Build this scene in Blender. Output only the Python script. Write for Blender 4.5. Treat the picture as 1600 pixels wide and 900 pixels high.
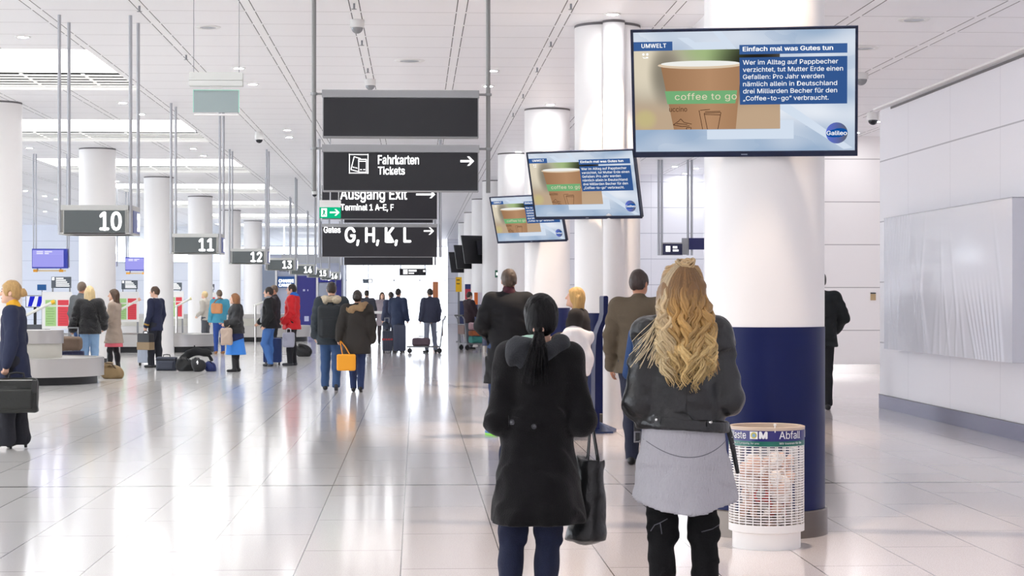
import bpy, bmesh, math, random
import numpy as np
from mathutils import Vector, Matrix, Euler

# ------------------------------------------------------------------ camera, world, exposure
F = 3000.0          # focal length in pixels of the 1600 px wide frame
H = 1.57            # eye height
HY = 463.0          # horizon row
AX = math.atan(150 / 3000.0)
SA, CA = math.sin(AX), math.cos(AX)
ZC = 4.84           # hall ceiling
ZS = 4.22           # lower ceiling over the side aisle
sc = bpy.context.scene
for o in list(bpy.data.objects):
    bpy.data.objects.remove(o)
C = sc.collection

cam = bpy.data.cameras.new('camera')
camo = bpy.data.objects.new('camera', cam)
C.objects.link(camo)
cam.sensor_width = 36.0
cam.lens = 36.0 * F / 1600.0
cam.shift_y = 13.0 / 1600.0
cam.clip_end = 600
camo.location = (0, 0, H)
camo.rotation_euler = (math.pi / 2, 0, -AX)
sc.camera = camo

world = bpy.data.worlds.new('daylight')
sc.world = world
world.use_nodes = True
bg = world.node_tree.nodes['Background']
bg.inputs[0].default_value = (0.86, 0.92, 1.0, 1)
bg.inputs[1].default_value = 1.8
PANEL_E = 1.6
DOWN_E = 100.0
EXPO = 1.78
EX = 2.0 ** EXPO
sc.view_settings.view_transform = 'Standard'
sc.view_settings.look = 'None'
sc.view_settings.gamma = 1.0
sc.view_settings.use_curve_mapping = False
sc.view_settings.exposure = EXPO
try:
    sc.cycles.use_denoising = True
    sc.cycles.max_bounces = 10
    sc.cycles.diffuse_bounces = 8
    sc.cycles.glossy_bounces = 4
    sc.cycles.sample_clamp_indirect = 1.8
    sc.cycles.caustics_reflective = False
    sc.cycles.caustics_refractive = False
except Exception:
    pass
random.seed(7)
rng = np.random.default_rng(11)

# ------------------------------------------------------------------ placement: picture column and depth to ground point
def W(px, d):
    r = (px - 800.0) / F * d
    return (r * CA + d * SA, d * CA - r * SA)

def zat(py, d):
    return H - (py - HY) * d / F

def dfloor(py):
    return F * H / (py - HY)

# ------------------------------------------------------------------ materials
def lin(c):
    return tuple(((x / 12.92) if x <= 0.04045 else ((x + 0.055) / 1.055) ** 2.4) for x in c)

def hexc(s):
    return lin(tuple(int(s[i:i + 2], 16) / 255.0 for i in (0, 2, 4)))

MATS = {}
def mat(name, col, rough=0.6, metal=0.0, emit=0.0, spec=None, coat=0.0, sheen=0.0, bump=None, var=0.0, vscale=6.0, trans=0.0, ecol=None):
    """Principled material; bump=(scale, strength[, (sx, sy, sz)]) adds noise relief, var mottles the colour a little."""
    if name in MATS:
        return MATS[name]
    c = hexc(col) if isinstance(col, str) else tuple(col)
    m = bpy.data.materials.new(name)
    m.use_nodes = True
    nt = m.node_tree
    b = nt.nodes['Principled BSDF']
    b.inputs['Base Color'].default_value = (*c, 1)
    b.inputs['Roughness'].default_value = rough
    b.inputs['Metallic'].default_value = metal
    if spec is not None:
        b.inputs['Specular IOR Level'].default_value = spec
    if coat:
        b.inputs['Coat Weight'].default_value = coat
        b.inputs['Coat Roughness'].default_value = 0.08
    if sheen:
        b.inputs['Sheen Weight'].default_value = sheen
    if trans:
        b.inputs['Transmission Weight'].default_value = trans
    if emit:
        ec = c if ecol is None else (hexc(ecol) if isinstance(ecol, str) else ecol)
        b.inputs['Emission Color'].default_value = (*ec, 1)
        b.inputs['Emission Strength'].default_value = emit / EX
    if bump or var:
        tc = nt.nodes.new('ShaderNodeTexCoord')
        mp = nt.nodes.new('ShaderNodeMapping')
        nt.links.new(tc.outputs['Object'], mp.inputs[0])
    if bump:
        if len(bump) > 2:
            mp.inputs['Scale'].default_value = bump[2]
        n = nt.nodes.new('ShaderNodeTexNoise')
        n.inputs['Scale'].default_value = bump[0]
        n.inputs['Detail'].default_value = 4
        nt.links.new(mp.outputs[0], n.inputs['Vector'])
        bp = nt.nodes.new('ShaderNodeBump')
        bp.inputs['Strength'].default_value = bump[1]
        bp.inputs['Distance'].default_value = 0.02
        nt.links.new(n.outputs[0], bp.inputs['Height'])
        nt.links.new(bp.outputs[0], b.inputs['Normal'])
    if var:
        n2 = nt.nodes.new('ShaderNodeTexNoise')
        n2.inputs['Scale'].default_value = vscale
        n2.inputs['Detail'].default_value = 5
        nt.links.new(mp.outputs[0], n2.inputs['Vector'])
        mx = nt.nodes.new('ShaderNodeMix')
        mx.data_type = 'RGBA'
        mx.inputs[6].default_value = (*[x * (1 - var) for x in c], 1)
        mx.inputs[7].default_value = (*[min(1, x * (1 + var)) for x in c], 1)
        nt.links.new(n2.outputs[0], mx.inputs[0])
        nt.links.new(mx.outputs[2], b.inputs['Base Color'])
    MATS[name] = m
    return m

def emat(name, col, strength=1.0):
    """A surface that glows: screens, lamps, backlit letters."""
    if name in MATS:
        return MATS[name]
    c = hexc(col) if isinstance(col, str) else tuple(col)
    m = bpy.data.materials.new(name)
    m.use_nodes = True
    nt = m.node_tree
    nt.nodes.clear()
    e = nt.nodes.new('ShaderNodeEmission')
    e.inputs[0].default_value = (*c, 1)
    e.inputs[1].default_value = strength / EX
    out = nt.nodes.new('ShaderNodeOutputMaterial')
    nt.links.new(e.outputs[0], out.inputs[0])
    MATS[name] = m
    return m

# ------------------------------------------------------------------ objects
def link(o, parent=None):
    C.objects.link(o)
    if parent is not None:
        o.parent = parent
    return o

def thing(name, label, cat, loc=(0, 0, 0), rotz=0.0, group=None):
    o = bpy.data.objects.new(name, None)
    o.empty_display_size = 0.1
    C.objects.link(o)
    o.location = loc
    o.rotation_euler = (0, 0, rotz)
    return tag(o, label, cat, group)

def tag(o, label, cat, group=None, kind=None):
    o['label'] = label
    o['category'] = cat
    if group:
        o['group'] = group
    if kind:
        o['kind'] = kind
    return o

def struct(o):
    o['kind'] = 'structure'
    return o

def dup(root, loc, label, group=None):
    r = root.copy()
    C.objects.link(r)
    r.location = loc
    r['label'] = label
    if group:
        r['group'] = group
    for ch in list(root.children):
        c = ch.copy()
        C.objects.link(c)
        c.parent = r
        for g in ch.children:
            q = g.copy()
            C.objects.link(q)
            q.parent = c
    return r

def obj(name, bm, m, parent=None, smooth=False, loc=None):
    me = bpy.data.meshes.new(name)
    bmesh.ops.recalc_face_normals(bm, faces=bm.faces[:])
    bm.to_mesh(me)
    bm.free()
    if smooth:
        me.polygons.foreach_set('use_smooth', [True] * len(me.polygons))
        if hasattr(me, 'set_sharp_from_angle'):
            me.set_sharp_from_angle(angle=math.radians(38))
    for mm in (m if isinstance(m, (list, tuple)) else [m]):
        me.materials.append(mm)
    o = bpy.data.objects.new(name, me)
    if loc is not None:
        o.location = loc
    return link(o, parent)

def bx(bm, c, s, bev=0.0, rot=None, mi=0):
    """Box centre c, full size s, optional bevel."""
    M = Matrix.Translation(c)
    if rot is not None:
        M = M @ (rot.to_matrix().to_4x4() if isinstance(rot, Euler) else rot)
    r = bmesh.ops.create_cube(bm, size=1.0, matrix=M @ Matrix.Diagonal((s[0], s[1], s[2], 1)))
    fs = {f for v in r['verts'] for f in v.link_faces}
    if bev > 0:
        es = {e for v in r['verts'] for e in v.link_edges}
        q = bmesh.ops.bevel(bm, geom=list(es), offset=bev, segments=2, profile=0.7, affect='EDGES', clamp_overlap=True)
        fs = set(q['faces']) | {f for f in fs if f.is_valid}
    for f in fs:
        if f.is_valid:
            f.material_index = mi
    return bm

def tube(bm, pts, r, n=10, caps=True, mi=0):
    """Round tube along pts; r a number or one per point."""
    pts = [Vector(p) for p in pts]
    rs = r if isinstance(r, (list, tuple)) else [r] * len(pts)
    rings = []
    up = None
    for i, p in enumerate(pts):
        t = (pts[min(i + 1, len(pts) - 1)] - pts[max(i - 1, 0)])
        t = t.normalized() if t.length > 1e-9 else Vector((0, 0, 1))
        if up is None:
            up = Vector((0, 0, 1)) if abs(t.z) < 0.9 else Vector((1, 0, 0))
        a = t.cross(up)
        if a.length < 1e-6:
            a = t.cross(Vector((0, 1, 0)))
        a.normalize()
        b = a.cross(t).normalized()
        up = b
        rings.append([bm.verts.new(p + (a * math.cos(2 * math.pi * k / n) + b * math.sin(2 * math.pi * k / n)) * rs[i]) for k in range(n)])
    for i in range(len(rings) - 1):
        for k in range(n):
            f = bm.faces.new((rings[i][k], rings[i][(k + 1) % n], rings[i + 1][(k + 1) % n], rings[i + 1][k]))
            f.material_index = mi
    if caps:
        bm.faces.new(rings[0][::-1]).material_index = mi
        bm.faces.new(rings[-1]).material_index = mi
    return bm

def lathe(bm, prof, n=48, c=(0, 0, 0), mi=0):
    """Turn the profile [(r, z), ...] about z through c."""
    rings = []
    for r, z in prof:
        if r < 1e-6:
            rings.append([bm.verts.new((c[0], c[1], c[2] + z))])
        else:
            rings.append([bm.verts.new((c[0] + r * math.cos(2 * math.pi * k / n), c[1] + r * math.sin(2 * math.pi * k / n), c[2] + z)) for k in range(n)])
    for a, b in zip(rings, rings[1:]):
        for k in range(n):
            k2 = (k + 1) % n
            if len(a) == 1 and len(b) == 1:
                continue
            if len(a) == 1:
                f = bm.faces.new((a[0], b[k2], b[k]))
            elif len(b) == 1:
                f = bm.faces.new((a[k], a[k2], b[0]))
            else:
                f = bm.faces.new((a[k], a[k2], b[k2], b[k]))
            f.material_index = mi
    return bm

def prism(bm, poly, y0, y1, mi=0):
    """Polygon [(x, z), ...] pushed out from y0 to y1."""
    a = [bm.verts.new((x, y0, z)) for x, z in poly]
    b = [bm.verts.new((x, y1, z)) for x, z in poly]
    n = len(poly)
    for f in ([bm.faces.new(a), bm.faces.new(b[::-1])] + [bm.faces.new((a[i], b[i], b[(i + 1) % n], a[(i + 1) % n])) for i in range(n)]):
        f.material_index = mi
    return bm

def NB():
    return bmesh.new()

def box_obj(name, c, s, m, parent=None, bev=0.0):
    return obj(name, bx(NB(), c, s, bev), m, parent)

_TXT = {}
try:        # Blender's own interface typeface; its built-in font otherwise
    FONT = bpy.data.fonts.load(bpy.utils.system_resource('DATAFILES', path='fonts') + '/Inter.woff2')
except Exception:
    FONT = None
def text_mesh(body, bold=0.0, space=1.0, line=1.0, depth=0.0):
    key = (body, bold, space, line, depth)
    if key not in _TXT:
        cu = bpy.data.curves.new('lettering', 'FONT')
        cu.body = body
        cu.size = 1.0
        if FONT is not None:
            cu.font = FONT
        cu.space_character = space
        cu.space_line = line
        cu.extrude = depth
        cu.resolution_u = 3
        o = bpy.data.objects.new('lettering', cu)
        C.objects.link(o)
        dg = bpy.context.evaluated_depsgraph_get()
        me = bpy.data.meshes.new_from_object(o.evaluated_get(dg))
        n = len(me.vertices)
        v = np.empty(n * 3, np.float32)
        me.vertices.foreach_get('co', v)
        fs = [tuple(p.vertices) for p in me.polygons]
        bpy.data.objects.remove(o)
        bpy.data.curves.remove(cu)
        bpy.data.meshes.remove(me)
        v = v.reshape(-1, 3).copy()
        if bold:            # heavier strokes: the letters struck again a hair to each side
            allv, allf = [], []
            for k, (ox, oy) in enumerate(((0, 0), (bold, 0), (-bold, 0), (0, bold * 0.6), (0, -bold * 0.6))):
                allv.append(v + np.array([ox, oy, 0], np.float32))
                allf += [tuple(i + k * n for i in f) for f in fs]
            v, fs = np.concatenate(allv), allf
        _TXT[key] = (v, fs)
    return _TXT[key]

def lettering(name, body, x0, x1, z0, z1, y, m, parent, bold=0.0, space=1.0, line=1.0, depth=0.002, wrap=None):
    """Text from x0 to x1 with its baseline at z0 and capitals up to z1, on the plane y facing -y; wrap=r lays it round a cylinder of radius r."""
    v, fs = text_mesh(body, bold, space, line, 0.01)
    lo, hi = v.min(0), v.max(0)
    cap = text_mesh('H', bold, 1.0, 1.0, 0.01)[0]
    c0, c1 = cap[:, 1].min(), cap[:, 1].max()
    x = x0 + (v[:, 0] - lo[0]) / (hi[0] - lo[0]) * (x1 - x0)
    z = z0 + (v[:, 1] - c0) / (c1 - c0) * (z1 - z0)
    yy = y - (v[:, 2] - lo[2]) / max(1e-6, hi[2] - lo[2]) * depth
    if wrap:
        a = x / wrap
        rr = wrap + (y - yy) + 0.001
        co = np.stack([rr * np.sin(a), -rr * np.cos(a), z], 1)
    else:
        co = np.stack([x, yy, z], 1)
    me = bpy.data.meshes.new(name)
    me.from_pydata(co.tolist(), [], fs)
    me.materials.append(m)
    return link(bpy.data.objects.new(name, me), parent)

def arrow_poly(x0, x1, zc, hgt, t):
    """A right-pointing arrow outline as two prisms' polygons."""
    hw = hgt / 2
    return [[(x0, zc - t / 2), (x1 - t * 0.6, zc - t / 2), (x1 - t * 0.6, zc + t / 2), (x0, zc + t / 2)],
            [(x1, zc), (x1 - hw, zc + hw), (x1 - hw - t * 1.1, zc + hw), (x1 - t * 1.25, zc), (x1 - hw - t * 1.1, zc - hw), (x1 - hw, zc - hw)]]

def arrow(name, x0, x1, zc, hgt, t, y, m, parent, depth=0.003):
    bm = NB()
    for p in arrow_poly(x0, x1, zc, hgt, t):
        prism(bm, p, y - depth, y)
    return obj(name, bm, m, parent)
# ------------------------------------------------------------------ structure
def nmath(nt, op, a, b=None, c=None):
    n = nt.nodes.new('ShaderNodeMath')
    n.operation = op
    for i, x in enumerate((a, b, c)):
        if x is None:
            continue
        if isinstance(x, (int, float)):
            n.inputs[i].default_value = x
        else:
            nt.links.new(x, n.inputs[i])
    return n.outputs[0]

def grid_line(nt, coord, period, offset, halfw):
    """1 within halfw of every offset + k * period."""
    t = nmath(nt, 'SUBTRACT', coord, offset - period / 2)
    t = nmath(nt, 'FLOORED_MODULO', t, period)
    t = nmath(nt, 'SUBTRACT', t, period / 2)
    t = nmath(nt, 'ABSOLUTE', t)
    return nmath(nt, 'LESS_THAN', t, halfw), t

def mixc(nt, fac, a, b):
    mx = nt.nodes.new('ShaderNodeMix')
    mx.data_type = 'RGBA'
    if isinstance(fac, (int, float)):
        mx.inputs[0].default_value = fac
    else:
        nt.links.new(fac, mx.inputs[0])
    for i, x in ((6, a), (7, b)):
        if isinstance(x, tuple):
            mx.inputs[i].default_value = (*x, 1)
        else:
            nt.links.new(x, mx.inputs[i])
    return mx.outputs[2]

def base_nodes(name):
    m = bpy.data.materials.new(name)
    m.use_nodes = True
    nt = m.node_tree
    g = nt.nodes.new('ShaderNodeNewGeometry')
    sp = nt.nodes.new('ShaderNodeSeparateXYZ')
    nt.links.new(g.outputs['Position'], sp.inputs[0])
    return m, nt, nt.nodes['Principled BSDF'], sp.outputs

def ceiling_material():
    m, nt, b, xyz = base_nodes('ceiling_panels')
    x, y = xyz[0], xyz[1]
    strip, dx = grid_line(nt, x, 1.21, 0.52, 0.062)
    core = nmath(nt, 'LESS_THAN', dx, 0.050)
    gap = nmath(nt, 'SUBTRACT', strip, core)
    dash, _ = grid_line(nt, y, 1.04, 0.3, 0.045)
    gap = nmath(nt, 'MULTIPLY', gap, nmath(nt, 'SUBTRACT', 1.0, dash))
    seam, dy = grid_line(nt, y, 1.04, 0.3, 0.011)
    seam = nmath(nt, 'MULTIPLY', seam, nmath(nt, 'SUBTRACT', 1.0, strip))
    col = mixc(nt, core, hexc('f8f8fa'), hexc('fbfbfc'))
    col = mixc(nt, nmath(nt, 'MULTIPLY', seam, 0.6), col, hexc('8f8d8b'))
    col = mixc(nt, gap, col, hexc('2b2a2a'))
    nt.links.new(col, b.inputs['Base Color'])
    b.inputs['Roughness'].default_value = 0.42
    b.inputs['Specular IOR Level'].default_value = 0.4
    bp = nt.nodes.new('ShaderNodeBump')
    bp.inputs['Strength'].default_value = 0.5
    bp.inputs['Distance'].default_value = 0.05
    hgt = nmath(nt, 'MULTIPLY', nmath(nt, 'MULTIPLY', dy, dy), 0.5)
    nt.links.new(hgt, bp.inputs['Height'])
    nt.links.new(bp.outputs[0], b.inputs['Normal'])
    return m

def floor_material():
    m, nt, b, xyz = base_nodes('polished_floor_slabs')
    x, y = xyz[0], xyz[1]
    lx, _ = grid_line(nt, x, 0.6, -0.088, 0.0035)
    # courses: every other column of slabs is shifted by half a slab
    k = nmath(nt, 'FLOOR', nmath(nt, 'DIVIDE', nmath(nt, 'ADD', x, 0.088), 0.6))
    odd = nmath(nt, 'FLOORED_MODULO', k, 2.0)
    y2 = nmath(nt, 'ADD', y, nmath(nt, 'MULTIPLY', odd, 0.81))
    ly, _ = grid_line(nt, y2, 1.63, 12.7, 0.007)
    j1, _ = grid_line(nt, y, 200.0, 16.0, 0.032)
    line = nmath(nt, 'MAXIMUM', lx, nmath(nt, 'MULTIPLY', ly, 0.6))
    line = nmath(nt, 'MAXIMUM', line, j1)
    n = nt.nodes.new('ShaderNodeTexNoise')
    n.inputs['Scale'].default_value = 160.0
    n.inputs['Detail'].default_value = 6.0
    g = nt.nodes.new('ShaderNodeNewGeometry')
    nt.links.new(g.outputs['Position'], n.inputs['Vector'])
    wn = nt.nodes.new('ShaderNodeTexWhiteNoise')
    wn.noise_dimensions = '2D'
    cb = nt.nodes.new('ShaderNodeCombineXYZ')
    nt.links.new(k, cb.inputs[0])
    nt.links.new(nmath(nt, 'FLOOR', nmath(nt, 'DIVIDE', nmath(nt, 'SUBTRACT', y2, 12.7), 1.63)), cb.inputs[1])
    nt.links.new(cb.outputs[0], wn.inputs['Vector'])
    # the hall floor is cream, the aisle behind the pillars is a pinker grey
    t = nmath(nt, 'MULTIPLY', nmath(nt, 'ADD', x, 2.2), 0.3)
    cl = nt.nodes.new('ShaderNodeClamp')
    nt.links.new(t, cl.inputs[0])
    col = mixc(nt, cl.outputs[0], hexc('e8e7e6'), hexc('dcd5d5'))
    fleck = mixc(nt, cl.outputs[0], hexc('dfdddb'), hexc('c2b8b8'))
    col = mixc(nt, nmath(nt, 'GREATER_THAN', n.outputs[0], 0.56), col, fleck)
    col = mixc(nt, nmath(nt, 'MULTIPLY', wn.outputs[0], 0.10), col, hexc('bcb2ad'))
    col = mixc(nt, nmath(nt, 'MULTIPLY', line, 0.85), col, hexc('4a4643'))
    nt.links.new(col, b.inputs['Base Color'])
    b.inputs['Roughness'].default_value = 0.11
    b.inputs['Specular IOR Level'].default_value = 0.55
    return m

def wall_material(name, col, seams_z, zp, zo, vp=None, vo=0.0, axis=1, line='a09ea0', rough=0.35):
    m, nt, b, xyz = base_nodes(name)
    lz, _ = grid_line(nt, xyz[2], zp, zo, 0.009)
    ln = nmath(nt, 'MULTIPLY', lz, 0.9)
    if vp:
        lv, _ = grid_line(nt, xyz[axis], vp, vo, 0.006)
        ln = nmath(nt, 'MAXIMUM', ln, nmath(nt, 'MULTIPLY', lv, 0.45))
    c = mixc(nt, ln, hexc(col), hexc(line))
    nt.links.new(c, b.inputs['Base Color'])
    b.inputs['Roughness'].default_value = rough
    return m

M_CEIL = ceiling_material()
M_FLOOR = floor_material()
M_STEEL = mat('brushed_steel', 'b4b0ac', 0.28, 1.0, bump=(30, 0.06, (1, 1, 30)))
M_RING = mat('pillar_ring_steel', '6d655f', 0.3, 1.0, bump=(30, 0.05, (1, 1, 30)))
M_STEELDK = mat('dull_steel', '8f9094', 0.4, 0.9)
M_GREYPOLE = mat('grey_painted_pole', '8b8b8a', 0.45, 0.3)
M_PALEPOLE = mat('pale_grey_pole', 'b3b5bb', 0.45, 0.2)
M_WHITE = mat('white_paint', 'ecebe9', 0.45)
M_COLW = mat('white_pillar_panel', 'ebe9e8', 0.38)
M_NAVY = mat('navy_pillar_cladding', '08164a', 0.4, spec=0.25)
M_BLACK = mat('black_plastic', '15151a', 0.4)
M_DARKJ = mat('dark_joint_and_shadow', '6d6a6c', 0.6)

struct(box_obj('floor', (-9, 62, -0.05), (58, 150, 0.1), M_FLOOR))
# hall ceiling with openings for the luminous panels
PX0, PX1 = -9.05, -4.36
PY0, PYL, PP = 25.7, 5.05, 10.2
NPAN = 7
bm = NB()
ys = [-14.0]
for i in range(-2, NPAN):
    ys += [PY0 + PP * i, PY0 + PP * i + PYL]
ys.append(128.0)
for a, b_ in ((-38.0, PX0), (PX1, 13.0)):
    bx(bm, ((a + b_) / 2, 57, ZC + 0.04), (b_ - a, 142, 0.08))
for i in range(0, len(ys) - 1, 2):
    bx(bm, ((PX0 + PX1) / 2, (ys[i] + ys[i + 1]) / 2, ZC + 0.04), (PX1 - PX0, ys[i + 1] - ys[i], 0.08))
struct(obj('ceiling', bm, M_CEIL))
bm = bx(NB(), ((3.35 + 9.5) / 2, (-14 + 28.2) / 2, (ZS + ZC) / 2), (6.15, 42.2, ZC - ZS))
struct(obj('ceiling_right', bm, M_CEIL))

# luminous ceiling panels with louvres
M_LUM = emat('luminous_panel', (1.0, 0.99, 0.96), PANEL_E * EX)
M_SLOT = mat('dark_slot', '161614', 0.8)
M_LIP = mat('glowing_lip', 'f4f4f0', 0.5, emit=0.35)  # faint glow put into the louvres and frame, which are no lamps
def ceiling_panel(i, label):
    t = thing('ceiling_light', label, 'ceiling light', (0, PY0 + PP * i, ZC), 0, 'luminous ceiling panels over the baggage belts')
    w = PX1 - PX0
    xc = (PX0 + PX1) / 2
    L1 = PYL * 0.56
    obj('diffuser', bx(NB(), (xc, L1 / 2, 0.03), (w, L1, 0.02)), M_LUM, t)
    bm = NB()
    lx0 = L1
    n = 5
    step = (PYL - 0.45 - L1) / n
    for k in range(n):
        yy = lx0 + step * (k + 0.62)
        bx(bm, (xc, yy, 0.003), (w, step * 0.48, 0.006))
    for q in range(0, 5):
        bx(bm, (PX0 + 0.55 + q * 0.9, (lx0 + PYL - 0.45) / 2, 0.002), (0.05, PYL - 0.45 - lx0, 0.005))
    obj('louvre', bm, M_LIP, t)
    obj('slot_backing', bx(NB(), (xc, (L1 + PYL) / 2, 0.07), (w, PYL - L1, 0.02)), M_SLOT, t)
    fr = NB()
    bx(fr, (xc, PYL - 0.2, 0.02), (w, 0.4, 0.04))
    obj('frame', fr, M_LIP, t)
    return t
PL = {0: 'large glowing ceiling panel with louvres, nearest one, above baggage belt 10',
      1: 'glowing ceiling panel with dark louvre slats, second from the near end',
      2: 'glowing ceiling panel with louvres above the pillar behind belt sign 10',
      3: 'glowing louvred ceiling panel above belt sign 11',
      4: 'glowing louvred ceiling panel far back above belt sign 12'}
for i in range(-2, NPAN):
    ceiling_panel(i, PL.get(i, 'glowing louvred ceiling panel of the row, farther down the hall or overhead'))

# walls
M_WR = wall_material('white_wall_panels', 'e9e9ee', None, 0.85, 3.47, 2.02, 21.25, 1, 'a5a4ac')
M_WB = wall_material('white_back_wall_panels', 'e8e4e3', None, 0.875, 0.875, 0, 0, 0, '9a9595')
M_WF = wall_material('far_wall_panels', 'ededf2', None, 0.69, 0.5, 2.0, 0.3, 0, 'b5b5c0')
M_WL = wall_material('baggage_hall_wall', 'eaeef7', None, 0.9, 0.5, 0, 0, 0, 'c2c8d6')
struct(box_obj('wall_right', (8.05, (-6 + 26.85) / 2, ZS / 2), (3.0, 32.85, ZS), M_WR))
struct(box_obj('baseboard_right', (6.543, (-6 + 26.85) / 2, 0.093), (0.018, 32.85, 0.186), mat('blue_steel_skirting', '9a9bb0', 0.22, 0.95)))
bm = NB()
bx(bm, (6.535, (-6 + 26.85) / 2, 0.189), (0.02, 32.85, 0.006))
struct(obj('trim_1', bm, M_DARKJ))
bm = NB()
bx(bm, (6.50, (-6 + 26.85) / 2, ZS - 0.012), (0.10, 32.85, 0.024))
struct(obj('trim_2', bm, M_WHITE))
bm = NB()
bx(bm, (6.545, (-6 + 26.4) / 2, ZS - 0.05), (0.012, 32.0, 0.03))
struct(obj('trim_shadow', bm, M_DARKJ))  # dark strip standing in for the shadow under the wall-top trim
struct(box_obj('wall_back', (10.8, 39.0, ZC / 2), (6.4, 0.3, ZC), M_WB))
struct(box_obj('wall_rear_blocker', (-14, -13.6, ZC / 2), (48, 0.3, ZC), M_WB))  # unseen wall added to block light from behind the camera
struct(box_obj('wall_aisle_blocker', (12.2, 32.8, ZC / 2), (0.3, 12.2, ZC), M_WB))  # unseen wall added to stop outside light spilling onto the back wall
struct(box_obj('baseboard_back', (10.8, 38.84, 0.09), (6.4, 0.02, 0.18), mat('warm_steel_skirting', 'a39a95', 0.2, 0.95)))
struct(box_obj('wall_alcove', (6.05, 51.4, ZC / 2), (3.9, 0.3, ZC), M_WF))
struct(box_obj('wall_side', (7.85, 45.2, ZC / 2), (0.3, 12.2, ZC), M_WF))
struct(box_obj('wall_passage', (4.25, 80.7, ZC / 2), (0.3, 58.4, ZC), M_WF))
struct(box_obj('wall_end', (3.0, 110, ZC / 2), (2.4, 0.3, ZC), M_WF))
bm = bx(NB(), (-26.3, 89.0, ZC / 2), (23.2, 0.3, ZC))
bx(bm, (-8.95, 89.0, 1.55), (11.5, 0.3, 3.1))
struct(obj('wall_left', bm, M_WL))
w2 = struct(bpy.data.objects.new('window_2', None))
C.objects.link(w2)
w2.location = (-8.95, 89.0, 0)
bm = NB()
for i in range(9):
    bx(bm, (-5.75 + 11.5 * i / 8, 0, (3.1 + ZC) / 2), (0.06, 0.12, ZC - 3.1))
bx(bm, (0, 0, 3.13), (11.5, 0.14, 0.06))
obj('window_frame', bm, mat('pale_window_frame', 'd7dbe2', 0.4, 0.3), w2)
for i in range(8):
    obj('window_pane', bx(NB(), (-5.75 + 11.5 * (i + 0.5) / 8, 0, (3.1 + ZC) / 2), (11.5 / 8 - 0.07, 0.012, ZC - 3.2)), mat('window_glass', (0.95, 0.97, 1.0), 0.02, trans=1.0, spec=0.2), w2)
# glazing at the far end of the hall: mullions, transom and panes, daylight behind
M_FRAME = mat('pale_window_frame', 'd7dbe2', 0.4, 0.3)
M_GLASS = mat('window_glass', (0.95, 0.97, 1.0), 0.02, trans=1.0, spec=0.2)
gx0, gx1, gy = -13.0, 1.9, 124.0
wroot = struct(bpy.data.objects.new('window_1', None))
C.objects.link(wroot)
wroot.location = (0, gy, 0)
bm = NB()
nb = 9
for i in range(nb + 1):
    xx = gx0 + (gx1 - gx0) * i / nb
    bx(bm, (xx, 0, ZC / 2), (0.06, 0.12, ZC))
for zz in (0.05, 2.6, ZC - 0.05):
    bx(bm, ((gx0 + gx1) / 2, 0, zz), (gx1 - gx0, 0.12, 0.07))
obj('window_frame', bm, M_FRAME, wroot)
for i in range(nb):
    xx = gx0 + (gx1 - gx0) * (i + 0.5) / nb
    obj('window_pane', bx(NB(), (xx, 0.0, ZC / 2), ((gx1 - gx0) / nb - 0.07, 0.012, ZC - 0.1)), M_GLASS, wroot)

# ------------------------------------------------------------------ pillars
PITCH = 10.2
RX, LXC = 2.29, -7.05
def pillar(name, label, x, y, r, z1, navy=True, group=None, pipe=False):
    t = thing(name, label, 'column', (x, y, 0), 0, group)
    bm = NB()
    z0 = 1.37 if navy else 0.25
    lathe(bm, [(r, z0), (r, z1)], 72)
    obj('shaft', bm, M_COLW, t, True)
    bm = NB()
    lathe(bm, [(r + 0.002, z1 - 0.03), (r + 0.002, z1)], 72)
    obj('shadow_joint', bm, M_DARKJ, t, True)
    if navy:
        bm = NB()
        lathe(bm, [(r + 0.001, 0.0), (r + 0.003, 0.02), (r + 0.003, 1.37), (r, 1.37)], 72)
        obj('navy_cladding', bm, M_NAVY, t, True)
    else:
        bm = NB()
        lathe(bm, [(r + 0.001, 0.0), (r + 0.002, 0.25)], 72)
        obj('pedestal', bm, M_COLW, t, True)
    bm = NB()
    rr = r + 0.02
    lathe(bm, [(r, 0.175), (rr - 0.006, 0.175), (rr, 0.168), (rr, 0.0)], 72)
    obj('base_ring', bm, M_RING if navy else M_COLW, t, True)
    if pipe:
        bm = NB()
        lathe(bm, [(0.13, 0.0), (0.13, z1)], 40, (0.03, -r - 0.06, 0))
        obj('riser_pipe', bm, mat('riser_white', 'e4e2e2', 0.35), t, True)
        bm = NB()
        lathe(bm, [(0.133, z1 - 0.03), (0.133, z1)], 40, (0.03, -r - 0.06, 0))
        obj('riser_joint', bm, M_DARKJ, t, True)
    return t
RC = [W(1194, 12.80), W(949, 23.25), W(855, 33.6)]
RL = ['round white pillar with navy lower half, behind the waste bin',
      'round white pillar with slim riser pipe, behind the brown jacketed person',
      'round white pillar with navy lower half, behind the man in black overcoat']
for i, (x, y) in enumerate(RC):
    pillar('column', RL[i], x, y, 0.398, ZC, True, 'pillars with navy lower halves', i == 1)
for k in range(5):
    y = 44.0 + 10.3 * k
    pillar('column', ['white and navy pillar with a green exit sign beside it, partly hidden behind the nearer pillars',
                      'white and navy pillar holding the nearest of the dark monitors turned away',
                      'white and navy pillar holding the middle one of the dark monitors turned away',
                      'white and navy pillar holding the farthest of the dark monitors turned away',
                      'white and navy pillar at the far end of its row'][k],
           2.27, y, 0.398, ZC, True, 'pillars with navy lower halves')
LL = ['thick white pillar at the edge of the frame, by the woman with the briefcase',
      'white pillar hidden behind belt sign 10 and the man in grey',
      'white pillar standing behind the man in the navy uniform',
      'white pillar behind belt sign 11 and the barrier arm',
      'white pillar behind the woman in the blue skirt',
      'white pillar beyond belt sign 12, beside the currency booth']
for k in range(6):
    pillar('column', LL[k], LXC, 32.8 + 10.15 * k, 0.40, ZC, False, 'plain white pillars among the baggage belts')
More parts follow.
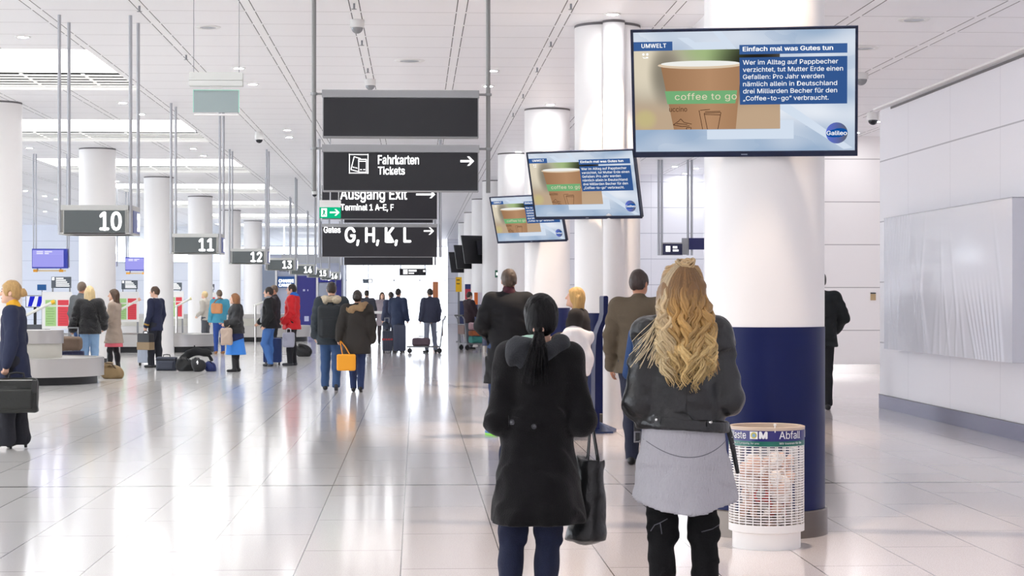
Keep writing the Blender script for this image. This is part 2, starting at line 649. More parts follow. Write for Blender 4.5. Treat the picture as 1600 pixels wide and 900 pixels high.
# ------------------------------------------------------------------ televisions on the pillars
M_BEZ = mat('dark_blue_bezel', '0d1a3a', 0.3)
M_TVW = emat('screen_white_letters', 'ffffff', 1.05)
M_TVB = emat('screen_caption_blue', '3b5f98', 1.0)
M_TVB2 = emat('screen_caption_blue_deep', '34578f', 1.0)

def screen_bg():
    """The programme's own pale blue backdrop: soft blotches and slanted hatching."""
    m = bpy.data.materials.new('screen_backdrop')
    m.use_nodes = True
    nt = m.node_tree
    nt.nodes.clear()
    tc = nt.nodes.new('ShaderNodeTexCoord')
    sp = nt.nodes.new('ShaderNodeSeparateXYZ')
    nt.links.new(tc.outputs['Generated'], sp.inputs[0])
    n = nt.nodes.new('ShaderNodeTexNoise')
    n.inputs['Scale'].default_value = 2.2
    n.inputs['Detail'].default_value = 1
    mp = nt.nodes.new('ShaderNodeMapping')
    mp.inputs['Location'].default_value = (3.1, 0, 1.7)
    nt.links.new(tc.outputs['Generated'], mp.inputs[0])
    nt.links.new(mp.outputs[0], n.inputs['Vector'])
    rp = nt.nodes.new('ShaderNodeMapRange')
    rp.inputs['From Min'].default_value = 0.40
    rp.inputs['From Max'].default_value = 0.68
    nt.links.new(n.outputs[0], rp.inputs['Value'])
    col = mixc(nt, rp.outputs[0], hexc('9db3cd'), hexc('eef2f9'))
    d = nmath(nt, 'ADD', sp.outputs[0], nmath(nt, 'MULTIPLY', sp.outputs[2], 0.56))
    hat, _ = grid_line(nt, d, 0.0075, 0, 0.0016)
    n2 = nt.nodes.new('ShaderNodeTexNoise')
    n2.inputs['Scale'].default_value = 3.0
    nt.links.new(tc.outputs['Generated'], n2.inputs['Vector'])
    hat = nmath(nt, 'MULTIPLY', hat, nmath(nt, 'GREATER_THAN', n2.outputs[0], 0.52))
    col = mixc(nt, nmath(nt, 'MULTIPLY', hat, 0.45), col, hexc('8fa7c6'))
    e = nt.nodes.new('ShaderNodeEmission')
    nt.links.new(col, e.inputs[0])
    e.inputs[1].default_value = 1.0 / EX
    o = nt.nodes.new('ShaderNodeOutputMaterial')
    nt.links.new(e.outputs[0], o.inputs[0])
    return m
M_SBG = screen_bg()

def blur_photo():
    """Out-of-focus backdrop of the cup picture: cream, green above, dark at its side."""
    m = bpy.data.materials.new('screen_photo_backdrop')
    m.use_nodes = True
    nt = m.node_tree
    nt.nodes.clear()
    tc = nt.nodes.new('ShaderNodeTexCoord')
    sp = nt.nodes.new('ShaderNodeSeparateXYZ')
    nt.links.new(tc.outputs['Generated'], sp.inputs[0])
    u, v = sp.outputs[0], sp.outputs[2]
    def ramp(x, a, b):
        r = nt.nodes.new('ShaderNodeMapRange')
        r.interpolation_type = 'SMOOTHSTEP'
        r.inputs['From Min'].default_value = a
        r.inputs['From Max'].default_value = b
        nt.links.new(x, r.inputs['Value'])
        return r.outputs[0]
    def blob(cu, cv, ru, rv):
        a = nmath(nt, 'DIVIDE', nmath(nt, 'SUBTRACT', u, cu), ru)
        b_ = nmath(nt, 'DIVIDE', nmath(nt, 'SUBTRACT', v, cv), rv)
        q = nmath(nt, 'ADD', nmath(nt, 'MULTIPLY', a, a), nmath(nt, 'MULTIPLY', b_, b_))
        return ramp(q, 2.6, 0.0)
    col = mixc(nt, ramp(v, 0.55, 0.15), hexc('b5ac9c'), hexc('bda68c'))
    col = mixc(nt, blob(0.08, 0.85, 0.16, 0.35), col, hexc('ddd3bd'))
    col = mixc(nt, blob(0.22, 0.70, 0.09, 0.3), col, hexc('878072'))
    col = mixc(nt, blob(0.60, 1.0, 0.22, 0.2), col, hexc('a2b982'))
    col = mixc(nt, blob(0.84, 0.70, 0.24, 0.5), col, hexc('1d1a18'))
    col = mixc(nt, blob(0.85, 0.1, 0.3, 0.3), col, hexc('bfa488'))
    col = mixc(nt, blob(0.07, 0.13, 0.06, 0.1), col, hexc('c3b685'))
    e = nt.nodes.new('ShaderNodeEmission')
    nt.links.new(col, e.inputs[0])
    e.inputs[1].default_value = 1.0 / EX
    o = nt.nodes.new('ShaderNodeOutputMaterial')
    nt.links.new(e.outputs[0], o.inputs[0])
    return m
M_PHO = blur_photo()

def cup_mat():
    m = bpy.data.materials.new('screen_cup_brown')
    m.use_nodes = True
    nt = m.node_tree
    nt.nodes.clear()
    tc = nt.nodes.new('ShaderNodeTexCoord')
    n = nt.nodes.new('ShaderNodeTexNoise')
    n.inputs['Scale'].default_value = 60
    n.inputs['Detail'].default_value = 4
    nt.links.new(tc.outputs['Generated'], n.inputs['Vector'])
    sp = nt.nodes.new('ShaderNodeSeparateXYZ')
    nt.links.new(tc.outputs['Generated'], sp.inputs[0])
    a = nmath(nt, 'ABSOLUTE', nmath(nt, 'SUBTRACT', sp.outputs[0], 0.6))
    c = mixc(nt, nmath(nt, 'MULTIPLY', a, 1.3), hexc('b88f6d'), hexc('8d6749'))
    c = mixc(nt, nmath(nt, 'MULTIPLY', n.outputs[0], 0.35), c, hexc('a27c5c'))
    e = nt.nodes.new('ShaderNodeEmission')
    nt.links.new(c, e.inputs[0])
    e.inputs[1].default_value = 1.0 / EX
    o = nt.nodes.new('ShaderNodeOutputMaterial')
    nt.links.new(e.outputs[0], o.inputs[0])
    return m
M_CUP = cup_mat()

def orb_mat():
    m = bpy.data.materials.new('screen_orb')
    m.use_nodes = True
    nt = m.node_tree
    nt.nodes.clear()
    tc = nt.nodes.new('ShaderNodeTexCoord')
    sp = nt.nodes.new('ShaderNodeSeparateXYZ')
    nt.links.new(tc.outputs['Generated'], sp.inputs[0])
    c = mixc(nt, sp.outputs[0], hexc('5b6fd0'), hexc('5c6066'))
    e = nt.nodes.new('ShaderNodeEmission')
    nt.links.new(c, e.inputs[0])
    e.inputs[1].default_value = 1.0 / EX
    o = nt.nodes.new('ShaderNodeOutputMaterial')
    nt.links.new(e.outputs[0], o.inputs[0])
    return m

TVW, TVH = 1.44, 0.83
def flat(bm, poly, y, mi=0):
    f = bm.faces.new([bm.verts.new((x, y, z)) for x, z in poly])
    f.material_index = mi

def tv_mount(t, reach):
    bm = NB()
    bx(bm, (0, 0.075, 0), (0.5, 0.04, 0.3), 0.005)
    bx(bm, (0, 0.07 + reach / 2, 0.0), (0.12, reach, 0.1), 0.01)
    obj('wall_bracket', bm, M_BLACK, t)

def television(label, pose, reach):
    X, Y, Z, yaw, tilt, roll = pose
    t = thing('television', label, 'television', (X, Y, Z), 0, 'televisions on the pillars')
    t.rotation_mode = 'QUATERNION'
    t.rotation_quaternion = (Matrix.Rotation(yaw, 4, 'Z') @ Matrix.Rotation(tilt, 4, 'X') @ Matrix.Rotation(roll, 4, 'Y')).to_quaternion()
    w, h = TVW / 2, TVH / 2
    bm = NB()
    b = 0.018
    bx(bm, (0, 0.035, 0), (TVW - 0.01, 0.05, TVH - 0.01), 0.01)
    for c, s in (((0, 0.0, h - b / 2), (TVW, 0.03, b)), ((0, 0.0, -h + b), (TVW, 0.03, b * 2)), ((-w + b / 2, 0, 0), (b, 0.03, TVH)), ((w - b / 2, 0, 0), (b, 0.03, TVH))):
        bx(bm, c, s, 0.003)
    obj('housing', bm, M_BEZ, t)
    tv_mount(t, reach)
    # picture area: fractions measured on the screen, u to the right, v down
    x0, x1, z0, z1 = -w + b, w - b, -h + 2 * b, h - b
    U = lambda u: x0 + u * (x1 - x0)
    V = lambda v: z1 - v * (z1 - z0)
    bm = NB()
    flat(bm, [(x0, z0), (x1, z0), (x1, z1), (x0, z1)], 0.0)
    scr = obj('screen', bm, M_SBG, t)
    R = lambda u0, v0, u1, v1: [(U(u0), V(v1)), (U(u1), V(v1)), (U(u1), V(v0)), (U(u0), V(v0))]
    # pale slanted shards of the backdrop
    bm = NB()
    for poly in ([(0.36, 0.0), (0.40, 0.0), (0.52, 0.26), (0.48, 0.26)], [(0.62, 0.60), (0.68, 0.58), (0.99, 0.98), (0.95, 0.99)], [(0.20, 0.05), (0.25, 0.05), (0.33, 0.15), (0.28, 0.15)]):
        flat(bm, [(U(u), V(v)) for u, v in poly], -0.0008)
    for r_ in ((0.28, 0.09, 0.42, 0.15), (0.33, 0.82, 0.72, 0.90), (0.66, 0.745, 0.725, 0.90)):
        flat(bm, R(*r_), -0.0008)
    obj('backdrop_pattern', bm, emat('screen_pale_shapes', 'd3dfee', 1.0), scr)
    # cup picture
    bm = NB()
    flat(bm, R(0.0, 0.152, 0.664, 0.815), -0.0012)
    obj('photo_backdrop', bm, M_PHO, scr)
    def curve_cup(u0t, u1t, u0b, u1b, vt, vb, sag):
        n = 14
        top = [(u0t + (u1t - u0t) * i / n, vt + sag * math.sin(math.pi * i / n)) for i in range(n + 1)]
        bot = [(u0b + (u1b - u0b) * i / n, vb + sag * math.sin(math.pi * i / n)) for i in range(n + 1)]
        return [(U(u), V(v)) for u, v in top] + [(U(u), V(v)) for u, v in reversed(bot)]
    bm = NB()
    flat(bm, curve_cup(0.123, 0.490, 0.178, 0.462, 0.285, 0.815, 0.0), -0.0018)
    cup = obj('cup_picture', bm, M_CUP, scr)
    bm = NB()
    n = 24
    flat(bm, [(U(0.303 + 0.195 * math.cos(2 * math.pi * i / n)), V(0.278 + 0.032 * math.sin(2 * math.pi * i / n))) for i in range(n)], -0.0022)
    obj('cup_rim', bm, emat('screen_cup_rim', 'dcc7ad', 1.0), scr)
    bm = NB()
    flat(bm, [(U(0.303 + 0.180 * math.cos(2 * math.pi * i / n)), V(0.266 + 0.024 * math.sin(2 * math.pi * i / n))) for i in range(n)], -0.0026)
    obj('milk_foam', bm, emat('screen_foam', 'eeeeea', 1.0), scr)
    bm = NB()
    flat(bm, curve_cup(0.139, 0.470, 0.150, 0.461, 0.492, 0.600, 0.0), -0.0022)
    obj('green_band', bm, emat('screen_green_band', '74ad78', 1.0), scr)
    lettering('lettering', 'coffee to go', U(0.185), U(0.468), V(0.566), V(0.513), -0.0026, emat('screen_band_letters', 'e3d6bb', 1.0), scr, 0.0, 1.05, depth=0.0004)
    M_INK = emat('screen_brown_ink', '4a2f20', 1.0)
    lettering('lettering', 'uccino', U(0.158), U(0.24), V(0.664), V(0.624), -0.0024, M_INK, scr, 0.004, depth=0.0004)
    bm = NB()
    lw = 0.004
    def line(u0, v0, u1, v1):
        a, b_ = Vector((U(u0), V(v0))), Vector((U(u1), V(v1)))
        d = (b_ - a).normalized()
        q = Vector((-d.y, d.x)) * lw / 2
        flat(bm, [tuple(a - q), tuple(b_ - q), tuple(b_ + q), tuple(a + q)], -0.0024)
    for seg in ((0.295, 0.655, 0.31, 0.815), (0.30, 0.655, 0.345, 0.648), (0.318, 0.68, 0.395, 0.675), (0.318, 0.68, 0.332, 0.815), (0.395, 0.675, 0.38, 0.815), (0.318, 0.69, 0.392, 0.695),
                (0.322, 0.668, 0.392, 0.665), (0.175, 0.775, 0.20, 0.745), (0.20, 0.745, 0.21, 0.725), (0.21, 0.725, 0.225, 0.755), (0.175, 0.775, 0.215, 0.79), (0.215, 0.79, 0.25, 0.785),
                (0.225, 0.755, 0.26, 0.77), (0.19, 0.765, 0.24, 0.772), (0.235, 0.80, 0.255, 0.797), (0.235, 0.80, 0.237, 0.815), (0.258, 0.797, 0.256, 0.815)):
        line(*seg)
    obj('cup_drawing', bm, M_INK, scr)
    # captions
    bm = NB()
    flat(bm, R(0.0, 0.080, 0.178, 0.155), -0.003)
    obj('caption_bar', bm, M_TVB, scr)
    lettering('lettering', 'UMWELT', U(0.036), U(0.150), V(0.130), V(0.095), -0.0032, M_TVW, scr, 0.018, 1.05, depth=0.0004)
    bm = NB()
    for k in range(2):
        cx, cz = U(0.044 + 0.018 * k), V(0.183)
        flat(bm, [(cx + 0.008 * math.cos(2 * math.pi * i / 10), cz + 0.008 * math.sin(2 * math.pi * i / 10)) for i in range(10)], -0.003)
    flat(bm, [(U(0.038), V(0.202)), (U(0.052), V(0.212)), (U(0.060), V(0.202)), (U(0.066), V(0.206)), (U(0.066), V(0.215)), (U(0.045), V(0.217))], -0.003)
    obj('channel_mark', bm, M_TVW, scr)
    bm = NB()
    flat(bm, R(0.482, 0.118, 0.965, 0.196), -0.003)
    obj('caption_bar', bm, M_TVB, scr)
    lettering('lettering', 'Einfach mal was Gutes tun', U(0.497), U(0.902), V(0.171), V(0.134), -0.0032, M_TVW, scr, 0.022, 1.0, depth=0.0004)
    bm = NB()
    flat(bm, R(0.482, 0.222, 0.965, 0.612), -0.003)
    obj('caption_box', bm, M_TVB2, scr)
    lines = [('Wer im Alltag auf Pappbecher', 0.924), ('verzichtet, tut Mutter Erde einen', 0.946), ('Gefallen: Pro Jahr werden', 0.862), ('nämlich allein in Deutschland', 0.920),
             ('drei Milliarden Becher für den', 0.920), ('„Coffee-to-go“ verbraucht.', 0.882)]
    for k, (s, u1) in enumerate(lines):
        v1 = 0.281 + 0.0594 * k
        lettering('lettering', s, U(0.497), U(u1), V(v1), V(v1 - 0.037), -0.0032, M_TVW, scr, 0.004, 1.0, depth=0.0004)
    # round programme logo
    n = 40
    cx, cz, r = U(0.919), V(0.855), 0.068
    bm = NB()
    flat(bm, [(cx + r * math.cos(2 * math.pi * i / n), cz + r * math.sin(2 * math.pi * i / n)) for i in range(n)], -0.003)
    obj('logo_disc', bm, M_ORB, scr)
    bm = NB()
    pts = [(cx + r * 0.99 * math.cos(a), cz + r * 0.44 * math.sin(a) * (1.0 if math.cos(a) > 0 else 0.9) + r * 0.12 * math.cos(a)) for a in [2 * math.pi * i / n for i in range(n)]]
    flat(bm, pts, -0.0034)
    obj('logo_swoosh', bm, emat('screen_logo_blue', '0f4f9c', 1.0), scr)
    lettering('lettering', 'Galileo', cx - r * 0.94, cx + r * 0.94, cz - r * 0.2, cz + r * 0.2, -0.0038, M_TVW, scr, 0.012, depth=0.0004)
    bm = NB()
    bx(bm, (0.0, -0.0155, -h + b * 0.9), (0.04, 0.001, 0.006))
    obj('maker_mark', bm, mat('bezel_mark', '9aa3b8', 0.4), t)
    return t
M_ORB = orb_mat()
television('large wall television mounted on the nearest navy and white pillar, above the waste bin', (2.098, 12.2146, 2.8759, -0.2317, 0.2498, 0.0062), 0.10)
television('middle one of three televisions showing the coffee cup, tilted on the second pillar', (1.9831, 22.6698, 2.8898, -0.5833, 0.2809, 0.0100), 0.22)
television('smallest and farthest of three televisions showing the coffee cup', (1.913, 32.8114, 2.8952, -0.6620, 0.2919, -0.0099), 0.50)

# the next three along the row face away and show their backs
def tv_back(label, px, py, d, yaw):
    t = thing('television', label, 'television', (1.95, py, 2.90), 0, 'televisions turned away')
    t.rotation_mode = 'QUATERNION'
    t.rotation_quaternion = (Matrix.Rotation(yaw, 4, 'Z') @ Matrix.Rotation(0.26, 4, 'X')).to_quaternion()
    bm = NB()
    bx(bm, (0, 0.0, 0), (TVW, 0.035, TVH), 0.008)
    obj('housing', bm, M_BLACK, t)
    bm = NB()
    flat(bm, [(-TVW / 2 + .02, -TVH / 2 + .03), (TVW / 2 - .02, -TVH / 2 + .03), (TVW / 2 - .02, TVH / 2 - .02), (-TVW / 2 + .02, TVH / 2 - .02)], -0.019)
    obj('screen', bm, M_SBG, t)
    bm = NB()
    bx(bm, (-0.05, 0.04, 0.05), (0.62, 0.05, 0.42), 0.02)
    bx(bm, (-0.05, 0.09, 0.05), (0.2, 0.1, 0.2), 0.02)
    bx(bm, (-0.05, 0.07, -0.15), (0.3, 0.05, 0.03), 0.01)
    obj('wall_bracket', bm, mat('bracket_grey', '3a3a42', 0.4, 0.4), t)
for px, py, d, yaw, lab in ((0, 44.0 + 10.3 + 0.56, 0, math.radians(210), 'dark back of a television turned away, nearest and largest of the three'),
                       (0, 44.0 + 20.6 + 0.56, 0, math.radians(210), 'dark back of a television turned away, middle one of the three'),
                       (0, 44.0 + 30.9 + 0.56, 0, math.radians(210), 'dark back of a television turned away, farthest of the three')):
    tv_back(lab, px, py, d, yaw)

# ------------------------------------------------------------------ hanging direction signs
M_SGN = mat('sign_face_charcoal', '17181d', 0.35)
M_SGN2 = mat('sign_face_slate', '1f1e25', 0.35)
M_SFR = mat('sign_frame_grey', '9c9d9f', 0.4, 0.3)
M_LET = mat('sign_letters_white', 'ffffff', 0.5, emit=0.75)

def sign_panel(t, x0, x1, z0, z1, top, face, name='sign_panel', dep=0.14):
    """A lit sign case: grey housing with a deeper top rail and a recessed dark face."""
    bm = NB()
    bx(bm, ((x0 + x1) / 2, 0, (z0 + z1) / 2), (x1 - x0, dep, z1 - z0), 0.004)
    bx(bm, ((x0 + x1) / 2, 0, z1 - top / 2), (x1 - x0 + 0.012, dep + 0.03, top), 0.006)
    p = obj(name, bm, M_SFR, t)
    f = 0.010
    obj('sign_face', bx(NB(), ((x0 + x1) / 2, -dep / 2 - 0.002, (z0 + z1 - top) / 2 + f / 2), (x1 - x0 - 2 * f, 0.008, z1 - z0 - top - f * 1.5)), face, p)
    return p

d = 19.0
s = d / F
xc, yc = W(626, d)
t = thing('hanging_sign', 'two stacked dark sign cases on grey poles, the lower one reading Fahrkarten Tickets', 'sign', (xc, yc, 0), 0)
X = lambda px: (px - 626) * s
Z = lambda py: zat(py, d)
for px, zb in ((491, 299), (763, 301)):
    obj('pole', tube(NB(), [(X(px), 0.02, Z(zb)), (X(px), 0.02, ZC)], 0.022, 14), M_GREYPOLE, t, True)
for (y0, y1) in ((142, 216), (227, 300)):
    p = sign_panel(t, X(505), X(747.5), Z(y1), Z(y0), 0.075, M_SGN)
    for xa, xb in ((491, 505), (747.5, 763)):
        bm = tube(NB(), [(X(xa), 0.02, Z(y0 + 5)), (X(xb), 0.02, Z(y0 + 5))], 0.012, 8)
        lathe(bm, [(0.035, -0.012), (0.035, 0.012)], 16, (X(491 if xa == 491 else 763), 0.02, Z(y0 + 5)))
        obj('clamp', bm, M_SFR, p)
yf = -0.078
lettering('lettering', 'Fahrkarten', X(591), X(654.5), Z(257.5), Z(243.5), yf, M_LET, p, 0.007)
lettering('lettering', 'Tickets', X(591), X(632.5), Z(273.5), Z(261.5), yf, M_LET, p, 0.007)
arrow('arrow', X(719), X(740.5), Z(252.3), 0.092, 0.022, yf, M_LET, p)
bm = NB()
def rim(bm, x0, x1, z0, z1, w, y):
    for a, b_, c_, d_ in ((x0, x1, z0, z0 + w), (x0, x1, z1 - w, z1), (x0, x0 + w, z0, z1), (x1 - w, x1, z0, z1)):
        bx(bm, ((a + b_) / 2, y, (c_ + d_) / 2), (b_ - a, 0.004, d_ - c_))
rim(bm, X(546), X(576), Z(272), Z(242), 0.008, yf)
def seg(bm, p, q, w, y):
    a, b_ = Vector(p), Vector(q)
    dd = (b_ - a).normalized()
    n = Vector((-dd.y, dd.x)) * w / 2
    prism(bm, [tuple(a - n), tuple(b_ - n), tuple(b_ + n), tuple(a + n)], y - 0.003, y)
PQ = lambda x, y: (X(x), Z(y))
for a, b_ in (((554, 246), (549, 266)), ((549, 266), (560, 269)), ((554, 246), (564, 249)), ((561, 250), (573, 250)), ((561, 250), (561, 270)), ((573, 250), (573, 270)), ((561, 270), (573, 270)), ((561, 253), (573, 253)),
              ((551.5, 262), (555, 263)), ((556, 263), (559, 264)), ((563, 266), (566, 266)), ((568, 266), (571, 266))):
    seg(bm, PQ(*a), PQ(*b_), 0.009, yf)
obj('ticket_symbol', bm, M_LET, p)

def direction_sign(label, px0, px1, d, rows, pole_px, group=None, face=M_SGN2, name='hanging_sign'):
    """rows: list of (py_top, py_bottom); returns thing, panels and the pixel-to-local maps."""
    pc = (px0 + px1) / 2
    x, y = W(pc, d)
    s = d / F
    t = thing(name, label, 'sign', (x, y, 0), 0, group)
    X = lambda px: (px - pc) * s
    Z = lambda py: zat(py, d)
    for px in pole_px:
        obj('pole', tube(NB(), [(X(px), 0.0, Z(rows[-1][1])), (X(px), 0.0, ZC)], 0.03, 12), M_PALEPOLE, t, True)
    ps = [sign_panel(t, X(px0), X(px1), Z(b_), Z(a), (b_ - a) * 0.1 * s, face, dep=0.16) for a, b_ in rows]
    return t, ps, X, Z

for d, px0, px1, rows, poles, lab in (
    (40.0, 503.5, 683, ((290, 343), (350, 402)), (499, 688), 'stacked dark direction signs reading Ausgang Exit above Gates G, H, K, L'),
    (51.5, 538, 676.5, ((307, 348.5), (372, 414.5)), (534, 680), 'stacked Ausgang Exit signs hanging behind the Gates sign, mostly hidden')):
    t, ps, X, Z = direction_sign(lab, px0, px1, d, rows, poles, 'exit and gate direction signs')
    yf = -0.088
    k = (px1 - px0) / 179.5
    PX = lambda px: X(px0 + (px - 503.5) * k)
    dz = lambda py, i: Z(rows[i][1] - ((343, 402)[i] - py) * k)
    lettering('lettering', 'Ausgang Exit', PX(532), PX(636), dz(312, 0), dz(295, 0), yf, M_LET, ps[0], 0.012)
    lettering('lettering', 'Terminal 1 A–E, F', PX(533), PX(615), dz(329, 0), dz(319.5, 0), yf, M_LET, ps[0], 0.007)
    arrow('arrow', PX(650), PX(680), dz(304, 0), 0.16 * k, 0.04 * k, yf, M_LET, ps[0])
    bm = bx(NB(), (PX(529.5), yf, dz(301, 0)), (0.006, 0.004, 0.33 * k))
    obj('divider', bm, M_LET, ps[0])
    if d < 45:
        lettering('lettering', 'Gates', PX(506.5), PX(532.5), dz(364, 1), dz(354.5, 1), yf, M_LET, ps[1], 0.006)
        lettering('lettering', 'G, H, K, L', PX(539), PX(642.5), dz(379.3, 1), dz(355, 1), yf, M_LET, ps[1], 0.03)
        arrow('arrow', PX(662), PX(678), dz(361, 1), 0.16, 0.032, yf, M_LET, ps[1])

# green emergency exit lamp in front of the gate sign
d = 38.0
s = d / F
x, y = W(516, d)
t = thing('exit_sign', 'green lit exit sign with white arrow, hanging before the Gates sign', 'exit sign', (x, y, 0))
X = lambda px: (px - 516) * s
Z = lambda py: zat(py, d)
obj('pole', tube(NB(), [(0, 0.03, Z(315)), (0, 0.03, ZC)], 0.012, 8), M_PALEPOLE, t)
obj('lamp_case', bx(NB(), (X(516), 0, Z(318.5)), (33 * s, 0.14, 11 * s), 0.006), M_WHITE, t)
pn = obj('green_panel', bx(NB(), (X(516), -0.02, Z(332.5)), (33 * s, 0.03, 17 * s)), emat('exit_green', '12c98f', 0.9), t)
arrow('arrow', X(515.5), X(530.5), Z(332), 0.13, 0.03, -0.036, M_LET, pn)
bm = NB()
bx(bm, (X(506.5), -0.037, Z(332.2)), (9 * s, 0.003, 13 * s))
obj('doorway_symbol', bm, M_LET, pn)
bm = NB()
prism(bm, [(X(503.5), Z(337)), (X(505.5), Z(331)), (X(504), Z(329)), (X(507), Z(328)), (X(508.5), Z(331)), (X(507.5), Z(333)), (X(509.5), Z(337)), (X(508), Z(337)), (X(506.5), Z(334)), (X(505), Z(337))], -0.041, -0.0388)
obj('runner_symbol', bm, emat('exit_green_mark', '17b884', 0.9), pn)

# emergency luminaire on two wires, seen from its unlit side
d = 18.0
s = d / F
x, y = W(338, d)
t = thing('emergency_light', 'pale emergency lamp case with grey-green panel hanging on two thin wires', 'emergency light', (x, y, 0))
X = lambda px: (px - 338) * s
Z = lambda py: zat(py, d)
M_CASE = mat('lamp_case_pale', 'd2d4d0', 0.45)
for px in (303, 373.5):
    obj('wire', tube(NB(), [(X(px), 0, Z(116)), (X(px), 0, ZC)], 0.0035, 6), mat('wire_grey', '77777a', 0.4, 0.6), t)
bm = bx(NB(), (0, 0, Z(120)), (83 * s, 0.11, 12.5 * s), 0.005)
bx(bm, (0, 0, Z(130.8)), (83 * s, 0.11, 8.5 * s), 0.005)
bx(bm, (X(302), -0.057, Z(120.5)), (6 * s, 0.004, 5 * s))
obj('lamp_case', bm, M_CASE, t)
pn = obj('panel', bx(NB(), (0, 0, Z(158)), (71 * s, 0.02, 35 * s), 0.002), mat('panel_greygreen', '98a6a6', 0.35), t)
bm = NB()
for c_, sz in (((0, 0, Z(141)), (71 * s, 0.024, 1.2 * s)), ((X(373.2), 0, Z(158)), (1.0 * s, 0.024, 35 * s)), ((X(302.6), 0, Z(158)), (1.0 * s, 0.024, 35 * s))):
    bx(bm, c_, sz)
obj('panel_edge', bm, mat('mint_edge', '9fd8c4', 0.3, emit=0.2), pn)
bm = bx(NB(), (0, 0, Z(179.5)), (68 * s, 0.06, 2.4 * s), 0.002)
obj('lower_rail', bm, M_WHITE, t)
obj('neck', bx(NB(), (0, 0, Z(137.5)), (20 * s, 0.03, 6 * s)), M_WHITE, t)

# small signs farther away
t, ps, X, Z = direction_sign('small dark sign with white pictograms on poles, above the blonde woman', 1034, 1066, 46.0, ((379, 399),), (1029, 1034, 1075, 1081), 'small far signs', mat('navy_sign_face', '1a1d45', 0.35))
pn = ps[0]
bm = NB()
bx(bm, (X(1043), -0.09, Z(389)), (7 * 46 / F, 0.004, 9 * 46 / F))
bx(bm, (X(1054), -0.09, Z(386.5)), (7 * 46 / F, 0.004, 3.5 * 46 / F))
bx(bm, (X(1055), -0.09, Z(391.5)), (9 * 46 / F, 0.004, 3.0 * 46 / F))
obj('pictogram', bm, M_LET, pn)
bm = bx(NB(), (X(1088), -0.06, Z(381)), (24 * 46 / F, 0.05, 18 * 46 / F))
obj('navy_panel', bm, mat('navy_sign', '1b1f57', 0.35), t)
obj('pale_panel', bx(NB(), (X(1071), 0, Z(385)), (11 * 46 / F, 0.06, 26 * 46 / F)), M_SFR, t)
t, ps, X, Z = direction_sign('small dark sign with white symbols hanging before the bright far windows', 624, 666, 88.0, ((419.5, 430.5),), (626, 664), 'small far signs')
bm = NB()
for a, b_, c_, e_ in ((630, 637, 421, 428.5), (638.5, 651, 421.5, 424.5), (638.5, 647, 426, 428), (661, 664.5, 422, 425)):
    bx(bm, ((X(a) + X(b_)) / 2, -0.09, (Z(c_) + Z(e_)) / 2), (X(b_) - X(a), 0.004, Z(c_) - Z(e_)))
obj('symbols', bm, M_LET, ps[0])
t, ps, X, Z = direction_sign('tiny grey and white sign hanging deep in the bright far hall', 567, 582, 112.0, ((436, 442.5),), (568, 581), 'small far signs', mat('sign_far_grey', '6c7780', 0.4))
bm = bx(NB(), (X(578.5), -0.09, Z(439.3)), (X(581) - X(576), 0.004, Z(437) - Z(441.5)))
obj('symbols', bm, M_LET, ps[0])

# ------------------------------------------------------------------ numbered belt signs: four faces hung on four poles
M_BG = mat('belt_sign_grey', '5b6263', 0.35)
M_BBL = mat('belt_sign_blue', '4d5aa0', 0.35)
M_BFR = mat('belt_sign_frame', 'c6c7c4', 0.4, 0.2)
def belt_sign(num, y0, label):
    w, dp = 0.82, 0.62
    z0, z1 = 2.29, 2.63
    t = thing('belt_sign', label, 'belt number sign', (-4.14 - 0.41 + 0.41, y0, 0), 0, 'baggage belt number signs')
    t.location.x = -3.73
    for sx in (-w / 2, w / 2):
        for yy in (0.0, dp):
            obj('pole', tube(NB(), [(sx, yy, z0), (sx, yy, ZC)], 0.020 if num == 10 else 0.022, 10), M_PALEPOLE, t, True)
    for k, (yy, rot) in enumerate(((0.0, 0), (dp, math.pi))):
        bm = NB()
        bx(bm, (0.0, 0, (z0 + z1) / 2), (w - 0.10, 0.05, z1 - z0), 0.003)
        bx(bm, (0.0, 0, z1 - 0.03), (w - 0.04, 0.07, 0.06), 0.003)
        bx(bm, (0.0, 0, z0 + 0.012), (w - 0.02, 0.05, 0.02), 0.003)
        p = obj('number_panel', bm, M_BFR, t)
        p.location = (0, yy, 0)
        p.rotation_euler = (0, 0, rot)
        obj('sign_face', bx(NB(), (0, -0.028, (z0 + z1) / 2 - 0.02), (w - 0.12, 0.008, z1 - z0 - 0.085)), M_BG, p)
        lettering('lettering', str(num), 0.055, 0.315, z0 + 0.045, z1 - 0.075, -0.033, M_LET, p, 0.032)
    for sx in (-w / 2, w / 2):
        bm = NB()
        bx(bm, (sx, dp / 2, (z0 + z1) / 2), (0.04, dp - 0.08, z1 - z0), 0.003)
        p = obj('side_panel', bm, M_BFR, t)
        sg = 1 if sx > 0 else -1
        obj('sign_face', bx(NB(), (sx + sg * 0.023, dp / 2, (z0 + z1) / 2 - 0.02), (0.008, dp - 0.12, z1 - z0 - 0.08)), M_BBL, p)
        q = lettering('lettering', str(num), 0.02, 0.24, z0 + 0.045, z1 - 0.075, 0, M_LET, p, 0.045)
        q.rotation_euler = (0, 0, sg * math.pi / 2)
        q.location = (sx + sg * 0.028, dp / 2, 0)
BLAB = {10: 'nearest grey belt sign, numbered 10, on four poles', 11: 'grey belt sign numbered 11 on four poles', 12: 'grey belt sign numbered 12', 13: 'grey belt sign numbered 13 above the currency booth',
        14: 'small grey belt sign numbered 14', 15: 'small grey belt sign numbered 15', 16: 'farthest and smallest belt sign, numbered 16'}
for k in range(7):
    belt_sign(10 + k, 22.55 + 10.2 * k, BLAB[10 + k])
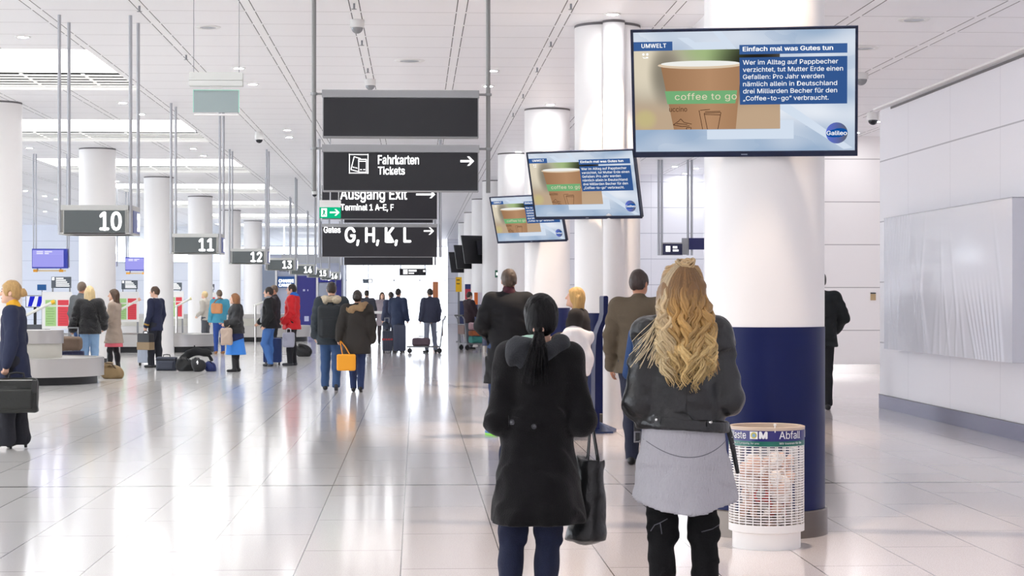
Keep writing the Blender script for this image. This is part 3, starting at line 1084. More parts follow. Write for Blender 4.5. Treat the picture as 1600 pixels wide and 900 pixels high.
# ------------------------------------------------------------------ waste bin by the nearest pillar
M_BINW = mat('bin_white_enamel', 'eceae8', 0.35)
def bin_():
    x, y = W(1197.5, 12.06)
    t = thing('waste_bin', 'white perforated metal waste bin with blue and green Abfall band, beside the navy pillar', 'waste bin', (x, y, 0))
    k = 12.06 / F
    R = 58.5 * k
    zb = lambda py: H - (py - HY) * (12.06 - 0.235) / F
    zr, zband, zg, zband0, zl0 = zb(669), zb(673.5), zb(690), zb(698), zb(823)
    # perforated basket: flat hoops and uprights
    bm = NB()
    n = 58
    def hoop(z0, z1, r0, r1):
        lathe(bm, [(r0, z0), (r1, z0), (r1, z1), (r0, z1), (r0, z0)], n)
    rows = 30
    for i in range(rows + 1):
        z = zl0 + (zband0 - zl0) * i / rows
        hoop(z - 0.0036, z + 0.0036, R - 0.003, R)
    for i in range(29):
        a = 2 * math.pi * (i + 0.5) / 29
        da = 0.0032 / R
        for (a0, a1) in ((a - da, a + da),):
            p = [(rr * math.sin(q), -rr * math.cos(q)) for q, rr in ((a0, R + 0.0005), (a1, R + 0.0005), (a1, R - 0.0035), (a0, R - 0.0035))]
            lo = [bm.verts.new((u, v, zl0)) for u, v in p]
            hi = [bm.verts.new((u, v, zband0)) for u, v in p]
            for j in range(4):
                bm.faces.new((lo[j], lo[(j + 1) % 4], hi[(j + 1) % 4], hi[j]))
    obj('basket', bm, M_BINW, t)
    bm = NB()
    lathe(bm, [(R - 0.005, zl0), (R + 0.001, zl0), (R + 0.001, zb(834)), (R - 0.022, zb(836)), (R - 0.022, 0.0), (0, 0.0), (0, 0.04), (R - 0.03, 0.04), (R - 0.03, zl0)], 64)
    obj('base', bm, M_BINW, t, True)
    bm = NB()
    lathe(bm, [(R - 0.004, zband0), (R + 0.002, zband0), (R + 0.002, zg), (R - 0.004, zg), (R - 0.004, zband0)], 64)
    g = obj('green_band', bm, mat('bin_green', '14695a', 0.3), t, True)
    bm = NB()
    lathe(bm, [(R - 0.004, zg), (R + 0.002, zg), (R + 0.002, zband), (R - 0.004, zband), (R - 0.004, zg)], 64)
    b = obj('blue_band', bm, mat('bin_blue', '26206e', 0.3), t, True)
    bm = NB()
    lathe(bm, [(R - 0.006, zband), (R + 0.004, zband), (R + 0.005, zr), (R - 0.008, zr + 0.004), (R - 0.02, zr), (R - 0.02, zband - 0.05), (R - 0.006, zband - 0.05)], 64)
    obj('rim', bm, mat('bin_rim_tan', 'c9b6a4', 0.35), t, True)
    bm = NB()
    tube(bm, [(0.01, -R + 0.0, zband - 0.01), (0.01, -R + 0.0, zr + 0.02)], 0.004, 8)
    lathe(bm, [(0, 0.012), (0.009, 0.008), (0.009, 0), (0, 0)], 12, (0.01, -R, zr + 0.016))
    obj('lid_pin', bm, M_BINW, t, True)
    # writing on the band: x is arc length from the front
    arc = lambda px: R * math.asin(max(-0.999, min(0.999, (px - 1197.5) / 58.5)))
    M_L = mat('bin_letters', 'f4f4f4', 0.4)
    base = zb(686.2)
    lettering('lettering', 'Waste', arc(1197.5 - 57.5), arc(1158), base, zb(674.8), 0, M_L, b, 0.004, wrap=R + 0.003, depth=0.001)
    lettering('lettering', 'M', arc(1176), arc(1188.5), base, zb(674.4), 0, M_L, b, 0.05, wrap=R + 0.003, depth=0.001)
    lettering('lettering', 'Abfall', arc(1206.5), arc(1242), base, zb(674.5), 0, M_L, b, 0.004, wrap=R + 0.003, depth=0.001)
    lettering('lettering', 'M', arc(1253.2), arc(1255.9), base, zb(674.4), 0, M_L, b, 0.05, wrap=R + 0.003, depth=0.001)
    lettering('lettering', 'Dispose of it properly, for you', -R * 1.35, arc(1176), zb(694.5), zb(691.8), 0, M_L, g, 0.004, wrap=R + 0.003, depth=0.001)
    lettering('lettering', 'Wir trennen für Sie', arc(1206.5), arc(1244.5), zb(694.8), zb(691.6), 0, M_L, g, 0.004, wrap=R + 0.003, depth=0.001)
    def patch(u0, u1, z0, z1, m, nm, rr, round_=False):
        bm = NB()
        if round_:
            c0, c1, rad = (u0 + u1) / 2, (z0 + z1) / 2, (u1 - u0) / 2
            uv = [(c0 + rad * math.cos(2 * math.pi * i / 20), c1 + rad * math.sin(2 * math.pi * i / 20)) for i in range(20)]
        else:
            uv = [(u0, z0), (u1, z0), (u1, z1), (u0, z1)]
        bm.faces.new([bm.verts.new((rr * math.sin(u / rr), -rr * math.cos(u / rr), z)) for u, z in uv])
        return obj(nm, bm, m, b)
    patch(arc(1163), arc(1174), base - 0.001, zb(674.8), M_L, 'logo_square', R + 0.0035)
    patch(arc(1164.2), arc(1172.8), base + 0.003, zb(676), mat('logo_yellow', 'c9bd5a', 0.4), 'logo_ring', R + 0.004, True)
    patch(arc(1166), arc(1171), base + 0.012, zb(678.4), mat('logo_blue', '7fa9c9', 0.4), 'logo_dot', R + 0.0045, True)
    # rubbish heaped inside
    bm = NB()
    ms = [mat('litter_%s' % n_, c_, 0.6) for n_, c_ in (('white_paper', 'f0e9e4'), ('pink_paper', 'e0bfb0'), ('grey_wrap', 'a59d98'), ('red_packet', 'c2302c'), ('yellow_wrap', 'd8c24a'), ('dark_wrap', '4b4340'), ('orange_wrap', 'd9813a'))]
    rr = random.Random(3)
    for i in range(105):
        z = 0.11 + 0.45 * rr.random()
        a = rr.random() * 2 * math.pi
        q = (R - 0.085) * math.sqrt(rr.random())
        if z > 0.36:
            mi = rr.choice([0, 0, 1, 1, 1, 0, 1])
        elif z > 0.22:
            mi = rr.choice([0, 1, 2, 3, 1, 0, 6, 1, 0, 4, 2])
        else:
            mi = rr.choice([0, 2, 5, 5, 1, 2, 2, 5])
        sz = 0.025 + 0.035 * rr.random()
        ret = bmesh.ops.create_icosphere(bm, subdivisions=2, radius=sz, matrix=Matrix.Translation((q * math.cos(a), q * math.sin(a), z)) @ Euler((rr.random() * 3, rr.random() * 3, 0)).to_matrix().to_4x4() @ Matrix.Diagonal((1, 0.8, 0.5 + 0.5 * rr.random(), 1)))
        for v in ret['verts']:
            v.co += Vector((rr.uniform(-1, 1), rr.uniform(-1, 1), rr.uniform(-1, 1))) * sz * 0.22
            for f in v.link_faces:
                f.material_index = mi
    o = obj('litter', bm, ms)
    o.location = (x, y, 0)
    tag(o, 'crumpled paper and wrappers heaped inside the white waste bin', 'litter', None, 'stuff')
bin_()

# ------------------------------------------------------------------ sheeted board on the side wall
def sheeted_board():
    t = thing('covered_board', 'large wall board wrapped in creased translucent white plastic sheet', 'covered board', (6.54, 0, 0))
    y0, y1, z0, z1, dep = 20.15, 25.75, 0.86, 2.62, 0.2
    obj('board', bx(NB(), (-dep / 2 + 0.01, (y0 + y1) / 2, (z0 + z1) / 2), (dep - 0.03, y1 - y0 - 0.02, z1 - z0 - 0.02)), mat('board_core', 'c9c9b8', 0.5), t)
    ny, nz = 150, 60
    rr = np.random.default_rng(5)
    Y = np.linspace(y0, y1, ny)
    Zz = np.linspace(z0, z1, nz)
    YY, ZZ = np.meshgrid(Y, Zz, indexing='ij')
    hgt = np.zeros_like(YY)
    # hanging folds: fans of creases from the upper corners and gathers along the lower edge
    for k in range(26):
        yc = rr.uniform(y0, y1)
        sl = rr.uniform(-0.5, 0.5)
        wd = rr.uniform(0.02, 0.07)
        zc = rr.uniform(z0, z0 + 1.1)
        a = rr.uniform(0.002, 0.009)
        q = (YY - yc - sl * (ZZ - zc)) / wd
        hgt += a * np.exp(-q * q) * np.exp(-((ZZ - zc) / 0.45) ** 2)
    for k in range(9):
        yc = y0 + 0.35 + 0.12 * k
        q = (YY - yc - (0.25 + 0.05 * k) * (ZZ - z0)) / 0.035
        hgt += 0.014 * np.exp(-q * q) * np.clip(1 - (ZZ - z0) / 1.0, 0, 1)
    for k in range(10):
        yc = y1 - 0.1 - 0.14 * k
        q = (YY - yc + 0.2 * (ZZ - z1)) / 0.03
        hgt += 0.007 * np.exp(-q * q) * np.clip(1 - (z1 - ZZ) / 0.8, 0, 1)
    X = -dep - hgt
    bm = NB()
    vs = [[bm.verts.new((float(X[i, j]), float(YY[i, j]), float(ZZ[i, j]))) for j in range(nz)] for i in range(ny)]
    for i in range(ny - 1):
        for j in range(nz - 1):
            bm.faces.new((vs[i][j], vs[i + 1][j], vs[i + 1][j + 1], vs[i][j + 1]))
    back = lambda v: bm.verts.new((0.0, v.co.y, v.co.z))
    loop = [vs[i][0] for i in range(ny)] + [vs[ny - 1][j] for j in range(1, nz)] + [vs[i][nz - 1] for i in range(ny - 2, -1, -1)] + [vs[0][j] for j in range(nz - 2, 0, -1)]
    bs = [back(v) for v in loop]
    for i in range(len(loop)):
        j = (i + 1) % len(loop)
        bm.faces.new((loop[i], loop[j], bs[j], bs[i]))
    obj('plastic_sheet', bm, mat('milky_plastic_sheet', 'd3d5dd', 0.22, coat=0.3), t, True)
    bm = NB()
    rim_ = 0.012
    bx(bm, (-dep * 0.5, (y0 + y1) / 2, z1 + 0.004), (dep, y1 - y0 + 0.01, 0.01))
    obj('top_batten', bm, mat('batten_grey', 'a3a4ac', 0.5), t)
sheeted_board()

# small plate on the back wall
x, y = W(1369, 39.0)
t = thing('wall_plate', 'small tan plate with dark top strip on the white back wall', 'wall plate', (x, 38.85, zat(463.5, 38.9)))
obj('plate', bx(NB(), (0, -0.01, -0.01), (0.11, 0.02, 0.13), 0.003), mat('tan_plate', 'b69c74', 0.5), t)
obj('top_strip', bx(NB(), (0, -0.012, 0.07), (0.11, 0.024, 0.025), 0.003), M_BLACK, t)

# ------------------------------------------------------------------ ceiling fittings
M_GLOW = emat('downlight_glow', (0.97, 0.98, 1.0), DOWN_E * EX)
M_TRIM = mat('downlight_trim', 'e4e4e2', 0.35)
def downlight(px, py, zc, lit, label, group, r=0.09, warm=0):
    d = F * (zc - H) / (HY - py)
    x, y = W(px, d)
    t = thing('downlight', label, 'downlight', (x, y, zc), 0, group)
    bm = NB()
    lathe(bm, [(r * 0.72, -0.012), (r, -0.014), (r * 1.12, -0.004), (r * 1.12, 0.0), (r * 0.72, 0.0), (r * 0.72, -0.012)], 24)
    obj('trim_ring', bm, M_TRIM, t, True)
    bm = NB()
    lathe(bm, [(0, -0.009), (r * 0.72, -0.009)], 24)
    obj('lens', bm, M_GLOW if lit else mat('unlit_lens', 'a9abb0', 0.2), t)
    if warm:
        la = bpy.data.lights.new('lamp', 'SPOT')
        la.energy = warm
        la.color = (1.0, 0.78, 0.58)
        la.spot_size = math.radians(75)
        la.spot_blend = 0.5
        la.shadow_soft_size = 0.05
        link(bpy.data.objects.new('lamp', la), t).location = (0, 0, -0.03)
    return t
ZU = ZC
LG = 'lit round downlights in the panelled ceiling'
LGL = 'lit round downlight recessed in the white panelled ceiling'
for px, py in ((36, 57), (192, 160), (373, 106), (395, 131), (449, 203), (452, 214), (770, 110), (763, 134), (810, 237), (46, 231), (220, 178), (40, 298), (70, 306), (88, 311), (70, 330), (92, 336), (182, 283), (302, 232), (318, 243), (1070, 271), (1088, 263), (1045, 282), (1024, 291)):
    downlight(px, py, ZU, True, LGL, LG)
downlight(957, 21.5, ZU, True, 'lit downlight in front of the pillar with the riser pipe', None, 0.09, 260)
downlight(860, 163, ZU, True, 'lit downlight in front of the third pillar, behind the television row', None, 0.09, 200)
downlight(1196, -365, ZU, True, 'lit downlight over the large television, above the frame', None, 0.09, 130)
for px, py, lab in ((1349, 176, 'lit downlight near the dark dome camera, over the aisle behind the wall corner'), (1338, 207, 'lit downlight farther back over the aisle, beside the large television')):
    downlight(px, py, ZU, True, lab, None)
for gx, gy in ((8.6, 30.5), (8.6, 35.5), (10.5, 33), (6.5, 43.5), (6.5, 48.0), (5.0, 41.0)):  # unseen downlights added to brighten the walls round the aisle
    t = thing('downlight', 'added round downlight brightening the side aisle, hidden from view', 'downlight', (gx, gy, ZU), 0, 'added downlights over the side aisle')
    obj('trim_ring', lathe(NB(), [(0.065, -0.012), (0.09, -0.014), (0.10, -0.004), (0.10, 0.0), (0.065, 0.0), (0.065, -0.012)], 24), M_TRIM, t, True)
    obj('lens', lathe(NB(), [(0, -0.009), (0.065, -0.009)], 24), M_GLOW, t)
# unseen downlights added over and behind the camera to brighten the near hall
NG = 'added downlights above and behind the viewpoint'
for gx in (-2.51, -0.09, 4.75):
    for gy in (-11, -7, -3, 1, 5, 9, 13, 17):
        if gx > 3 and gy > 10:
            continue
        zz = ZS if gx > 3.4 else ZU
        t = thing('downlight', 'added round downlight overhead, outside the view, brightening the near hall', 'downlight', (gx, gy, zz), 0, NG)
        obj('trim_ring', lathe(NB(), [(0.065, -0.012), (0.09, -0.014), (0.10, -0.004), (0.10, 0.0), (0.065, 0.0), (0.065, -0.012)], 24), M_TRIM, t, True)
        obj('lens', lathe(NB(), [(0, -0.009), (0.065, -0.009)], 24), M_GLOW, t)
UG = 'unlit round ceiling fittings'
downlight(640, 94.5, ZU, False, 'unlit white ceiling fitting above the empty dark sign', None, 0.19)
downlight(325, 42, ZU, False, 'unlit ceiling fitting between the two wires of the emergency lamp', None, 0.14)
downlight(1428, 30, ZS, False, 'unlit ceiling fitting over the aisle by the wall, nearer of two', None, 0.14)
downlight(1351, 74.5, ZS, False, 'unlit ceiling fitting at the edge of the large television', None, 0.14)

def dome_camera(px, py, zc, label, drop=0.14, dark=True):
    d = F * (zc - H) / (HY - py)
    x, y = W(px, d)
    t = thing('dome_camera', label, 'security camera', (x, y, zc))
    bm = NB()
    lathe(bm, [(0, 0), (0.085, 0), (0.085, -drop * 0.72), (0.078, -drop * 0.78), (0, -drop * 0.78)], 28)
    obj('housing', bm, M_TRIM, t, True)
    bm = NB()
    lathe(bm, [(0.07, -drop * 0.78)] + [(0.07 * math.cos(a), -drop * 0.78 - 0.07 * math.sin(a)) for a in [math.pi / 2 * i / 8 for i in range(1, 8)]] + [(0, -drop * 0.78 - 0.07)], 28)
    obj('dome', bm, mat('camera_dome_dark', '26282c', 0.08) if dark else mat('camera_dome_grey', '8d8f92', 0.1), t, True)
dome_camera(558, 31, ZC, 'white dome camera on the ceiling strip, nearest above the dark signs', 0.12, False)
dome_camera(578.5, 124, ZC, 'white dome camera just above the top sign case', 0.12, False)
dome_camera(405, 206, ZC, 'dark dome camera hanging under the ceiling beside the sign poles', 0.2)
dome_camera(1345.5, 114, ZS, 'dome camera at the edge of the large television', 0.1, False)
dome_camera(1364, 176, ZS, 'dark dome camera at the corner where the wall ends', 0.14)
dome_camera(491.5, 296, ZC, 'small dark dome camera by the foot of the sign pole', 0.2)

def sprinkler(k, y, zc=ZC):
    t = thing('sprinkler', 'small metal sprinkler head on a ceiling strip', 'sprinkler', (0.52 + 1.21 * k, y, zc), 0, 'sprinkler heads along the ceiling strips')
    bm = NB()
    tube(bm, [(0, 0, 0), (0, 0, -0.06)], 0.012, 8)
    lathe(bm, [(0, -0.06), (0.03, -0.062), (0.03, -0.066), (0, -0.068)], 12)
    obj('head', bm, M_STEELDK, t)
for k, y in ((-1, 21.5), (-1, 24.6), (-1, 27.6), (1, 21.4), (1, 24.6), (1, 27.4), (1, 31.0), (1, 34.2), (-3, 21.8), (-3, 26.2), (-4, 38.0)):
    sprinkler(k, y)
sprinkler(5, 20.6, ZS)
sprinkler(5, 25.2, ZS)

# ------------------------------------------------------------------ slanted navy information stele with its foot plate
x, y = W(925, 22.2)
t = thing('information_stele', 'slim curved navy information stele on a flat navy foot plate, before the riser pipe', 'stele', (x, y, 0))
s = 22.2 / F
X = lambda px: (px - 925) * s
Z = lambda py: zat(py, 22.2)
bm = NB()
cl = [(943, 464), (943, 490), (941, 500), (936, 511), (932.5, 522), (931, 540), (930, 580), (929.5, 668)]
w = 3.6
poly = [(X(a - w), Z(b_)) for a, b_ in cl] + [(X(a + w), Z(b_)) for a, b_ in reversed(cl)]
poly = [(X(943 - 2), Z(462.3))] + poly[0:] + [(X(943 + 2), Z(462.3))]
prism(bm, poly, -0.28, 0.22)
obj('blade', bm, M_NAVY, t)
bm = NB()
pl = [W(884, 21.9), W(958, 22.0), W(963, 22.35), W(935, 22.6), W(884, 22.6)]
lo = [bm.verts.new((a - x, b_ - y, 0.0)) for a, b_ in pl]
hi = [bm.verts.new((a - x, b_ - y, zz)) for (a, b_), zz in zip(pl, (0.02, 0.02, 0.03, 0.1, 0.1))]
n = len(pl)
bm.faces.new(hi)
bm.faces.new(lo[::-1])
for i in range(n):
    bm.faces.new((lo[i], lo[(i + 1) % n], hi[(i + 1) % n], hi[i]))
obj('foot_plate', bm, mat('foot_plate_blue', '1f3560', 0.35), t)

# ------------------------------------------------------------------ baggage belts
M_BELT = mat('belt_rubber', '5d5c5a', 0.6)
M_BTOP = mat('belt_steel_top', 'c9c7c4', 0.35, 0.6)
M_BSK = mat('belt_steel_skirt', 'c6c3c0', 0.35, 0.75)
M_PLB = mat('belt_plinth_black', '17181c', 0.4)
M_CREAM = mat('belt_cream_panel', 'dedbd0', 0.5)
def stadium(hl, r, n=28):
    """Outline of a long oval: half length hl of the straight, end radius r."""
    p = []
    for i in range(n + 1):
        a = -math.pi / 2 + math.pi * i / n
        p.append((hl + r * math.cos(a), r * math.sin(a)))
    for i in range(n + 1):
        a = math.pi / 2 + math.pi * i / n
        p.append((-hl + r * math.cos(a), r * math.sin(a)))
    return p
def ring_wall(bm, out, z0, z1, inner=None, mi=0):
    n = len(out)
    a = [bm.verts.new((x, y, z0)) for x, y in out]
    b = [bm.verts.new((x, y, z1)) for x, y in out]
    for i in range(n):
        bm.faces.new((a[i], a[(i + 1) % n], b[(i + 1) % n], b[i])).material_index = mi
    if inner is None:
        bm.faces.new(b).material_index = mi
    else:
        c = [bm.verts.new((x, y, z1)) for x, y in inner]
        for i in range(n):
            bm.faces.new((b[i], b[(i + 1) % n], c[(i + 1) % n], c[i])).material_index = mi
def carousel(label, xr, yf, length, r, hgt, plinth, island, group='baggage belts'):
    """xr: x of the rounded right end; yf: y of the near side."""
    hl = length / 2
    t = thing('baggage_carousel', label, 'baggage carousel', (xr - r - hl, yf + r, 0), 0, group)
    bm = NB()
    ring_wall(bm, stadium(hl, r), plinth, hgt - 0.03, stadium(hl, r - 0.02))
    ring_wall(bm, stadium(hl, r - 0.02), hgt - 0.03, hgt, stadium(hl, r - 0.14))
    obj('steel_skirt', bm, M_BSK, t, True)
    bm = NB()
    ring_wall(bm, stadium(hl, r - 0.12), 0.0, plinth + 0.02, None)
    obj('plinth', bm, M_PLB, t, True)
    bm = NB()
    ring_wall(bm, stadium(hl, r - 0.14), hgt - 0.04, hgt - 0.008, stadium(hl, r - 0.75))
    obj('belt', bm, M_BTOP, t)
    if island:
        bm = NB()
        ring_wall(bm, stadium(hl, r - 0.75), hgt - 0.03, island[0], stadium(hl, max(0.05, r - 0.80)))
        obj('island', bm, M_CREAM, t, True)
        bm = NB()
        ring_wall(bm, stadium(hl, max(0.05, r - 0.72)), island[0], island[1], None)
        obj('island_rail', bm, M_BSK, t, True)
    return t
x, y = W(149, 34.0)
carousel('nearest steel baggage carousel with black plinth, beside the woman with the briefcase', x, 33.05 + 0.9, 9.0, 1.25, 0.47, 0.14, (0.72, 0.96))
x, y = W(340, 54.5)
carousel('steel baggage carousel with black plinth behind the black bags on the floor', x, 54.0, 5.0, 1.3, 0.5, 0.16, None)
x, y = W(482, 66)
carousel('far baggage carousel behind the man in the red jacket', x, 66.5, 5.0, 1.3, 0.55, 0.16, (0.8, 0.95))

# barrier arms slanting up beside the belts
def barrier(px, d, y_post0, y_post1, px_tip, y_tip, label, tipcol):
    x, y = W(px, d)
    t = thing('barrier_arm', label, 'barrier arm', (x, y, 0), 0, 'barrier arms by the belts')
    zt = zat(y_post0, d)
    obj('post', tube(NB(), [(0, 0, 0), (0, 0, zt)], 0.035, 10), M_STEEL, t)
    xe = (px_tip - px) * d / F
    ze = zat(y_tip, d)
    obj('arm', tube(NB(), [(-0.05, 0, zt - 0.05), (xe * 0.92, 0, zt + (ze - zt) * 0.92)], 0.032, 10), mat('arm_pale', 'd8d8d0', 0.35), t)
    obj('tip', tube(NB(), [(xe * 0.9, 0.0, zt + (ze - zt) * 0.9), (xe, 0, ze)], 0.045, 10), mat(tipcol[0], tipcol[1], 0.4), t)
barrier(36, 39.5, 493, 0, 85, 471, 'pale barrier arm with yellow tip behind the woman with the briefcase', ('tip_yellow', 'e8b62a'))
barrier(186, 52.0, 484, 0, 219, 467, 'pale barrier arm in front of the second customs board', ('tip_pink', 'd9a58a'))
barrier(276, 57.5, 477, 0, 299, 466, 'pale barrier arm on a steel post before the third customs board', ('tip_pale', 'd8cfa0'))
barrier(399, 66, 476, 0, 424, 466, 'thin far barrier arm between two white pillars', ('tip_grey', '9a9a98'))

# customs notice boards: green and red panels in white frames, dark header above
M_RED = mat('customs_red', 'e04450', 0.4)
M_GRN = mat('customs_green', 'a9d08a', 0.4)
def customs_board(label, px0, px1, y0, y1, d, head, split=0.5, green=True):
    pc = (px0 + px1) / 2
    x, y = W(pc, d)
    s = d / F
    t = thing('customs_board', label, 'notice board', (x, y, 0), 0, 'customs notice boards')
    X = lambda px: (px - pc) * s
    Z = lambda py: zat(py, d)
    obj('board', bx(NB(), (0, 0, (Z(y0) + Z(y1)) / 2), ((px1 - px0) * s, 0.06, Z(y0) - Z(y1)), 0.01), M_WHITE, t)
    for px in (px0 + 2, px1 - 2):
        obj('leg', bx(NB(), (X(px), 0, Z(y1) / 2), (0.05, 0.05, Z(y1))), M_STEELDK, t)
    w, h = px1 - px0, y1 - y0
    top, hd = y0 + h * 0.22, y0 + h * 0.36
    for nm, a, b_, m in (('green_panel', 0.12, 0.48, M_GRN), ('red_panel', 0.54, 0.90, M_RED)):
        if nm == 'green_panel' and not green:
            continue
        p = obj(nm, bx(NB(), (X(px0 + w * (a + b_) / 2), -0.034, (Z(hd + h * 0.04) + Z(y1 - h * 0.08)) / 2), (w * (b_ - a) * s, 0.012, Z(hd + h * 0.04) - Z(y1 - h * 0.08))), m, t)
        bm = bx(NB(), (X(px0 + w * (a + b_) / 2), -0.034, (Z(top) + Z(hd)) / 2), (w * (b_ - a) * s, 0.012, Z(top) - Z(hd)))
        obj('header_strip', bm, m, p)
        bm = NB()
        for q in range(7):
            zz = Z(hd + h * (0.10 + 0.066 * q))
            bx(bm, (X(px0 + w * (a + b_) / 2) - 0.01, -0.042, zz), (w * (b_ - a) * s * (0.8 if q % 3 else 0.55), 0.003, 0.012))
        obj('text_lines', bm, mat('customs_text_g', '86ac68', 0.5) if nm[0] == 'g' else mat('customs_text_r', 'c83a46', 0.5), p)
    # dark header sign on two rods
    h0, h1, hx0, hx1 = head
    for px in (hx0 + 2, hx1 - 2):
        obj('rod', bx(NB(), (X(px), 0.0, (Z(h1) + Z(y0)) / 2), (0.03, 0.03, Z(h1) - Z(y0) + 0.02)), M_STEELDK, t)
    hp = obj('header_sign', bx(NB(), (X((hx0 + hx1) / 2), 0, (Z(h0) + Z(h1)) / 2), ((hx1 - hx0) * s, 0.05, Z(h0) - Z(h1)), 0.004), mat('header_grey', '596069', 0.4), t)
    bm = NB()
    wd = hx1 - hx0
    bx(bm, (X(hx0 + wd * 0.10), -0.027, Z(h0 + (h1 - h0) * 0.18)), (wd * 0.12 * s, 0.003, (h1 - h0) * 0.25 * s))
    for q, (a, b_) in enumerate(((0.24, 0.62), (0.24, 0.74), (0.24, 0.8), (0.24, 0.9), (0.24, 0.92))):
        zz = Z(h0 + (h1 - h0) * (0.13 + 0.17 * q))
        bx(bm, ((X(hx0 + wd * a) + X(hx0 + wd * b_)) / 2, -0.027, zz), ((b_ - a) * wd * s, 0.003, (h1 - h0) * 0.085 * s))
    obj('header_text', bm, M_LET, hp)
    return t
customs_board('white customs board with green and red panels, nearest, behind the blonde woman in black', 66, 112, 456, 514, 44.0, (432.5, 450, 80.5, 111))
customs_board('white customs board with green and red panels behind the woman in the pink dress', 180, 217, 456, 503, 57.5, (438, 452, 190, 215))
customs_board('white customs board with green and red panels behind the man in the navy uniform', 261, 287, 455, 498, 62.0, (441.5, 453.5, 264.5, 284))
customs_board('farthest customs board, only its red panel showing beside a pillar', 317, 338, 457, 491, 74.0, (444, 453, 324.5, 335), 0.5, False)

# hung flight information monitors
M_VIO = emat('monitor_violet', 'a8a6f4', 1.0)
def monitor(label, px0, px1, y0, y1, d, ymount=None):
    pc = (px0 + px1) / 2
    x, y = W(pc, d)
    s = d / F
    t = thing('information_monitor', label, 'monitor', (x, y, 0), 0, 'violet information monitors')
    X = lambda px: (px - pc) * s
    Z = lambda py: zat(py, d)
    zc = (Z(y0) + Z(y1)) / 2
    for px in (px0 - 1, px0 + 3, px1 + 1, px1 + 4):
        obj('pole', tube(NB(), [(X(px), 0.12, Z(y1)), (X(px), 0.12, ZC)], 0.018, 8), M_PALEPOLE, t)
    obj('housing', bx(NB(), (0.01, 0.06, zc), ((px1 - px0) * s + 0.06, 0.2, Z(y0) - Z(y1) + 0.04), 0.01), mat('monitor_blue_case', '2b3aa8', 0.35), t)
    p = obj('screen', bx(NB(), (-0.02, -0.045, zc), ((px1 - px0) * s - 0.03, 0.01, Z(y0) - Z(y1) - 0.02)), M_VIO, t)
    bm = NB()
    for q in range(6):
        bx(bm, (-0.02, -0.052, Z(y0 + (y1 - y0) * (0.36 + 0.11 * q))), ((px1 - px0) * s - 0.08, 0.003, 0.012))
    obj('rows', bm, emat('monitor_rows', '9a98ea', 1.0), p)
    bm = NB()
    for a, b_, v in ((0.12, 0.32, 0.12), (0.37, 0.6, 0.12), (0.12, 0.32, 0.22), (0.37, 0.5, 0.22)):
        bx(bm, ((a + b_ - 1) / 2 * (px1 - px0) * s, -0.052, Z(y0 + (y1 - y0) * v)), ((b_ - a) * (px1 - px0) * s, 0.003, 0.03))
    obj('headline', bm, emat('monitor_headline', 'e8e6ff', 1.0), p)
    bm = NB()
    zz = Z(y1 + 5)
    bx(bm, (0, 0.06, zz), ((px1 - px0) * s, 0.03, 0.035))
    obj('strip', bm, mat('strip_pale_orange', 'ecd2a0', 0.4), t)
    for px in (px0 + 3, px1 - 7):
        obj('orange_block', bx(NB(), (X(px), 0.04, zz), (6 * s, 0.06, 0.06)), mat('strip_orange', 'eda62a', 0.4), t)
    bm = NB()
    for px in (px0 + 6, px1 - 8):
        bx(bm, (X(px), 0.06, (Z(y1) + zz) / 2), (0.03, 0.03, abs(Z(y1) - zz) + 0.03))
    obj('strip_hanger', bm, M_STEELDK, t)
monitor('violet information monitor hung on poles left of belt sign 10, nearest'.replace('left of', 'beside'), 52, 102, 390, 418, 44.0)
monitor('violet information monitor half hidden by the pillar below belt sign 10', 150, 178, 398, 416, 56.0)
monitor('violet information monitor between the two pillars below belt sign 11', 197, 232, 403, 422, 60.0)

# check-in style desk with a tilted screen
x, y = W(52, 45.5)
t = thing('service_desk', 'grey service desk with a blue and white screen, behind the barrier arm', 'desk', (x, y, 0))
s = 45.5 / F
Z = lambda py: zat(py, 45.5)
obj('counter', bx(NB(), (0, 0, 0.45), (0.7, 0.5, 0.9), 0.01), mat('desk_grey', '53565c', 0.5), t)
obj('stand', bx(NB(), (0.02, 0.12, (0.9 + Z(480)) / 2), (0.06, 0.06, Z(476) - 0.88)), M_BLACK, t)
p = obj('screen', bx(NB(), (0.02, 0.05, Z(471)), (27 * s, 0.05, 19 * s), 0.005), M_BLACK, t)
bm = NB()
bx(bm, (0.02, 0.02, Z(471)), (25 * s, 0.006, 17 * s))
obj('picture', bm, emat('desk_screen_white', 'eef0ff', 1.0), p)
bm = NB()
for q in (0, 1):
    xx = -0.13 + 0.2 * q
    prism(bm, [(xx, Z(479)), (xx + 0.09, Z(479)), (xx + 0.17, Z(463)), (xx + 0.05, Z(463))], 0.012, 0.016)
obj('blue_stripes', bm, emat('desk_screen_blue', '2a30c8', 1.0), p)
obj('blue_card', bx(NB(), (0.18, 0.1, Z(449)), (14 * s, 0.02, 9 * s)), mat('card_blue', '1f5f9f', 0.4), t)
obj('card_rod', bx(NB(), (0.18, 0.13, (0.9 + Z(449)) / 2), (0.02, 0.02, Z(449) - 0.9)), M_STEELDK, t)

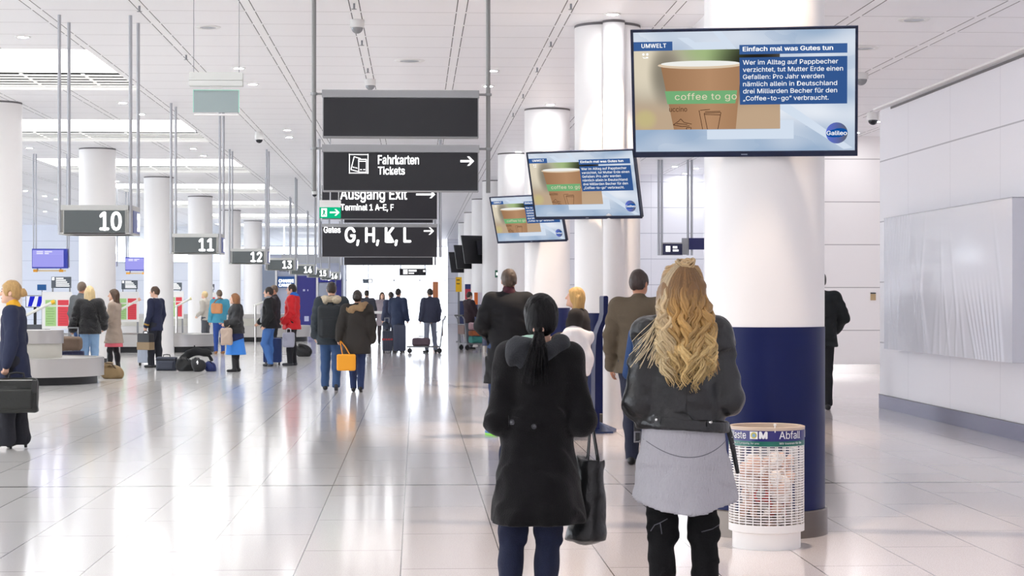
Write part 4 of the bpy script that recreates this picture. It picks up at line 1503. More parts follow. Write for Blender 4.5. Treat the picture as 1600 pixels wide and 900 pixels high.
# ------------------------------------------------------------------ currency exchange booth
d = 85.2
s = d / F
x, y = W(472, d)
t = thing('exchange_booth', 'grey and indigo currency exchange booth with a blue CHANGE sign', 'booth', (x, y, 0))
X = lambda px: (px - 472) * s
Z = lambda py: zat(py, d)
M_IND = mat('booth_indigo', '2f2f86', 0.35)
M_LIL = mat('booth_lilac', 'b9bfd2', 0.4)
obj('body', bx(NB(), (X(472), 1.6, Z(397) / 2), (128 * s, 3.0, Z(397)), 0.02), M_LIL, t)
obj('fascia', bx(NB(), (X(485), 0.05, (Z(397) + Z(412)) / 2), (90 * s, 0.12, 13 * s)), mat('booth_fascia', 'b6b9be', 0.4), t)
obj('grey_panel', bx(NB(), (X(418), 0.06, Z(412) / 2), (24 * s, 0.1, Z(412))), mat('booth_grey', '8f99aa', 0.45), t)
obj('white_post', bx(NB(), (X(431.5), 0.03, Z(418) / 2), (3 * s, 0.12, Z(418))), M_WHITE, t)
obj('white_post', bx(NB(), (X(462), 0.03, Z(418) / 2), (3 * s, 0.12, Z(418))), M_WHITE, t)
obj('white_post', bx(NB(), (X(495.5), 0.03, Z(418) / 2), (3 * s, 0.12, Z(418))), M_WHITE, t)
p = obj('change_sign', bx(NB(), (X(447.5), 0.02, (Z(432) + Z(449)) / 2), (26 * s, 0.1, 17 * s)), mat('change_blue', '12539c', 0.4), t)
lettering('lettering', 'CHANGE', X(436), X(459), Z(441.3), Z(436.5), -0.035, M_LET, p, 0.008)
lettering('lettering', 'CAMBIO', X(436), X(459), Z(447.8), Z(443.3), -0.035, M_LET, p, 0.008)
lettering('lettering', 'Change', X(436), X(455), Z(424), Z(419.5), 0.085, mat('booth_dark_letters', '23262f', 0.5), t, 0.02)
obj('indigo_door', bx(NB(), (X(479), 0.05, Z(431) / 2), (29 * s, 0.1, Z(431))), M_IND, t)
bm = NB()
for px, py, w_, h_ in ((475, 453.5, 3.2, 3.2), (481, 453.5, 1.4, 2.6), (479, 498, 7, 8)):
    bx(bm, (X(px), -0.004, Z(py)), (w_ * s, 0.006, h_ * s))
obj('door_symbols', bm, mat('door_symbol_pale', 'c9cbe8', 0.5), t)
p = obj('blue_sign', bx(NB(), (X(510), 0.03, (Z(432) + Z(441)) / 2), (26 * s, 0.1, 9 * s)), mat('booth_blue', '262a92', 0.4), t)
lettering('lettering', 'Change', X(503), X(517), Z(437.5), Z(434), -0.022, M_LET, p, 0.02)
obj('counter_window', bx(NB(), (X(510), 0.07, (Z(442) + Z(494)) / 2), (25 * s, 0.06, 52 * s)), mat('counter_window_grey', 'a9b0c2', 0.15), t)
obj('indigo_end', bx(NB(), (X(529), 0.05, Z(434) / 2), (8 * s, 0.1, Z(434))), M_IND, t)

# ------------------------------------------------------------------ boards and notices along the pillar row
def notice(name, label, px0, px1, y0, y1, d, cols, foot=False, lines=0, side=None):
    """A thin upright board on a post; cols: [(name, colour, v0, v1), ...] from the top."""
    pc = (px0 + px1) / 2
    x, y = W(pc, d)
    s = d / F
    t = thing(name, label, 'notice', (x, y, 0))
    Z = lambda py: zat(py, d)
    zt, zb = Z(y0), Z(y1)
    w_ = (px1 - px0) * s
    for nm, c_, v0, v1 in cols:
        obj(nm, bx(NB(), (0, 0, zt - (zt - zb) * (v0 + v1) / 2), (w_, 0.05, (zt - zb) * (v1 - v0))), mat('notice_' + c_, c_, 0.45), t)
    obj('post', bx(NB(), (0, 0.03, zb / 2 + 0.02), (0.07, 0.05, zb + 0.04)), M_STEELDK, t)
    obj('foot', bx(NB(), (0, 0.03, 0.015), (w_ * 0.9, 0.35, 0.03)), M_STEELDK, t)
    if side:
        obj(side[0], bx(NB(), (-w_ * 0.32, -0.03, (zt + zb) / 2), (w_ * 0.36, 0.02, zt - zb)), mat('notice_' + side[1], side[1], 0.45), t)
    if lines:
        bm = NB()
        for q in range(lines):
            bx(bm, (-0.02, -0.027, zt - (zt - zb) * (0.2 + 0.5 * q / lines)), (w_ * 0.55, 0.004, 0.03))
        obj('print', bm, M_BLACK, t)
    return t
notice('yellow_notice', 'tall yellow notice on a pale stand beyond the dark televisions', 712, 721.5, 433, 456, 66, [('panel', 'f2bd13', 0, 1)], lines=2)
notice('poster_stand', 'navy and red poster stand behind the blurred trolley pusher', 726.5, 735.5, 444, 468, 61, [('top_panel', '26356f', 0, 0.32), ('picture_panel', 'c23648', 0.32, 1)])
notice('leaflet_stand', 'orange and white leaflet stand beside the man in black overcoat', 741, 756, 457, 476, 58, [('white_panel', 'e8e2ea', 0, 1)], side=('orange_panel', 'e0702a'))
notice('banner_stand', 'tall orange banner at the edge of the bright far windows', 676, 685, 440, 502, 84, [('banner', 'c47a4e', 0, 1)])
# green escape sign standing out from a pillar
x, y = W(776, 44.1)
t = thing('escape_sign', 'small dark green escape sign on the pillar behind the man in black overcoat', 'exit sign', (x, y, zat(428, 44.1)))
s = 45.0 / F
obj('sign_plate', bx(NB(), (0, 0, 0), (5 * s, 0.04, 11 * s)), mat('escape_green', '1c5c45', 0.4), t)
obj('symbol', bx(NB(), (0.005, -0.023, 0), (2.6 * s, 0.004, 4.5 * s)), M_LET, t)
obj('bracket', bx(NB(), (0.11, 0.02, 0), (0.2, 0.03, 0.05)), M_STEELDK, t)
# ------------------------------------------------------------------ people: bodies and garments grown as one smooth skin over bones
def V(*a):
    return np.array(a, dtype=float)

class Skin:
    """A signed distance field on a grid, built from rounded cones and ellipsoids that melt into each other, then skinned."""
    def __init__(s, lo, hi, h):
        s.h = h
        s.lo = np.array(lo, float)
        s.n = np.maximum(4, np.ceil((np.array(hi, float) - s.lo) / h).astype(int) + 1)
        s.D = np.full(s.n, 0.5, np.float32)
        s.ax = [(s.lo[i] + h * np.arange(s.n[i])).astype(np.float32) for i in range(3)]
    def sl(s, lo, hi):
        out = []
        for i in range(3):
            a = int(max(0, math.floor((lo[i] - s.lo[i]) / s.h)))
            b = int(min(s.n[i], math.ceil((hi[i] - s.lo[i]) / s.h) + 1))
            if b <= a:
                return None
            out.append(slice(a, b))
        return tuple(out)
    def pts(s, q):
        return s.ax[0][q[0]][:, None, None], s.ax[1][q[1]][None, :, None], s.ax[2][q[2]][None, None, :]
    def merge(s, q, d, k, cut=False):
        A = s.D[q]
        if cut:
            d = -d
            if k > 0:
                hh = np.clip(0.5 - 0.5 * (d - A) / k, 0, 1)
                s.D[q] = A * hh + d * (1 - hh) + k * hh * (1 - hh)
                hi = np.maximum(A, d)
                s.D[q] = np.maximum(s.D[q], hi)
            else:
                s.D[q] = np.maximum(A, d)
            return
        if k > 0:
            hh = np.clip(0.5 + 0.5 * (A - d) / k, 0, 1)
            s.D[q] = A + (d - A) * hh - k * hh * (1 - hh)
        else:
            s.D[q] = np.minimum(A, d)
    def cone(s, a, b, ra, rb=None, k=0.02, cut=False):
        rb = ra if rb is None else rb
        a, b = np.array(a, float), np.array(b, float)
        m = max(ra, rb) + 2 * k + 2 * s.h
        q = s.sl(np.minimum(a, b) - m, np.maximum(a, b) + m)
        if q is None:
            return s
        X, Y, Z = s.pts(q)
        u = b - a
        L2 = max(1e-9, float(u @ u))
        t = np.clip(((X - a[0]) * u[0] + (Y - a[1]) * u[1] + (Z - a[2]) * u[2]) / L2, 0, 1)
        d = np.sqrt((X - a[0] - t * u[0]) ** 2 + (Y - a[1] - t * u[1]) ** 2 + (Z - a[2] - t * u[2]) ** 2) - (ra + (rb - ra) * t)
        s.merge(q, d, k, cut)
        return s
    def chain(s, pts, rs, k=0.02):
        for i in range(len(pts) - 1):
            s.cone(pts[i], pts[i + 1], rs[i], rs[i + 1], k)
        return s
    def ell(s, c, r, k=0.02, R=None, cut=False):
        c, r = np.array(c, float), np.array(r, float)
        m = r.max() + 2 * k + 2 * s.h
        q = s.sl(c - m, c + m)
        if q is None:
            return s
        X, Y, Z = s.pts(q)
        X, Y, Z = X - c[0], Y - c[1], Z - c[2]
        if R is not None:
            R = np.array(R)
            X, Y, Z = (R[0, 0] * X + R[1, 0] * Y + R[2, 0] * Z, R[0, 1] * X + R[1, 1] * Y + R[2, 1] * Z, R[0, 2] * X + R[1, 2] * Y + R[2, 2] * Z)
        k0 = np.sqrt((X / r[0]) ** 2 + (Y / r[1]) ** 2 + (Z / r[2]) ** 2)
        k1 = np.sqrt((X / r[0] ** 2) ** 2 + (Y / r[1] ** 2) ** 2 + (Z / r[2] ** 2) ** 2) + 1e-6
        s.merge(q, k0 * (k0 - 1) / k1, k, cut)
        return s
    def oval(s, a, b, ra, rb, k=0.03, flat=True, wave=None):
        """Trunk from a to b with oval cross-sections ra=(rx, ry) to rb; flat ends unless flat is False. wave=(amp, n, phase) flutes the b end."""
        a, b = np.array(a, float), np.array(b, float)
        M = max(*ra, *rb) + 2 * k + 2 * s.h + (wave[0] if wave else 0)
        q = s.sl(np.minimum(a, b) - M, np.maximum(a, b) + M)
        if q is None:
            return s
        X, Y, Z = s.pts(q)
        u = b - a
        L = math.sqrt(float(u @ u))
        tr = ((X - a[0]) * u[0] + (Y - a[1]) * u[1] + (Z - a[2]) * u[2]) / (L * L)
        t = np.clip(tr, 0, 1)
        px, py, pz = X - a[0] - t * u[0], Y - a[1] - t * u[1], Z - a[2] - t * u[2]
        rx, ry = ra[0] + (rb[0] - ra[0]) * t, ra[1] + (rb[1] - ra[1]) * t
        rm = np.minimum(rx, ry)
        k0 = np.sqrt((px / rx) ** 2 + (py / ry) ** 2 + (0 if flat else (pz / rm) ** 2))
        if wave:
            an = np.arctan2(py, px)
            k0 = k0 - wave[0] / rm * t * t * (np.sin(wave[1] * an + wave[2]) + 0.5 * np.sin((2 * wave[1] - 1) * an + 2.3 * wave[2]))
        d = (k0 - 1) * rm
        if flat:
            d = np.maximum(d, (np.abs(tr - 0.5) - 0.5) * L)
        s.merge(q, d.astype(np.float32), k)
        return s
    def box(s, c, half, r=0.01, k=0.01, R=None, cut=False):
        c, half = np.array(c, float), np.array(half, float)
        m = np.linalg.norm(half) + r + 2 * k + 2 * s.h
        q = s.sl(c - m, c + m)
        if q is None:
            return s
        X, Y, Z = s.pts(q)
        X, Y, Z = X - c[0], Y - c[1], Z - c[2]
        if R is not None:
            R = np.array(R)
            X, Y, Z = (R[0, 0] * X + R[1, 0] * Y + R[2, 0] * Z, R[0, 1] * X + R[1, 1] * Y + R[2, 1] * Z, R[0, 2] * X + R[1, 2] * Y + R[2, 2] * Z)
        ax, ay, az = np.abs(X) - half[0] + r, np.abs(Y) - half[1] + r, np.abs(Z) - half[2] + r
        d = np.sqrt(np.maximum(ax, 0) ** 2 + np.maximum(ay, 0) ** 2 + np.maximum(az, 0) ** 2) + np.minimum(np.maximum(ax, np.maximum(ay, az)), 0) - r
        s.merge(q, d, k, cut)
        return s
    def plane(s, p, n, k=0.0):
        """Cut away the side the normal points to."""
        q = (slice(0, s.n[0]), slice(0, s.n[1]), slice(0, s.n[2]))
        X, Y, Z = s.pts(q)
        n = np.array(n, float) / np.linalg.norm(n)
        s.D = np.maximum(s.D, ((X - p[0]) * n[0] + (Y - p[1]) * n[1] + (Z - p[2]) * n[2]).astype(np.float32))
        return s
    def folds(s, amp, freq, seed=0, box=None, aniso=(1, 1, 1)):
        """Soft cloth folds: a few crossing waves warped by each other."""
        r = np.random.default_rng(seed)
        X, Y, Z = s.pts((slice(0, s.n[0]), slice(0, s.n[1]), slice(0, s.n[2])))
        X, Y, Z = X * aniso[0], Y * aniso[1], Z * aniso[2]
        w = np.zeros(s.n, np.float32)
        for i in range(6):
            d = r.normal(size=3)
            d /= np.linalg.norm(d)
            f = freq * (0.6 + 0.9 * r.random())
            w = w + np.sin(f * (d[0] * X + d[1] * Y + d[2] * Z) + r.random() * 6.3 + 0.9 * w)
        m = np.ones(s.n, np.float32)
        if box is not None:
            for i, A in enumerate((X / aniso[0], Y / aniso[1], Z / aniso[2])):
                lo, hi = box[0][i], box[1][i]
                m = m * np.clip((A - lo) / 0.06, 0, 1) * np.clip((hi - A) / 0.06, 0, 1)
        s.D = s.D - (amp / 2.4 * w * m).astype(np.float32)
        return s
    def mesh(s, name, m, parent, smooth_iter=1):
        D = s.D
        D[0], D[-1], D[:, 0], D[:, -1], D[:, :, 0], D[:, :, -1] = (np.maximum(D[0], 1e-3), np.maximum(D[-1], 1e-3), np.maximum(D[:, 0], 1e-3), np.maximum(D[:, -1], 1e-3), np.maximum(D[:, :, 0], 1e-3), np.maximum(D[:, :, -1], 1e-3))
        S = D < 0
        n = s.n
        cor = [(i, j, k) for i in (0, 1) for j in (0, 1) for k in (0, 1)]
        cnt = np.zeros(n - 1, np.int8)
        for i, j, k in cor:
            cnt += S[i:n[0] - 1 + i, j:n[1] - 1 + j, k:n[2] - 1 + k]
        msk = (cnt > 0) & (cnt < 8)
        idx = np.full(n - 1, -1, np.int64)
        I = np.argwhere(msk)
        idx[msk] = np.arange(len(I))
        val = np.stack([D[I[:, 0] + i, I[:, 1] + j, I[:, 2] + k] for i, j, k in cor], 1)
        P = np.zeros((len(I), 3))
        N = np.zeros(len(I))
        C8 = np.array(cor, float)
        for a in range(8):
            for b in range(a + 1, 8):
                if abs(C8[a] - C8[b]).sum() != 1:
                    continue
                va, vb = val[:, a], val[:, b]
                x = (va < 0) != (vb < 0)
                t = np.where(x, va / np.where(x, va - vb, 1), 0)
                P += np.where(x[:, None], C8[a] + t[:, None] * (C8[b] - C8[a]), 0)
                N += x
        P = (P / N[:, None] + I) * s.h + s.lo
        faces = []
        for ax in range(3):
            A, B = [slice(None)] * 3, [slice(None)] * 3
            A[ax], B[ax] = slice(0, -1), slice(1, None)
            for o in range(3):
                if o != ax:
                    A[o] = B[o] = slice(1, -1)
            sa, sb = S[tuple(A)], S[tuple(B)]
            E = np.argwhere(sa != sb)
            if not len(E):
                continue
            off = np.ones(3, int)
            off[ax] = 0
            E = E + off
            u, v = [(1, 2), (2, 0), (0, 1)][ax]
            du, dv = np.zeros(3, int), np.zeros(3, int)
            du[u] = 1
            dv[v] = 1
            g = lambda e: idx[e[:, 0], e[:, 1], e[:, 2]]
            Q = np.stack([g(E - du - dv), g(E - dv), g(E), g(E - du)], 1)
            fl = S[E[:, 0], E[:, 1], E[:, 2]]
            Q[~fl] = Q[~fl][:, ::-1]
            faces.append(Q)
        Q = np.concatenate(faces)
        Q = Q[(Q >= 0).all(1)]
        for _ in range(smooth_iter):
            acc, c = np.zeros_like(P), np.zeros(len(P))
            for i in range(4):
                a, b = Q[:, i], Q[:, (i + 1) % 4]
                np.add.at(acc, a, P[b])
                np.add.at(acc, b, P[a])
                np.add.at(c, a, 1)
                np.add.at(c, b, 1)
            P = 0.55 * P + 0.45 * acc / np.maximum(c, 1)[:, None]
        me = bpy.data.meshes.new(name)
        me.vertices.add(len(P))
        me.vertices.foreach_set('co', P.astype(np.float32).ravel())
        me.loops.add(len(Q) * 4)
        me.loops.foreach_set('vertex_index', Q.astype(np.int32).ravel())
        me.polygons.add(len(Q))
        me.polygons.foreach_set('loop_start', np.arange(0, len(Q) * 4, 4, dtype=np.int32))
        me.polygons.foreach_set('use_smooth', np.ones(len(Q), bool))
        me.update(calc_edges=True)
        me.validate()
        me.materials.append(m)
        return link(bpy.data.objects.new(name, me), parent)

def unit(v):
    v = np.array(v, float)
    return v / max(1e-9, np.linalg.norm(v))

def hand(s, w, dirn, n, side, curl=0.5, S=1.0):
    """Palm, four fingers of different length and a thumb; w wrist, dirn along the forearm, n the way the fingers curl, side the thumb's side."""
    d, n = unit(dirn), unit(n)
    n = unit(n - d * (n @ d))
    l = np.cross(d, n) * side
    w = np.array(w, float)
    k = 0.006 * S
    s.cone(w, w + d * 0.035 * S + l * 0.016 * S, 0.024 * S, 0.019 * S, 0.02 * S)
    for o in (0.024, 0.008, -0.009, -0.025):
        s.cone(w + d * 0.02 * S + l * o * 0.6 * S, w + d * (0.085 - abs(o) * 0.25) * S + l * o * S, 0.016 * S, 0.0125 * S, 0.012 * S)
    for o, L in ((0.026, 0.068), (0.0085, 0.076), (-0.0095, 0.070), (-0.027, 0.056)):
        p = w + d * (0.088 - abs(o) * 0.25) * S + l * o * S
        a = curl * 0.55
        for f, r0, r1 in ((0.46, 0.0098, 0.0092), (0.30, 0.0092, 0.0085), (0.24, 0.0085, 0.0072)):
            e = p + (d * math.cos(a) + n * math.sin(a) + l * o * 0.5) * L * f * S
            s.cone(p, e, r0 * S, r1 * S, k)
            p = e
            a += curl * 0.8
    p = w + d * 0.022 * S + l * 0.024 * S + n * 0.006 * S
    q = p + (d * 0.72 + l * (0.72 - 0.35 * curl) + n * 0.28) * 0.042 * S
    r = q + (d * 0.85 + l * (0.30 - 0.3 * curl) + n * (0.25 + 0.3 * curl)) * 0.032 * S
    s.cone(p, q, 0.0145 * S, 0.0115 * S, 0.012 * S)
    s.cone(q, r, 0.0112 * S, 0.0088 * S, k)

def rotz(a):
    return np.array([[math.cos(a), -math.sin(a), 0], [math.sin(a), math.cos(a), 0], [0, 0, 1.0]])

def rotx(a):
    return np.array([[1.0, 0, 0], [0, math.cos(a), -math.sin(a)], [0, math.sin(a), math.cos(a)]])

class Figure:
    """Bones of a standing person in metres at height 1.75, scaled to h. Local +y is the way the person faces, +x the person's right."""
    def __init__(f, h, arms=None, feet=None, lean=(0, 0), head=(0, 0), knees=None, build=1.0, sh=0.185):
        f.S = h / 1.75
        f.bw = build
        lean = V(lean[0], lean[1], 0)
        f.up = lambda p: np.array(p, float) + lean * max(0.0, (p[2] - 0.93))
        arms = arms or {}
        f.A = {}
        for sd, x in (('R', 1), ('L', -1)):
            a = arms.get(sd, {})
            shd = f.up(V(x * sh, -0.01, 1.425))
            el = f.up(V(*a.get('el', (x * 0.245, -0.035, 1.14))))
            wr = f.up(V(*a.get('wr', (x * 0.26, 0.05, 0.90))))
            f.A[sd] = dict(sh=shd, el=el, wr=wr, dir=unit(a.get('dir', wr - el)), n=V(*a.get('n', (-x, 0.2, 0))), curl=a.get('curl', 0.6), x=x)
        feet = feet or {}
        f.Lg = {}
        for sd, x in (('R', 1), ('L', -1)):
            q = feet.get(sd, (x * 0.10, 0.0, 0.06 * x, 0.0))
            hip = V(x * 0.088, 0, 0.92)
            ank = V(q[0], q[1], 0.085 + (q[3] if len(q) > 3 else 0))
            kn = (hip + ank) / 2 + V(0, 0.025, 0.015)
            if knees and sd in knees:
                kn = V(*knees[sd])
            f.Lg[sd] = dict(hip=hip, kn=kn, an=ank, yaw=q[2], pitch=q[4] if len(q) > 4 else 0.0, x=x)
        f.hc = f.up(V(0, 0.02, 1.635))
        f.hr = rotz(head[0]) @ rotx(head[1])
        f.neck0 = f.up(V(0, -0.015, 1.44))
    def hp(f, p):
        """A point given relative to the head's centre, turned with the head."""
        return f.hc + f.hr @ np.array(p, float)
    def skin(f, h, lo=None, hi=None):
        S = f.S
        return Scaled(lo or (-0.55, -0.5, -0.01), hi or (0.55, 0.5, 1.86), h, S)

class Scaled(Skin):
    """Skin whose inputs are given at height 1.75 and scaled by S."""
    def __init__(s, lo, hi, h, S):
        super().__init__(np.array(lo) * S, np.array(hi) * S, h)
        s.S = S
    def cone(s, a, b, ra, rb=None, k=0.02, cut=False):
        S = s.S
        return super().cone(np.array(a) * S, np.array(b) * S, ra * S, None if rb is None else rb * S, k * S, cut)
    def ell(s, c, r, k=0.02, R=None, cut=False):
        S = s.S
        return super().ell(np.array(c) * S, np.array(r) * S, k * S, R, cut)
    def oval(s, a, b, ra, rb, k=0.03, flat=True, wave=None):
        S = s.S
        return super().oval(np.array(a) * S, np.array(b) * S, (ra[0] * S, ra[1] * S), (rb[0] * S, rb[1] * S), k * S, flat, wave)
    def box(s, c, half, r=0.01, k=0.01, R=None, cut=False):
        S = s.S
        return super().box(np.array(c) * S, np.array(half) * S, r * S, k * S, R, cut)
    def plane(s, p, n, k=0.0):
        return super().plane(np.array(p) * s.S, n, k)

def grow_body(f, m, parent, res, face=True):
    s = f.skin(res)
    b = f.bw
    up = f.up
    s.oval(up(V(0, 0, 0.90)), up(V(0, 0, 1.06)), (0.145 * b, 0.095 * b), (0.125 * b, 0.088 * b), 0.04, False)
    s.oval(up(V(0, 0, 1.08)), up(V(0, -0.005, 1.34)), (0.122 * b, 0.085 * b), (0.150 * b, 0.098 * b), 0.05, False)
    s.cone(f.A['L']['sh'], f.A['R']['sh'], 0.05, 0.05, 0.06)
    s.cone(f.neck0, f.hp((0, -0.012, -0.07)), 0.056, 0.049, 0.03)
    s.ell(f.hp((0, -0.004, 0.012)), (0.073, 0.093, 0.103), 0.02, f.hr)
    s.ell(f.hp((0, 0.034, -0.062)), (0.053, 0.056, 0.053), 0.03, f.hr)
    if face:
        s.cone(f.hp((0, 0.088, 0.02)), f.hp((0, 0.110, -0.022)), 0.008, 0.0135, 0.012)
        s.ell(f.hp((0, 0.082, -0.094)), (0.020, 0.016, 0.014), 0.02, f.hr)
        s.cone(f.hp((-0.02, 0.084, -0.058)), f.hp((0.02, 0.084, -0.058)), 0.0075, 0.0075, 0.008)
        for x in (-1, 1):
            s.cone(f.hp((x * 0.012, 0.084, 0.034)), f.hp((x * 0.045, 0.072, 0.032)), 0.010, 0.009, 0.014)
            s.ell(f.hp((x * 0.032, 0.094, 0.012)), (0.013, 0.012, 0.009), 0.006, f.hr, cut=True)
        for x in (-1, 1):
            s.ell(f.hp((x * 0.032, 0.076, 0.012)), (0.0115, 0.0115, 0.0115), 0.002, f.hr)
    for x in (-1, 1):
        s.ell(f.hp((x * 0.076, -0.006, -0.012)), (0.010, 0.020, 0.031), 0.008, f.hr)
        s.ell(f.hp((x * 0.084, 0.0, -0.010)), (0.006, 0.010, 0.017), 0.004, f.hr, cut=True)
    for sd in 'RL':
        a = f.A[sd]
        s.cone(a['sh'], a['el'], 0.047, 0.038, 0.03)
        s.cone(a['el'], a['wr'], 0.038, 0.025, 0.02)
        hand_scaled(s, a)
    for sd in 'RL':
        g = f.Lg[sd]
        s.cone(g['hip'], g['kn'], 0.078 * b, 0.05, 0.04)
        s.cone(g['kn'], g['an'], 0.049, 0.033, 0.03)
        mid = g['kn'] * 0.68 + g['an'] * 0.32 + V(0, -0.018, 0)
        s.ell(mid, (0.045, 0.05, 0.10), 0.03)
        d = rotz(g['yaw']) @ V(0, 1, 0)
        heel, toe = foot_pts(g)
        s.cone(g['an'], heel, 0.034, 0.028, 0.02)
        s.cone(heel, toe, 0.030, 0.026, 0.02)
    return s.mesh('body', m, parent)

def foot_pts(g):
    d = rotz(g['yaw']) @ np.array([0, math.cos(g['pitch']), -math.sin(g['pitch'])])
    base = g['an'] - np.array([0, 0, 0.052])
    return base - d * 0.035, base + d * 0.145

def hand_scaled(s, a):
    class P:
        S = s.S
    h = s
    # the hand routine works in unscaled metres through the scaled cone
    hand(h, a['wr'], a['dir'], a['n'], -a['x'] * 1.0, a['curl'])

def grow_trousers(f, m, parent, res, t=0.014, z1=1.0, z0=0.05, name='trousers', wide=0.0, folds=0.004):
    s = f.skin(res, (-0.5, -0.5, 0.0), (0.5, 0.5, 1.12))
    b = f.bw
    s.oval(V(0, 0, 0.88), V(0, 0, z1), (0.155 * b + t, 0.105 * b + t), (0.135 * b + t, 0.095 * b + t), 0.03)
    for sd in 'RL':
        g = f.Lg[sd]
        s.cone(g['hip'], g['kn'], 0.082 * b + t, 0.054 + t, 0.035)
        an = g['an'] + V(0, 0, -0.03)
        s.cone(g['kn'], an, 0.054 + t, 0.040 + t + wide, 0.03)
        s.ell(g['kn'] * 0.65 + g['an'] * 0.35 + V(0, -0.02, 0), (0.046 + t, 0.052 + t, 0.11), 0.03)
    if folds:
        s.folds(folds, 34, 3, None, (1, 1, 1.4))
    s.plane((0, 0, z0), (0, 0, -1))
    return s.mesh(name, m, parent)

def grow_shoes(f, m, parent, res, heel=0.0, boot=0.0, name='shoe'):
    for sd in 'RL':
        g = f.Lg[sd]
        h_, t_ = foot_pts(g)
        lo = np.minimum(np.minimum(h_, t_), g['an']) - 0.09
        hi = np.maximum(np.maximum(h_, t_), g['an']) + 0.09 + V(0, 0, boot)
        s = Scaled(lo, hi, res, f.S)
        s.cone(h_ + V(0, 0, 0.002), t_ + V(0, 0, -0.004), 0.036, 0.031, 0.02)
        s.cone(g['an'] + V(0, 0, -0.02), h_ + V(0, 0, 0.01), 0.042, 0.036, 0.02)
        if boot:
            s.cone(g['an'] + V(0, 0, -0.02), g['an'] + (g['kn'] - g['an']) * boot, 0.044, 0.056, 0.02)
        if g['pitch'] < 0.15:
            s.plane((0, 0, max(0.0, h_[2] - 0.036)), (0, 0, -1))
        s.mesh(name, m, parent)

def grow_top(f, m, parent, res, t=0.022, hem=0.82, hemr=None, collar=0.05, name='coat', cuff=0.0, folds=0.006, belt=None, shoulder=0.0, wave=None, seed=1, hood=False, sleeve=1.0, zig=None):
    """A jacket or coat: trunk, skirt down to the hem, sleeves to the wrists, collar round the neck."""
    s = f.skin(res, (-0.6, -0.55, max(0.0, hem - 0.05)), (0.6, 0.55, 1.68))
    b = f.bw
    up = f.up
    hemr = hemr or (0.175 * b + t, 0.125 * b + t)
    s.oval(up(V(0, 0, 1.05)), up(V(0, -0.005, 1.34)), (0.135 * b + t, 0.095 * b + t), (0.160 * b + t, 0.108 * b + t), 0.05, False)
    if hem < 0.98:
        s.oval(up(V(0, 0, 1.10)), V(0, 0.0, hem - 0.03), (0.135 * b + t, 0.098 * b + t), hemr, 0.05, True, wave)
    else:
        s.oval(up(V(0, 0, 1.12)), up(V(0, 0.0, hem - 0.03)), (0.135 * b + t, 0.098 * b + t), hemr, 0.05)
    s.cone(f.A['L']['sh'], f.A['R']['sh'], 0.056 + t * 0.8 + shoulder, 0.056 + t * 0.8 + shoulder, 0.05)
    for sd in 'RL':
        a = f.A[sd]
        s.cone(a['sh'], a['el'], 0.054 + t * 0.9, 0.044 + t * sleeve, 0.03)
        w = a['wr'] + unit(a['wr'] - a['el']) * cuff
        s.cone(a['el'], w, 0.044 + t * sleeve, 0.032 + t * sleeve, 0.02)
    s.cone(f.neck0 + V(0, -0.004, 0.0), f.neck0 + V(0, 0.012, collar), 0.082, 0.070, 0.02)
    if hood:
        s.ell(f.neck0 + V(0, -0.085, 0.0), (0.115, 0.065, 0.085), 0.03)
        s.ell(f.neck0 + V(0, -0.02, 0.045), (0.10, 0.085, 0.045), 0.03)
    if folds:
        s.folds(folds, 26, seed, ((-0.9, -0.9, -1), (0.9, 0.9, 1.40 * f.S)))
    s.plane((0, 0, hem), (0, 0, -1))
    return s.mesh(name, m, parent)

def grow_skirt(f, m, parent, res, z1, z0, r1, r0, name='skirt', wave=None, slant=None, folds=0.0):
    s = f.skin(res, (-0.5, -0.5, z0 - 0.12), (0.5, 0.5, z1 + 0.05))
    s.oval(V(0, 0, z1), V(0, 0, z0 - 0.03), r1, r0, 0.03, True, wave)
    if folds:
        s.folds(folds, 22, 4)
    s.plane((0, 0, z0), slant or (0, 0, -1))
    return s.mesh(name, m, parent)

